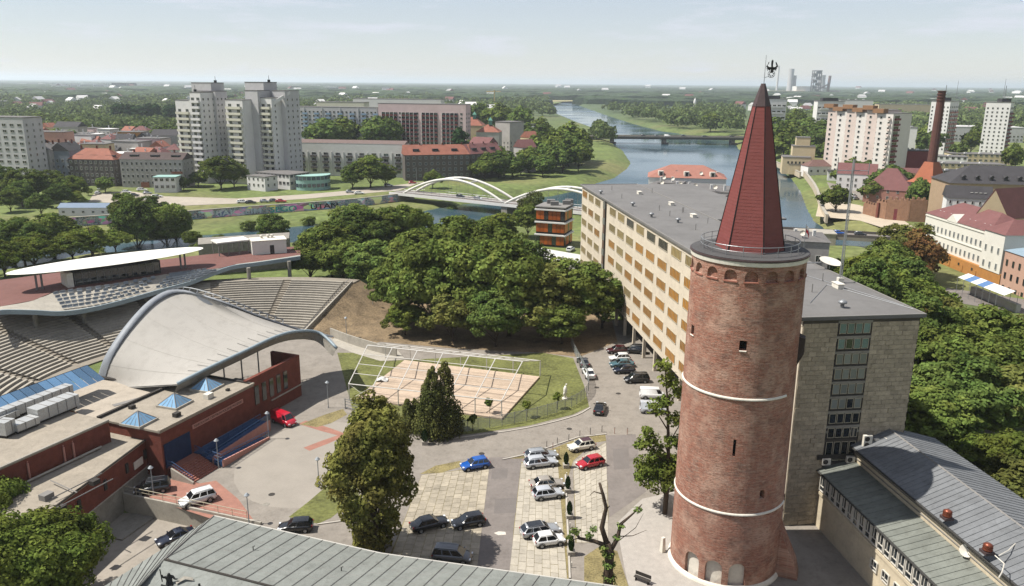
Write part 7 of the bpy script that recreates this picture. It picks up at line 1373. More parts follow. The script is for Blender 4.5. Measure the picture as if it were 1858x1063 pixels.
b = MB(); b.box((-.8, .3, 2.2), (3, .4, 4.4), rz=-.6); b.build('gate_niche', m_redb, fo); b = MB(); b.box((1, 9, 3), (.9, 16, 6), rz=-1.2); b.build('wall_section', M('shaded_old_brick', '#6f4034', var=.2), fo)
for j in range(8): b = MB(); b.box((-5 + 1.7 * j, 7 + .65 * j, 6.3), (.9, .9, .9), rz=.37); b.build('merlon', m_fb, fo)
# slate-roofed hall, half-timbered house, steep gable
t, pl, hh = bldg('slate_hall', 'large hall with black slate hipped roof and a row of small dormers', 1735, 332, 300, 20, 6, 60, M('tan_wall', '#a38c72', var=.1), 'hip', m_slate, 5.5)
for o in list(t.children): bpy.data.objects.remove(o)
pl = [(-2, 0), (46, -8), (49, 12), (1, 20)]; b = MB(); b.prism(pl, -1, hh); b.build('wall', M('tan_wall', '#a38c72', var=.1), t); roof_on(t, pl, hh + .002, 'hip', m_slate, 6.0, .6)
for k in range(9): x, y = lerp(pl[0], pl[1], (k + 1) / 10); b = MB(); b.box((x + .3, y + 2.4, hh + 1.6), (1.3, 1.8, 1.3), rz=-.16); b.add([(x - .6, y + 1.4, hh + 2.2), (x + 1.2, y + 1.2, hh + 2.2), (x + .3, y + 1.2, hh + 3.0), (x + .5, y + 4, hh + 3.0)], [(0, 1, 2), (1, 3, 2), (0, 2, 3)]); b.build('dormer', m_slate, t)
t, pl, hh = bldg('half_timbered_house', 'white half-timbered house with dark slate roof and skylights', 1800, 362, 250, 70, 8, .1, m_gwhite)
for o in list(t.children): bpy.data.objects.remove(o)
pl = [(-12, 4), (0, 0), (2.5, 7), (-9.5, 11)]; b = MB(); b.prism(pl, -1, hh); b.build('wall', m_gwhite, t); roof_on(t, pl, hh + .002, 'gable', m_slate, 3.6, .5); windows(t, pl[0], pl[1], hh - 5.6, 2.8, 2, 6, .7, 1.2, m_wf, m_gw, 0)
for k in range(4): x, y = lerp(pl[0], pl[1], .55 + k * .1); b = MB(); b.box((x + .6, y + 1.5, hh + 1.72), (.7, .9, .12), rz=-.32); o = b.build('skylight', m_wf, t)
for u, v, a, c in ((0, 0, 1, 1), (1, 0, 0, 1), (.5, 0, .5, 1), (0, .5, 1, .5), (0, 0, .5, .5), (1, 0, .5, .5)):
    A, C_ = lerp(pl[1], pl[2], u), lerp(pl[1], pl[2], a); b = MB(); b.tube([(A[0] + .06, A[1] - .02, hh - 5 + 5 * v), (C_[0] + .06, C_[1] - .02, hh - 5 + 5 * c)], .14, 4); b.build('timber_beam', m_iron, t)
t, pl, hh = bldg('gabled_chapel', 'house with steep cream gable and brick-red roof at the right', 1835, 378, 225, 75, .1, .1, m_crm)
for o in list(t.children): bpy.data.objects.remove(o)
pl = [(-9, 2), (-1, -1), (16, 6), (8, 9)]; b = MB(); b.prism(pl, -1, hh - 3); b.build('wall', m_crm, t); g = MB(); g.add([(-9.3, 2, hh - 3), (-.8, -1.1, hh - 3), (-5, .6, hh + 5.5), (8, 9, hh - 3), (16.4, 6, hh - 3), (12, 7.6, hh + 5.5)], [(0, 1, 2), (1, 4, 5, 2), (4, 3, 5), (3, 0, 2, 5)]); g.build('roof', m_tile2, t); g = MB(); g.add([(-9.2, 1.7, hh - 3), (-1, -1.3, hh - 3), (-5.1, .2, hh + 5)], [(0, 1, 2)]); g.build('gable_wall', m_crm, t)
# white villa on orange base, pink house
vx0, vx1 = Vector(G(1681, 386, 13)), Vector(G(1795, 421, 13)); vd = (vx1 - vx0).normalized(); vL = (vx1 - vx0).length
vil = thing('white_villa', 'long white villa with red roof and orange retaining base', 'building', (vx0.x, vx0.y, -2), math.atan2(vd.y, vd.x))
m_vw = M('villa_white', '#d3cfc4', var=.05, scale=.3, dirt=.08)
b = MB(); b.box((vL / 2, 7, 10.2), (vL, 14, 9.6)); b.build('wall', m_vw, vil); b = MB(); b.box((vL + 4.5, 6, 10.6), (9, 14.5, 10.4)); b.build('corner_bay', m_vw, vil)
b = MB(); b.box((vL / 2 + 4.5, 6.6, 2.2), (vL + 9.8, 15.4, 6.4)); b.build('orange_base', m_or, vil); roof_on(vil, [(0, 0), (vL, 0), (vL, 14), (0, 14)], 15.0, 'hip', m_tile2, 4.2, .5); roof_on(vil, [(vL, -1.2), (vL + 9.1, -1.2), (vL + 9.1, 13.4), (vL, 13.4)], 15.81, 'hip', m_tile2, 3.4, .4)
n_ = int(vL / 2.1); me = window_mesh(.8, 1.7, m_wf, m_gb, 1)
for r, z in ((0, 6.2), (1, 10.4)):
    for k in range(n_): obj('window', me, vil, (1.2 + (vL - 2) * k / (n_ - 1), -.003, z))
    for k in range(3): obj('window', me, vil, (vL + 1.6 + 2.8 * k, -1.26, z))
for z in (9.6, 14.4): b = MB(); b.box((vL / 2, -.1, z), (vL, .24, .3)); b.build('string_course', m_vw, vil)
g = MB(); c = vL * .45; g.add([(c - 3, -.2, 14.7), (c + 3, -.2, 14.7), (c, -.2, 17), (c, 5, 17)], [(0, 1, 2), (1, 3, 2), (0, 2, 3)]); g.build('pediment', m_vw, vil)
for k in range(7): u = (.12, .18, .3, .6, .68, .82, .9)[k]; b = MB(); b.box((vL * u, 2.6, 16.35), (.6, 1.0, .1)); o = b.build('roof_window', m_gwhite, vil)
for k in range(4): b = MB(); b.box((vL * (.35 + .2 * k), -1.1, 3.2), (1.0, .3, 1.6)); b.build('base_buttress', m_or, vil); b = MB(); b.box((vL * (.3 + .2 * k), -1.12, 4.0), (.7, .2, .7)); b.build('base_window', m_gd, vil)
px0 = vx0 + vd * (vL + 9.6); pk = thing('pink_house', 'pink house with blue-grey glazed roof cut by the right edge', 'building', (px0.x, px0.y, -2), math.atan2(vd.y, vd.x)); b = MB(); b.box((9, 6, 6), (18, 14, 12)); b.build('wall', M('salmon_render', '#b3917f', var=.08, dirt=.1), pk); roof_on(pk, [(0, -1), (18, -1), (18, 13), (0, 13)], 12.002, 'hip', M('blue_glass_roof', '#8597a3', rough=.3, var=.08), 3)
for r in range(3):
    for k in range(6): obj('window', window_mesh(.8, 1.6, m_wind, m_gd, 0), pk, (1.5 + 2.6 * k, -1.003, 1.5 + 3.4 * r))
# striped market tent
tn = Vector(G(1738, 503, 4.3)); tn1 = Vector(G(1812, 532, 4.3)); tdv = (tn1 - tn).normalized(); mt = thing('market_tent', 'long white market tent with blue stripes among the park trees', 'tent', (tn.x, tn.y, 0), math.atan2(tdv.y, tdv.x)); TLn = (tn1 - tn).length + 2
m_tb = M('tent_blue', '#54739e', var=.05); m_twt = M('tent_white', '#d2d0ca', var=.04)
for k in range(7):
    x0, x1 = TLn * k / 7, TLn * (k + 1) / 7 - .01; b = MB(); b.add([(x0, 0, 4.3), (x1, 0, 4.3), (x1, 2.6, 5.3), (x0, 2.6, 5.3), (x1, 5.2, 4.3), (x0, 5.2, 4.3)], [(0, 1, 2, 3), (3, 2, 4, 5)]); b.build('roof_panel', m_tb if k in (1, 3) else m_twt, mt)
    for y in (0, 5.2): b = MB(); b.tube([(x0 + .1, y, 0), (x0 + .1, y, 4.3)], .06, 5); b.build('post', m_rail, mt)
b = MB(); b.box((TLn / 2, 4.2, 1), (TLn - .6, 1.2, 2)); b.build('stall_counter', m_grey, mt)
sheet('riverside_street', [tuple(tn + Vector((-6, -7))), tuple(tn1 + Vector((16, -12))), tuple(tn1 + Vector((22, 4))), tuple(tn + Vector((-4, 10)))], .02, m_asph)
# ================================================================== river works: walls, bridges
def wall_line(name, label, pts, z0, z1, th, mat, cat='wall', seg=10):
    t = thing(name, label, cat); P = crspline([(*p, 0) for p in pts], seg + 1)
    for k in range(seg):
        p, q = Vector(P[k]), Vector(P[k + 1]); d = q - p; b = MB(); b.box(((p.x + q.x) / 2, (p.y + q.y) / 2, (z0 + z1) / 2), (d.length - .02, th, z1 - z0), rz=math.atan2(d.y, d.x)); b.build('wall_section', mat, t); b = MB(); b.box(((p.x + q.x) / 2, (p.y + q.y) / 2, z1 + .12), (d.length - .02, th + .3, .24), rz=math.atan2(d.y, d.x)); b.build('coping', m_conc, t)
    return t, P
gp = [G(x, y, -2.2) for x, y in ((100, 412), (215, 404), (330, 398), (430, 390), (540, 382), (640, 374), (725, 364))]
def graffiti():
    m = bpy.data.materials.new('graffiti_wall'); m.use_nodes = True; N, L = m.node_tree.nodes, m.node_tree.links; bs = N['Principled BSDF']; g = N.new('ShaderNodeNewGeometry'); mp = N.new('ShaderNodeMapping'); mp.inputs['Scale'].default_value = (.28, .1, .6); L.new(g.outputs['Position'], mp.inputs[0])
    v = N.new('ShaderNodeTexVoronoi'); v.inputs['Scale'].default_value = 1.0; L.new(mp.outputs[0], v.inputs['Vector']); hs = N.new('ShaderNodeHueSaturation'); hs.inputs['Saturation'].default_value = .8; hs.inputs['Value'].default_value = .9; L.new(v.outputs['Color'], hs.inputs['Color'])
    n = N.new('ShaderNodeTexNoise'); n.inputs['Scale'].default_value = .9; n.inputs['Detail'].default_value = 1.5; n.inputs['Distortion'].default_value = 3.5; L.new(g.outputs['Position'], n.inputs['Vector']); r = N.new('ShaderNodeValToRGB'); r.color_ramp.interpolation = 'CONSTANT'; e = r.color_ramp.elements; e[0].color = (.02, .02, .03, 1); e[1].position = .42; e[1].color = (.05, .28, .38, 1)
    for p_, c in ((.5, (.55, .5, .45, 1)), (.57, (.35, .12, .09, 1)), (.63, (.12, .1, .25, 1))): q = e.new(p_); q.color = c
    L.new(n.outputs[0], r.inputs[0]); n2 = N.new('ShaderNodeTexNoise'); n2.inputs['Scale'].default_value = .22; L.new(g.outputs['Position'], n2.inputs['Vector']); mr = N.new('ShaderNodeMapRange'); mr.inputs[1].default_value = .45; mr.inputs[2].default_value = .52; L.new(n2.outputs[0], mr.inputs[0])
    mx = N.new('ShaderNodeMixRGB'); L.new(mr.outputs[0], mx.inputs[0]); L.new(hs.outputs[0], mx.inputs[1]); L.new(r.outputs[0], mx.inputs[2]); mz = N.new('ShaderNodeMixRGB'); mz.inputs[2].default_value = (.24, .22, .19, 1); mz.inputs[0].default_value = .03; L.new(mx.outputs[0], mz.inputs[1]); L.new(mz.outputs[0], bs.inputs['Base Color']); return m
gt, gP = wall_line('graffiti_wall', 'long river wall covered with colourful graffiti', gp, -3.2, .9, .7, graffiti(), seg=20)
# painted words seen on it
for px, py, s_, word, col in ((398, 386, 2.1, 'TRIAK', '#c7d6d8'), (595, 377, 2.0, 'UTAN', '#1b1c22'), (455, 384, 2.0, 'SEIM', '#b9c4d0'), (515, 380, 2.1, 'SEGO', '#2f9c9a')):
    x, y = G(px, py, -1.2); cu = bpy.data.curves.new('g', 'FONT'); cu.body = word; cu.size = 3.0; cu.extrude = .02; cu.offset = .05; cu.align_x = 'CENTER'; cu.align_y = 'CENTER'; to = bpy.data.objects.new('g', cu); COL.objects.link(to); tm = bpy.data.meshes.new_from_object(to.evaluated_get(bpy.context.evaluated_depsgraph_get())); bpy.data.objects.remove(to); tm.materials.append(M('graffiti_' + col[1:], col, var=.1))
    j = min(range(20), key=lambda i: (gP[i][0] + gP[i + 1][0] - 2 * x) ** 2 + (gP[i][1] + gP[i + 1][1] - 2 * y) ** 2); p, q = Vector(gP[j]), Vector(gP[j + 1]); d = (q - p).normalized(); n = Vector((d.y, -d.x, 0)); c = p + d * (Vector((x, y, 0)) - p).dot(d) + n * .37
    o = obj('graffiti_word', tm, gt, (c.x, c.y, -1.1)); o.rotation_euler = (R(90), 0, math.atan2(d.y, d.x)); o.scale = (1.5, 1.0, 1)
sheet('far_street', [G(x, y, .05) for x, y in ((160, 366), (330, 373), (430, 369), (560, 360), (725, 345), (760, 332), (870, 318), (800, 326), (640, 345), (560, 352), (430, 360), (300, 356), (230, 346), (170, 352))], .05, M('pale_street', '#a39a8c', var=.15, scale=.1, dirt=.2))
# arch bridge
b0, b1 = Vector((*G(738, 348, 1.5), 0)), Vector((*G(1075, 382, 1.5), 0)); bd = (b1 - b0).normalized(); bL = (b1 - b0).length; ab = thing('arch_bridge', 'white steel bridge with two pairs of slender arches over the canal', 'bridge', (b0.x, b0.y, 0), math.atan2(bd.y, bd.x))
m_bw = M('bridge_white', '#cfccc4', rough=.5, var=.05); b = MB(); b.box((bL / 2, 0, .9), (bL + 12, 11, .9)); b.build('deck', m_concd, ab); b = MB(); b.box((bL / 2, 0, 1.36), (bL + 12, 8, .02)); b.build('road_surface', m_asph, ab)
for y in (-5.4, 5.4): b = MB(); b.box((bL / 2, y, 1.0), (bL + 12, .3, 1.2)); b.build('edge_beam', m_gwhite, ab); b = MB(); b.tube([(-4, y, 2.4), (bL + 4, y, 2.4)], .06, 4); b.build('railing', m_rail, ab)
pr_ = (Vector((*G(918, 390, -3.5), 0)) - b0).dot(bd) / bL
for a0, a1 in ((.02, pr_), (pr_, 2 * pr_ - .02)):
    for y in (-4.6, 4.6):
        P = [(bL * (a0 + (a1 - a0) * u), y * (1 - .18 * math.sin(math.pi * u)), 1.4 + 8.2 * math.sin(math.pi * u) ** .9) for u in np.linspace(0, 1, 25)]; b = MB(); b.tube(P, .55, 8); b.build('arch', m_bw, ab, smooth=True)
        for i in range(3, 22, 2): b = MB(); b.tube([P[i], (P[i][0], y, 1.4)], .05, 4); b.build('hanger', m_rail, ab)
    for u in (.35, .5, .65): x = bL * (a0 + (a1 - a0) * u); z = 1.4 + 8.2 * math.sin(math.pi * u) ** .9; w = 4.6 * (1 - .18 * math.sin(math.pi * u)); b = MB(); b.tube([(x, -w, z), (x, w, z)], .3, 6); b.build('cross_brace', m_bw, ab)
b = MB(); b.box((bL * pr_, 0, -2.3), (3, 10, 5.6)); b.build('pier', m_concd, ab); b = MB(); b.box((-3, 0, -1.2), (6, 11, 3.3)); b.build('abutment', m_concd, ab)
# far river bridge
q0, q1 = Vector((*G(1000, 246, 3), 0)), Vector((*G(1420, 250, 3), 0)); qd = (q1 - q0).normalized(); qL = (q1 - q0).length; fb = thing('river_bridge', 'long flat concrete road bridge across the wide river', 'bridge', (q0.x, q0.y, 0), math.atan2(qd.y, qd.x))
b = MB(); b.box((qL / 2, 0, 1.9), (qL, 14, 1.9)); b.build('girder', M('bridge_girder', '#57544f', var=.15), fb); b = MB(); b.box((qL / 2, 0, 2.95), (qL, 16, .22)); b.build('deck', m_conc, fb)
for y in (-7.9, 7.9): b = MB(); b.box((qL / 2, y, 3.5), (qL, .15, .9)); b.build('parapet', m_concd, fb)
for px in (1113, 1207, 1328): s_ = (Vector((*G(px, 262, -3.5), 0)) - q0).dot(qd); b = MB(); b.box((s_, 0, -1.8), (3, 11, 6)); b.build('pier', m_concd, fb); b = MB(); b.box((s_, -8, -2.7), (6, 3, 2)); b.build('pier_fender', m_wind, fb)
# small bridge on the right, behind the tower
s0, s1 = Vector((*G(1400, 418, 1.2), 0)), Vector((*G(1640, 432, 1.2), 0)); sdv = (s1 - s0).normalized(); sL = (s1 - s0).length; sbg = thing('road_bridge', 'low dark road bridge with railings right behind the tower', 'bridge', (s0.x, s0.y, 0), math.atan2(sdv.y, sdv.x))
b = MB(); b.box((sL / 2, 0, .6), (sL + 8, 9, 1.1)); b.build('deck', m_concd, sbg); b = MB(); b.box((sL / 2, 0, 1.17), (sL + 8, 6.6, .03)); b.build('road_surface', m_asph, sbg)
for y in (-4.4, 4.4): b = MB(); b.box((sL / 2, y, 1.6), (sL + 8, .2, .9)); b.build('parapet', m_dgrey, sbg)
b = MB(); b.box((sL * .35, 0, -2), (2.4, 9, 4.2)); b.build('pier', m_concd, sbg)
# right bank embankment walls
wall_line('embankment_wall', 'pale stone embankment wall along the right river bank', [G(x, y, 0) for x, y in ((1404, 296), (1440, 312), (1452, 318))], -1.5, 1.6, .8, M('pale_stone', '#b5a893', var=.14, scale=.3), seg=5)
wall_line('embankment_wall', 'longer pale stone wall above the grassy river bank', [G(x, y, 0) for x, y in ((1456, 312), (1474, 335), (1484, 355), (1490, 380), (1500, 398))], -1.5, 1.8, .9, M('pale_stone', '#b5a893', var=.14, scale=.3), seg=7)
t, pl, hh = bldg('pump_house', 'low pale concrete abutment house beside the small bridge', 1465, 382, 262, 20, 1, 1, m_conc)
for o in list(t.children): bpy.data.objects.remove(o)
b = MB(); b.box((5, 4, .8), (12, 8, 4.4), rz=-.2); b.build('wall', m_conc, t); b = MB(); b.box((5, 4, 3.1), (12.4, 8.4, .3), rz=-.2); b.build('roof', m_conc, t)
sheet('promenade', [G(x, y, .03) for x, y in ((1480, 392), (1560, 400), (1640, 425), (1700, 440), (1640, 400), (1560, 372), (1500, 362), (1490, 350))], .03, M('promenade_paving', '#b3a692', var=.12, scale=.2))
sheet('car_park', [G(x, y, .03) for x, y in ((1500, 330), (1560, 345), (1680, 360), (1690, 378), (1600, 372), (1510, 350))], .035, m_pave)
# distant parked and moving cars
FC = [(258, 346, 20, 'white'), (268, 352, 20, 'silver'), (243, 356, 10, 'dark'), (230, 350, 15, 'white'), (178, 352, 100, 'white'), (182, 344, 100, 'white'), (285, 358, 20, 'white'), (272, 363, 20, 'silver'), (455, 369, 10, 'black'), (497, 366, 10, 'grey'), (510, 367, 8, 'red'), (480, 367, 10, 'silver'), (440, 368, 10, 'white'), (635, 350, 10, 'silver'), (652, 352, 8, 'white'), (748, 333, 20, 'red'), (705, 338, 10, 'white'), (118, 362, 20, 'white'), (1548, 357, 40, 'white'), (1552, 362, 30, 'silver'), (1670, 370, 30, 'white'), (1683, 372, 20, 'pale'), (1690, 366, 10, 'black'), (1545, 342, 60, 'pale'), (1035, 455, 70, 'white')]
for i, (px, py, hd_, c) in enumerate(FC): car(px, py, hd_, 'hatch' if i % 2 else 'wagon', c, {'white': 'white', 'silver': 'silver', 'dark': 'dark', 'black': 'black', 'grey': 'grey', 'red': 'red', 'pale': 'pale grey'}[c] + ' car parked far off ' + ['in front of the pale tenement, nearer the verge', 'right of the first white one by the tenement', 'behind the blue-roofed shed', 'left of the verge near the shed', 'among the dark trees on the left, lower one', 'among the dark trees on the left, upper one', 'in the tight group by the verge', 'at the front of the tight group by the verge', 'below the white annex', 'below the clinic front', 'beside the black ones under the clinic', 'between the cars under the clinic', 'at the left end under the clinic', 'by the broad lone tree', 'right of the broad lone tree', 'by the arch bridge head', 'on the street before the dark tenement', 'at the left end of the far street', 'on the embankment car park', 'on the embankment car park, lower one', 'below the chimney beside the town wall', 'right of the town wall', 'in the yard above the villa roof', 'at the top of the embankment car park', 'beside the orange glass building'][i], z=.06, far=True)
for i, (px, c, ty) in enumerate(((1090, 'black', 'hatch'), (1165, 'black', 'hatch'), (1187, 'grey', 'hatch'), (1235, 'dark', 'hatch'), (1270, 'black', 'wagon'), (1318, 'black', 'hatch'), (1205, 'white', 'van'))):
    s_ = (Vector((*G(px, 246, 3), 0)) - q0).dot(qd); p = q0 + qd * s_; yo = 3 if i % 2 else -3; p = p + Vector((-qd.y, qd.x, 0)) * yo; car(0, 0, math.degrees(math.atan2(qd.y, qd.x)), ty, c, ['black car at the left end of the wide river bridge', 'black car left of the middle of the river bridge', 'grey car near the middle of the river bridge', 'dark car right of the white van on the river bridge', 'black car on the right part of the river bridge', 'black car at the right end of the river bridge', 'white van crossing the wide river bridge'][i], far=True, xyz=(p.x, p.y, 3.06), sc=1.2)
for i, (u, c, lb) in enumerate(((.52, 'blue', 'blue car crossing the small bridge behind the tower'), (.68, 'dark', 'dark car on the small bridge right of the blue one'))): p = s0 + sdv * sL * u; car(0, 0, math.degrees(math.atan2(sdv.y, sdv.x)), 'hatch', c, lb, far=True, xyz=(p.x, p.y, 1.2))
p = b0 + bd * bL * .32; car(0, 0, math.degrees(math.atan2(bd.y, bd.x)), 'hatch', 'dark', 'dark car on the arch bridge under the left arch', far=True, xyz=(p.x, p.y, 1.38)); p = b0 + bd * bL * .42; car(0, 0, math.degrees(math.atan2(bd.y, bd.x)), 'hatch', 'white', 'white car on the arch bridge under the left arch', far=True, xyz=(p.x, p.y, 1.38))
for i, (px, py, h) in enumerate(((756, 332, 8), (820, 322, 8), (868, 318, 8), (1520, 325, 9), (1545, 300, 10))):
    t = thing('street_lamp', 'tall far street lamp ' + ['by the arch bridge head', 'before the dark tenement', 'at the meadow edge', 'on the embankment', 'above the embankment car park'][i], 'street lamp', G3(px, py, 0)); b = MB(); b.tube([(0, 0, 0), (0, 0, h), (-1.2, -.3, h + .4)], [.12, .09, .06], 5); b.build('pole', m_lamp, t); b = MB(); b.box((-1.5, -.4, h + .42), (.8, .3, .14)); b.build('lamp_head', m_lamp, t)
# ================================================================== far country: woods, fields, industry
def in_river(x, y): return float(poly_sd(RIVP, np.array([x]), np.array([y]))[0]) < 8
rs = np.random.default_rng(21)
def blob_field(name, region, n, rmin, rmax, hmin, hmax, per, csize, leaf, ymin_d=0, flt=None):
    """many tree crowns of a far wood: clumps of leaf cards"""
    C, Nn, S = [], [], []; k = 0; tries = 0
    sx, sy = [], []
    while k < n and tries < n * 8:
        tries += 1; px = rs.uniform(region[0], region[1]); py = region[2] + (region[3] - region[2]) * rs.random() ** .9; x, y = G(px, py, 8); sx.append(x); sy.append(y); k += 1
    X, Y = np.array(sx), np.array(sy); sd = poly_sd(RIVP, X, Y); ok = sd > 9
    if flt is not None: ok &= flt(X, Y)
    for x, y in zip(X[ok], Y[ok]):
        h = rs.uniform(hmin, hmax); r = rs.uniform(rmin, rmax); p = sphere_pts(per, rs); p[:, 2] = np.abs(p[:, 2]) * 1.1 - .25
        q = p * np.array([r, r, h * .55]) * rs.uniform(.8, 1.08, (per, 1)); q += np.array([x, y, float(tz_fast(x, y)) + h * .48]); C.append(q); Nn.append(p)
    if not C: return
    tag(obj(name, cards(np.concatenate(C), np.concatenate(Nn), csize, rs, LEAF[leaf], name)), 'far woodland', None, None, 'stuff')
def tz_fast(x, y): return 0.
def gaps(scale, thr):
    a, b_ = rs.uniform(0, 9, 2)
    return lambda X, Y: (np.sin(X / scale + a) * np.cos(Y / (scale * 1.7) + b_) + .5 * np.sin(X / scale * 2.3 + Y / scale)) > thr
# river-side woods, right bank
blob_field('riverside_wood', (1085, 1345, 192, 246), 560, 6, 10, 13, 20, 70, 2.6, 'far', flt=lambda X, Y: poly_sd(RIVP, X, Y) < 420)
blob_field('riverside_wood', (1040, 1120, 188, 206), 60, 6, 10, 9, 14, 50, 3, 'willow')
# left: woods behind the old town
blob_field('town_wood', (-40, 345, 180, 236), 900, 6, 10, 10, 17, 60, 2.6, 'far', flt=gaps(90, -.7)); blob_field('town_wood', (-40, 345, 190, 228), 90, 5, 8, 7, 12, 50, 2.2, 'bright', flt=gaps(60, .3))
blob_field('far_wood', (525, 1000, 168, 202), 700, 10, 16, 12, 20, 50, 4.4, 'far', flt=gaps(200, -.7)); blob_field('far_wood', (860, 960, 182, 215), 70, 7, 11, 10, 16, 50, 3, 'far')
blob_field('far_wood', (-40, 540, 166, 192), 700, 11, 18, 12, 19, 45, 5, 'far', flt=gaps(220, -.6)); blob_field('far_wood', (1395, 1900, 170, 222), 900, 8, 14, 11, 18, 50, 3.6, 'far', flt=gaps(150, -.6)); blob_field('town_wood', (1395, 1560, 205, 245), 110, 5, 9, 9, 15, 55, 2.4, 'far')
blob_field('town_wood', (1660, 1900, 200, 240), 120, 5, 8, 7, 12, 50, 2.4, 'far')
# remote belts of forest up to the horizon
def belts(name, y0, y1, n, col):
    b = MB()
    for k in range(n):
        px = rs.uniform(-120, 1980); y = math.exp(rs.uniform(math.log(y0), math.log(y1))); x = D(px, 150, y)[0]; L = y * rs.uniform(.015, .06); w = L * rs.uniform(.25, .5); h = rs.uniform(12, 20)
        if float(poly_sd(RIVP, np.array([x]), np.array([y]))[0]) < L * .6 + 10: continue
        n_ = 14; top = []
        ring = [(x + L * math.cos(6.283 * i / n_) * rs.uniform(.75, 1.1), y + w * math.sin(6.283 * i / n_) * rs.uniform(.75, 1.1)) for i in range(n_)]
        V = [(*p, -2) for p in ring] + [(x + (p[0] - x) * .96, y + (p[1] - y) * .96, h * rs.uniform(.7, 1)) for p in ring] + [(x + (p[0] - x) * .5, y + (p[1] - y) * .5, h * rs.uniform(.9, 1.15)) for p in ring] + [(x, y, h)]
        F = [(j * n_ + i, j * n_ + (i + 1) % n_, (j + 1) * n_ + (i + 1) % n_, (j + 1) * n_ + i) for j in range(2) for i in range(n_)] + [(2 * n_ + i, 2 * n_ + (i + 1) % n_, 3 * n_) for i in range(n_)]
        b.add(V, F)
    tag(b.build(name, col), kind='stuff')
m_fw = M('forest_canopy', (.034, .055, .022), rough=1, var=.5, scale=.03, fine=1, bump=3, bscale=.12, island=.25)
belts('forest_belts', 1900, 5500, 520, m_fw); belts('horizon_forest', 5500, 26000, 620, m_fw)
m_field = M('pale_field', (.30, .27, .13), var=.2, scale=.01); m_mead = M('meadow', (.15, .19, .06), var=.2, scale=.01)
for nm, pts, m in (('pale_field', [(940, 180), (1075, 178), (1080, 183), (1020, 184), (945, 186)], m_field), ('meadow', [(935, 185), (1020, 185), (985, 192), (1000, 204), (960, 200), (930, 192)], m_mead), ('meadow', [(1100, 186), (1210, 179), (1230, 183), (1130, 190)], m_mead), ('pale_field', [(1030, 160), (1130, 158), (1140, 162), (1050, 163)], m_field), ('pale_field', [(1240, 166), (1330, 163), (1335, 166), (1260, 168)], m_field), ('meadow', [(525, 200), (690, 195), (690, 204), (530, 210)], m_mead), ('pale_field', [(60, 232), (170, 226), (150, 236), (70, 240)], m_mead)):
    sheet(nm, [G(x, y, .4) for x, y in pts], .4 if 'mea' in nm else .45, m)
# far white halls
HW = [(75, 152, 158, 4, 'small white one at the far left horizon'), (105, 153, 160, 9, 'broad white one left of the grey cubes'), (135, 152, 160, 5, 'tall one before the long white row on the left'), (180, 152, 160, 8, 'first of the long white row on the left'), (215, 151, 162, 9, 'dark grey cube in the white row'), (232, 151, 161, 8, 'second dark cube in the white row'), (255, 153, 160, 10, 'longest white one left of the twin towers'), (285, 154, 162, 9, 'low pale one just left of the twin towers'), (535, 155, 160, 12, 'long white one directly right of the twin towers'), (570, 155, 161, 7, 'second one right of the twin towers'), (600, 158, 166, 9, 'pale one above the blue slab block'), (700, 159, 170, 5, 'round-topped white silo above the pink slab'), (655, 161, 166, 8, 'low one above the gap of the slab blocks'), (905, 158, 161, 6, 'thin one above the crane'), (1190, 158, 161, 8, 'thin one beyond the right river wood'), (1010, 173, 180, 6, 'red-roofed farm group right part by the river bend'), (980, 173, 178, 5, 'red-roofed farm group left part by the river bend'), (1315, 160, 163, 9, 'flat one just left of the spire'), (20, 178, 186, 10, 'white one at the left edge above the woods'), (8, 184, 192, 8, 'dark-banded one cut by the left edge'), (330, 158, 163, 7, 'one peeping left behind the left tower'), (1650, 178, 183, 8, 'low cream one behind the brick chimney'), (1575, 168, 172, 7, 'one between cement works and high-rise'), (1610, 165, 168, 5, 'thin one over the high-rise roofs'), (1800, 178, 184, 9, 'one between the two white high-rises'), (1400, 196, 206, 7, 'white one at the spire base of the right woods'), (1460, 194, 204, 8, 'white one between the two ribbon-window blocks')]
for i, (px, yt, yb, w, lb) in enumerate(HW):
    x, y = G(px, yb, 0); s_ = y / FPX; h = max(6, (yb - yt) * s_ * 1.0); X, _ = D(px, yb, y); dk_ = 'dark' in lb; t = thing('distant_hall', 'distant hall, ' + lb, 'building', (X, y, 0), 0, 'distant halls'); wd = w * 2.6 * s_
    b = MB(); b.box((0, wd * .3, h / 2), (wd, wd * .6, h), rz=.1 * (i % 5 - 2)); b.build('wall', m_gwhite if not dk_ else m_slate, t); b = MB(); b.box((0, wd * .3, h + .4), (wd * 1.02, wd * .62, .8), rz=.1 * (i % 5 - 2)); b.build('roof', m_tile if 'red-roofed' in lb else (m_panelg if i % 2 else m_gwhite), t)
    b = MB(); b.box((0, -.3, h * .5), (wd * .8, .5, h * .18), rz=.1 * (i % 5 - 2)); b.build('window_band', m_gw, t)
hb = MB(); hb.box((0, 0, 2.6), (12, 9, 6)); hb.add([(-6.3, -4.8, 5.6), (6.3, -4.8, 5.6), (6.3, 4.8, 5.6), (-6.3, 4.8, 5.6), (-6.3, 0, 9), (6.3, 0, 9)], [(0, 1, 5, 4), (2, 3, 4, 5), (0, 4, 3), (1, 2, 5)], 1); hms = [hb.mesh('distant_house', [m_gwhite, m]) for m in (m_panelg, m_gwhite, m_tile2)]
for k in range(150):
    px = rs.uniform(0, 1858); py = rs.uniform(160, 214); x, y = G(px, py, 0)
    if float(poly_sd(RIVP, np.array([x]), np.array([y]))[0]) < 20 or 900 < px < 1330 and py > 185: continue
    tag(obj('distant_house', hms[k % 3], None, (x, y, 3), rs.uniform(0, 3), 1 + y / 2600), 'tiny pale distant house among the far trees', 'house', 'tiny houses among the far trees')
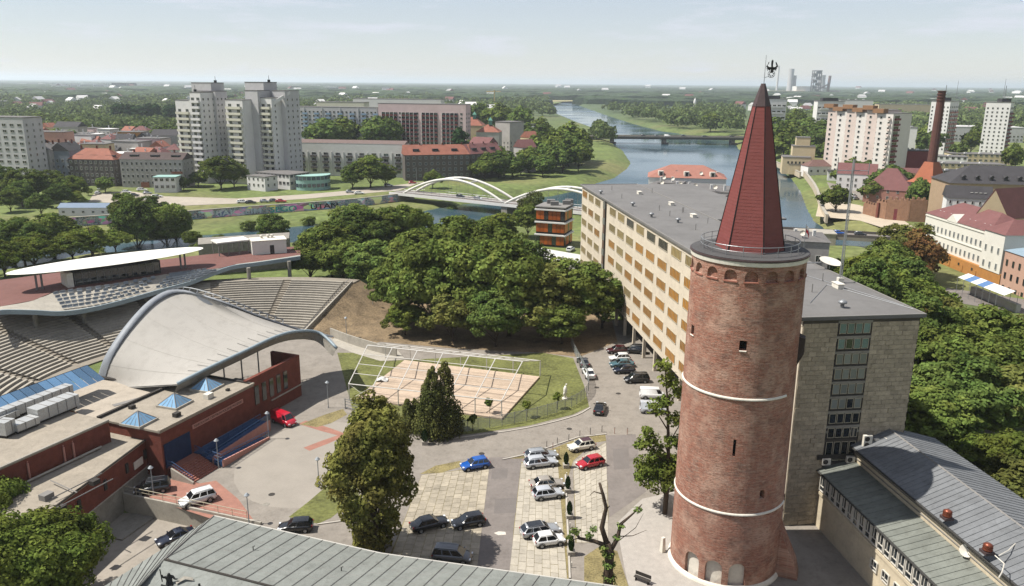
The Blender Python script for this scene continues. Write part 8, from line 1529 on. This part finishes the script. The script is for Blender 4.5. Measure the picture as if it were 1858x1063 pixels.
# cement works on the horizon
cw = thing('cement_works', 'distant cement works with preheater tower, stacks and cooling towers', 'industrial plant', (*G(1480, 172, 0), 0)); cy = G(1480, 172, 0)[1]; cs = cy / FPX; cx0 = G(1480, 172, 0)[0]
def cX(px): return D(px, 150, cy)[0] - cx0
def cZ(py): return D(1480, py, cy)[1]
b = MB(); b.box((cX(1420), 0, cZ(172) / 2 + 8), (76 * cs, 60, 24)); b.build('long_hall', m_crm, cw); b = MB(); b.box((cX(1457), 20, 22), (24 * cs, 70, 44)); b.build('silo_block', m_gwhite, cw)
m_st = M('dark_steel', '#5b5653', var=.2)
b = MB(); xt = cX(1481); zt_ = cZ(128)
for sx_ in (-1, 1):
    for sy_ in (-1, 1): b.tube([(xt + sx_ * 7 * cs, sy_ * 14, 0), (xt + sx_ * 6 * cs, sy_ * 14, zt_)], 3.0, 5)
for k in range(8): z = zt_ * (k + 1) / 8; b.box((xt, 0, z), (15 * cs, 34, 3)); b.box((xt + (k % 2 - .5) * 5 * cs, 0, z - zt_ / 16), (6 * cs, 22, zt_ / 11))
b.build('preheater_tower', m_st, cw)
b = MB(); b.tube([(cX(1503), 0, 0), (cX(1505), 0, cZ(137))], 2.4 * cs, 10); b.build('brown_stack', M('brown_stack', '#6d4f47', var=.1), cw)
b = MB(); b.tube([(cX(1443), 300, 0), (cX(1443), 300, cZ(117))], 2.0 * cs, 10); b.build('white_stack', m_gwhite, cw)
for px, yt, w in ((1457, 126, 6), (1465, 138, 3.2), (1516, 137, 7.5)):
    z = cZ(yt) * 1.05; b = MB(); r = w * cs; b.lathe([(r * 1.15, 0), (r * .95, z * .4), (r * .8, z * .75), (r * .86, z)], 20, (cX(px), 200)); b.build('cooling_tower', m_panelg, cw, smooth=True)
b = MB(); b.tube([(cX(1482), 0, 40), (cX(1503), 0, cZ(160))], 1.2 * cs, 6); b.tube([(cX(1484), 0, 25), (cX(1506), 0, 60)], 1.2 * cs, 6); b.tube([(cX(1506), 0, cZ(165)), (cX(1525), 0, 20)], 1.5 * cs, 6); b.build('conveyor', M('mauve_steel', '#8b7a78', var=.1), cw)
for i, (px, yt) in enumerate(((1733, 146), (1818, 142))): x, y = G(px, 190, 0); z = D(px, yt, y)[1]; t = thing('radio_mast', ['thin far mast between chimney and white high-rise', 'thin far lattice mast above the right white high-rise'][i], 'mast', (x, y, 0)); b = MB(); b.tube([(0, 0, 0), (0, 0, z)], [1.0, .4], 4); b.build('mast', m_st, t)
cr = thing('tower_crane', 'thin yellow crane mast beyond the river meadow', 'crane', (*G(897, 200, 0), 0)); _, z = D(897, 163, G(897, 200, 0)[1]); b = MB(); b.tube([(0, 0, 0), (0, 0, z)], .9, 4); b.build('mast', M('crane_yellow', '#a8905a', var=.05), cr); b = MB(); b.tube([(-16, 0, z - 3), (12, 0, z - 3)], .6, 4); b.build('jib', M('crane_yellow', '#a8905a', var=.05), cr)
wm = thing('white_monument', 'small white slender tower among the riverside trees', 'tower', (*G(1260, 200, 0), 0)); b = MB(); b.lathe([(3.2, 0), (3, 17), (2.4, 20), (0, 25)], 12); b.build('shaft', m_gwhite, wm)
# ================================================================== black bronze figures at the bottom edge, on the roof
sc_ = thing('bronze_sculpture', 'black bronze seated figure with raised staff and open book', 'sculpture', (*G(308, 1058, 6.7), 6.35), .3)
def skin(name, V, E, Rd, mat, parent, loc=(0, 0, 0)):
    me = bpy.data.meshes.new(name); me.from_pydata(V, E, []); o = bpy.data.objects.new(name, me); COL.objects.link(o); o.parent = parent; o.location = loc; md = o.modifiers.new('Skin', 'SKIN')
    for i, sv in enumerate(me.skin_vertices[0].data): sv.radius = (Rd[i], Rd[i]); sv.use_root = i == 0
    o.modifiers.new('Sub', 'SUBSURF').levels = 2; o.modifiers['Sub'].render_levels = 2; me.materials.append(mat); return o
skin('figure', [(0, 0, .35), (0, 0, .7), (0, .02, 1.05), (0, .0, 1.2), (0, -.03, 1.42), (-.3, 0, 1.02), (-.5, -.1, 1.1), (-.55, -.12, 1.4), (.3, 0, 1.02), (.5, -.2, .8), (.75, -.3, .85), (-.2, -.3, .35), (-.22, -.55, .2), (.2, -.3, .35), (.24, -.55, .2)], [(0, 1), (1, 2), (2, 3), (3, 4), (2, 5), (5, 6), (6, 7), (2, 8), (8, 9), (9, 10), (0, 11), (11, 12), (0, 13), (13, 14)], [.26, .25, .22, .1, .17, .12, .09, .07, .12, .09, .06, .14, .1, .14, .1], m_iron, sc_)
b = MB(); b.tube([(-.58, -.12, .7), (-.66, -.14, 2.0)], .05, 6); b.build('staff', m_iron, sc_); b = MB(); b.box((0, 0, .15), (1.5, 1.1, .3)); b.build('plinth', m_iron, sc_)
b = MB(); b.add([(.6, -.6, .5), (1.3, -.3, .72), (1.25, .1, .78), (.55, -.2, .56), (2.1, -.6, .6), (2.0, -.2, .68)], [(0, 1, 2, 3), (1, 4, 5, 2)]); b.build('open_book', m_concd, sc_)
s2_ = thing('bronze_bust', 'pair of small black bronze heads at the bottom picture edge', 'sculpture', (*G(362, 1066, 6.7), 6.4)); skin('figure', [(0, 0, 0), (0, 0, .35), (0, 0, .5), (0, 0, .72)], [(0, 1), (1, 2), (2, 3)], [.25, .22, .08, .14], m_iron, s2_)
# ================================================================== haze over the plain
hz = MB(); hz.box((0, 0, 70), (140000, 140000, 160)); hm = bpy.data.materials.new('haze'); hm.use_nodes = True; N, L = hm.node_tree.nodes, hm.node_tree.links; N.remove(N['Principled BSDF']); pv_ = N.new('ShaderNodeVolumePrincipled'); pv_.inputs['Color'].default_value = (.84, .91, 1, 1); pv_.inputs['Density'].default_value = HAZE; pv_.inputs['Anisotropy'].default_value = .3; L.new(pv_.outputs[0], N['Material Output'].inputs['Volume'])
tag(hz.build('haze', hm), kind='stuff')
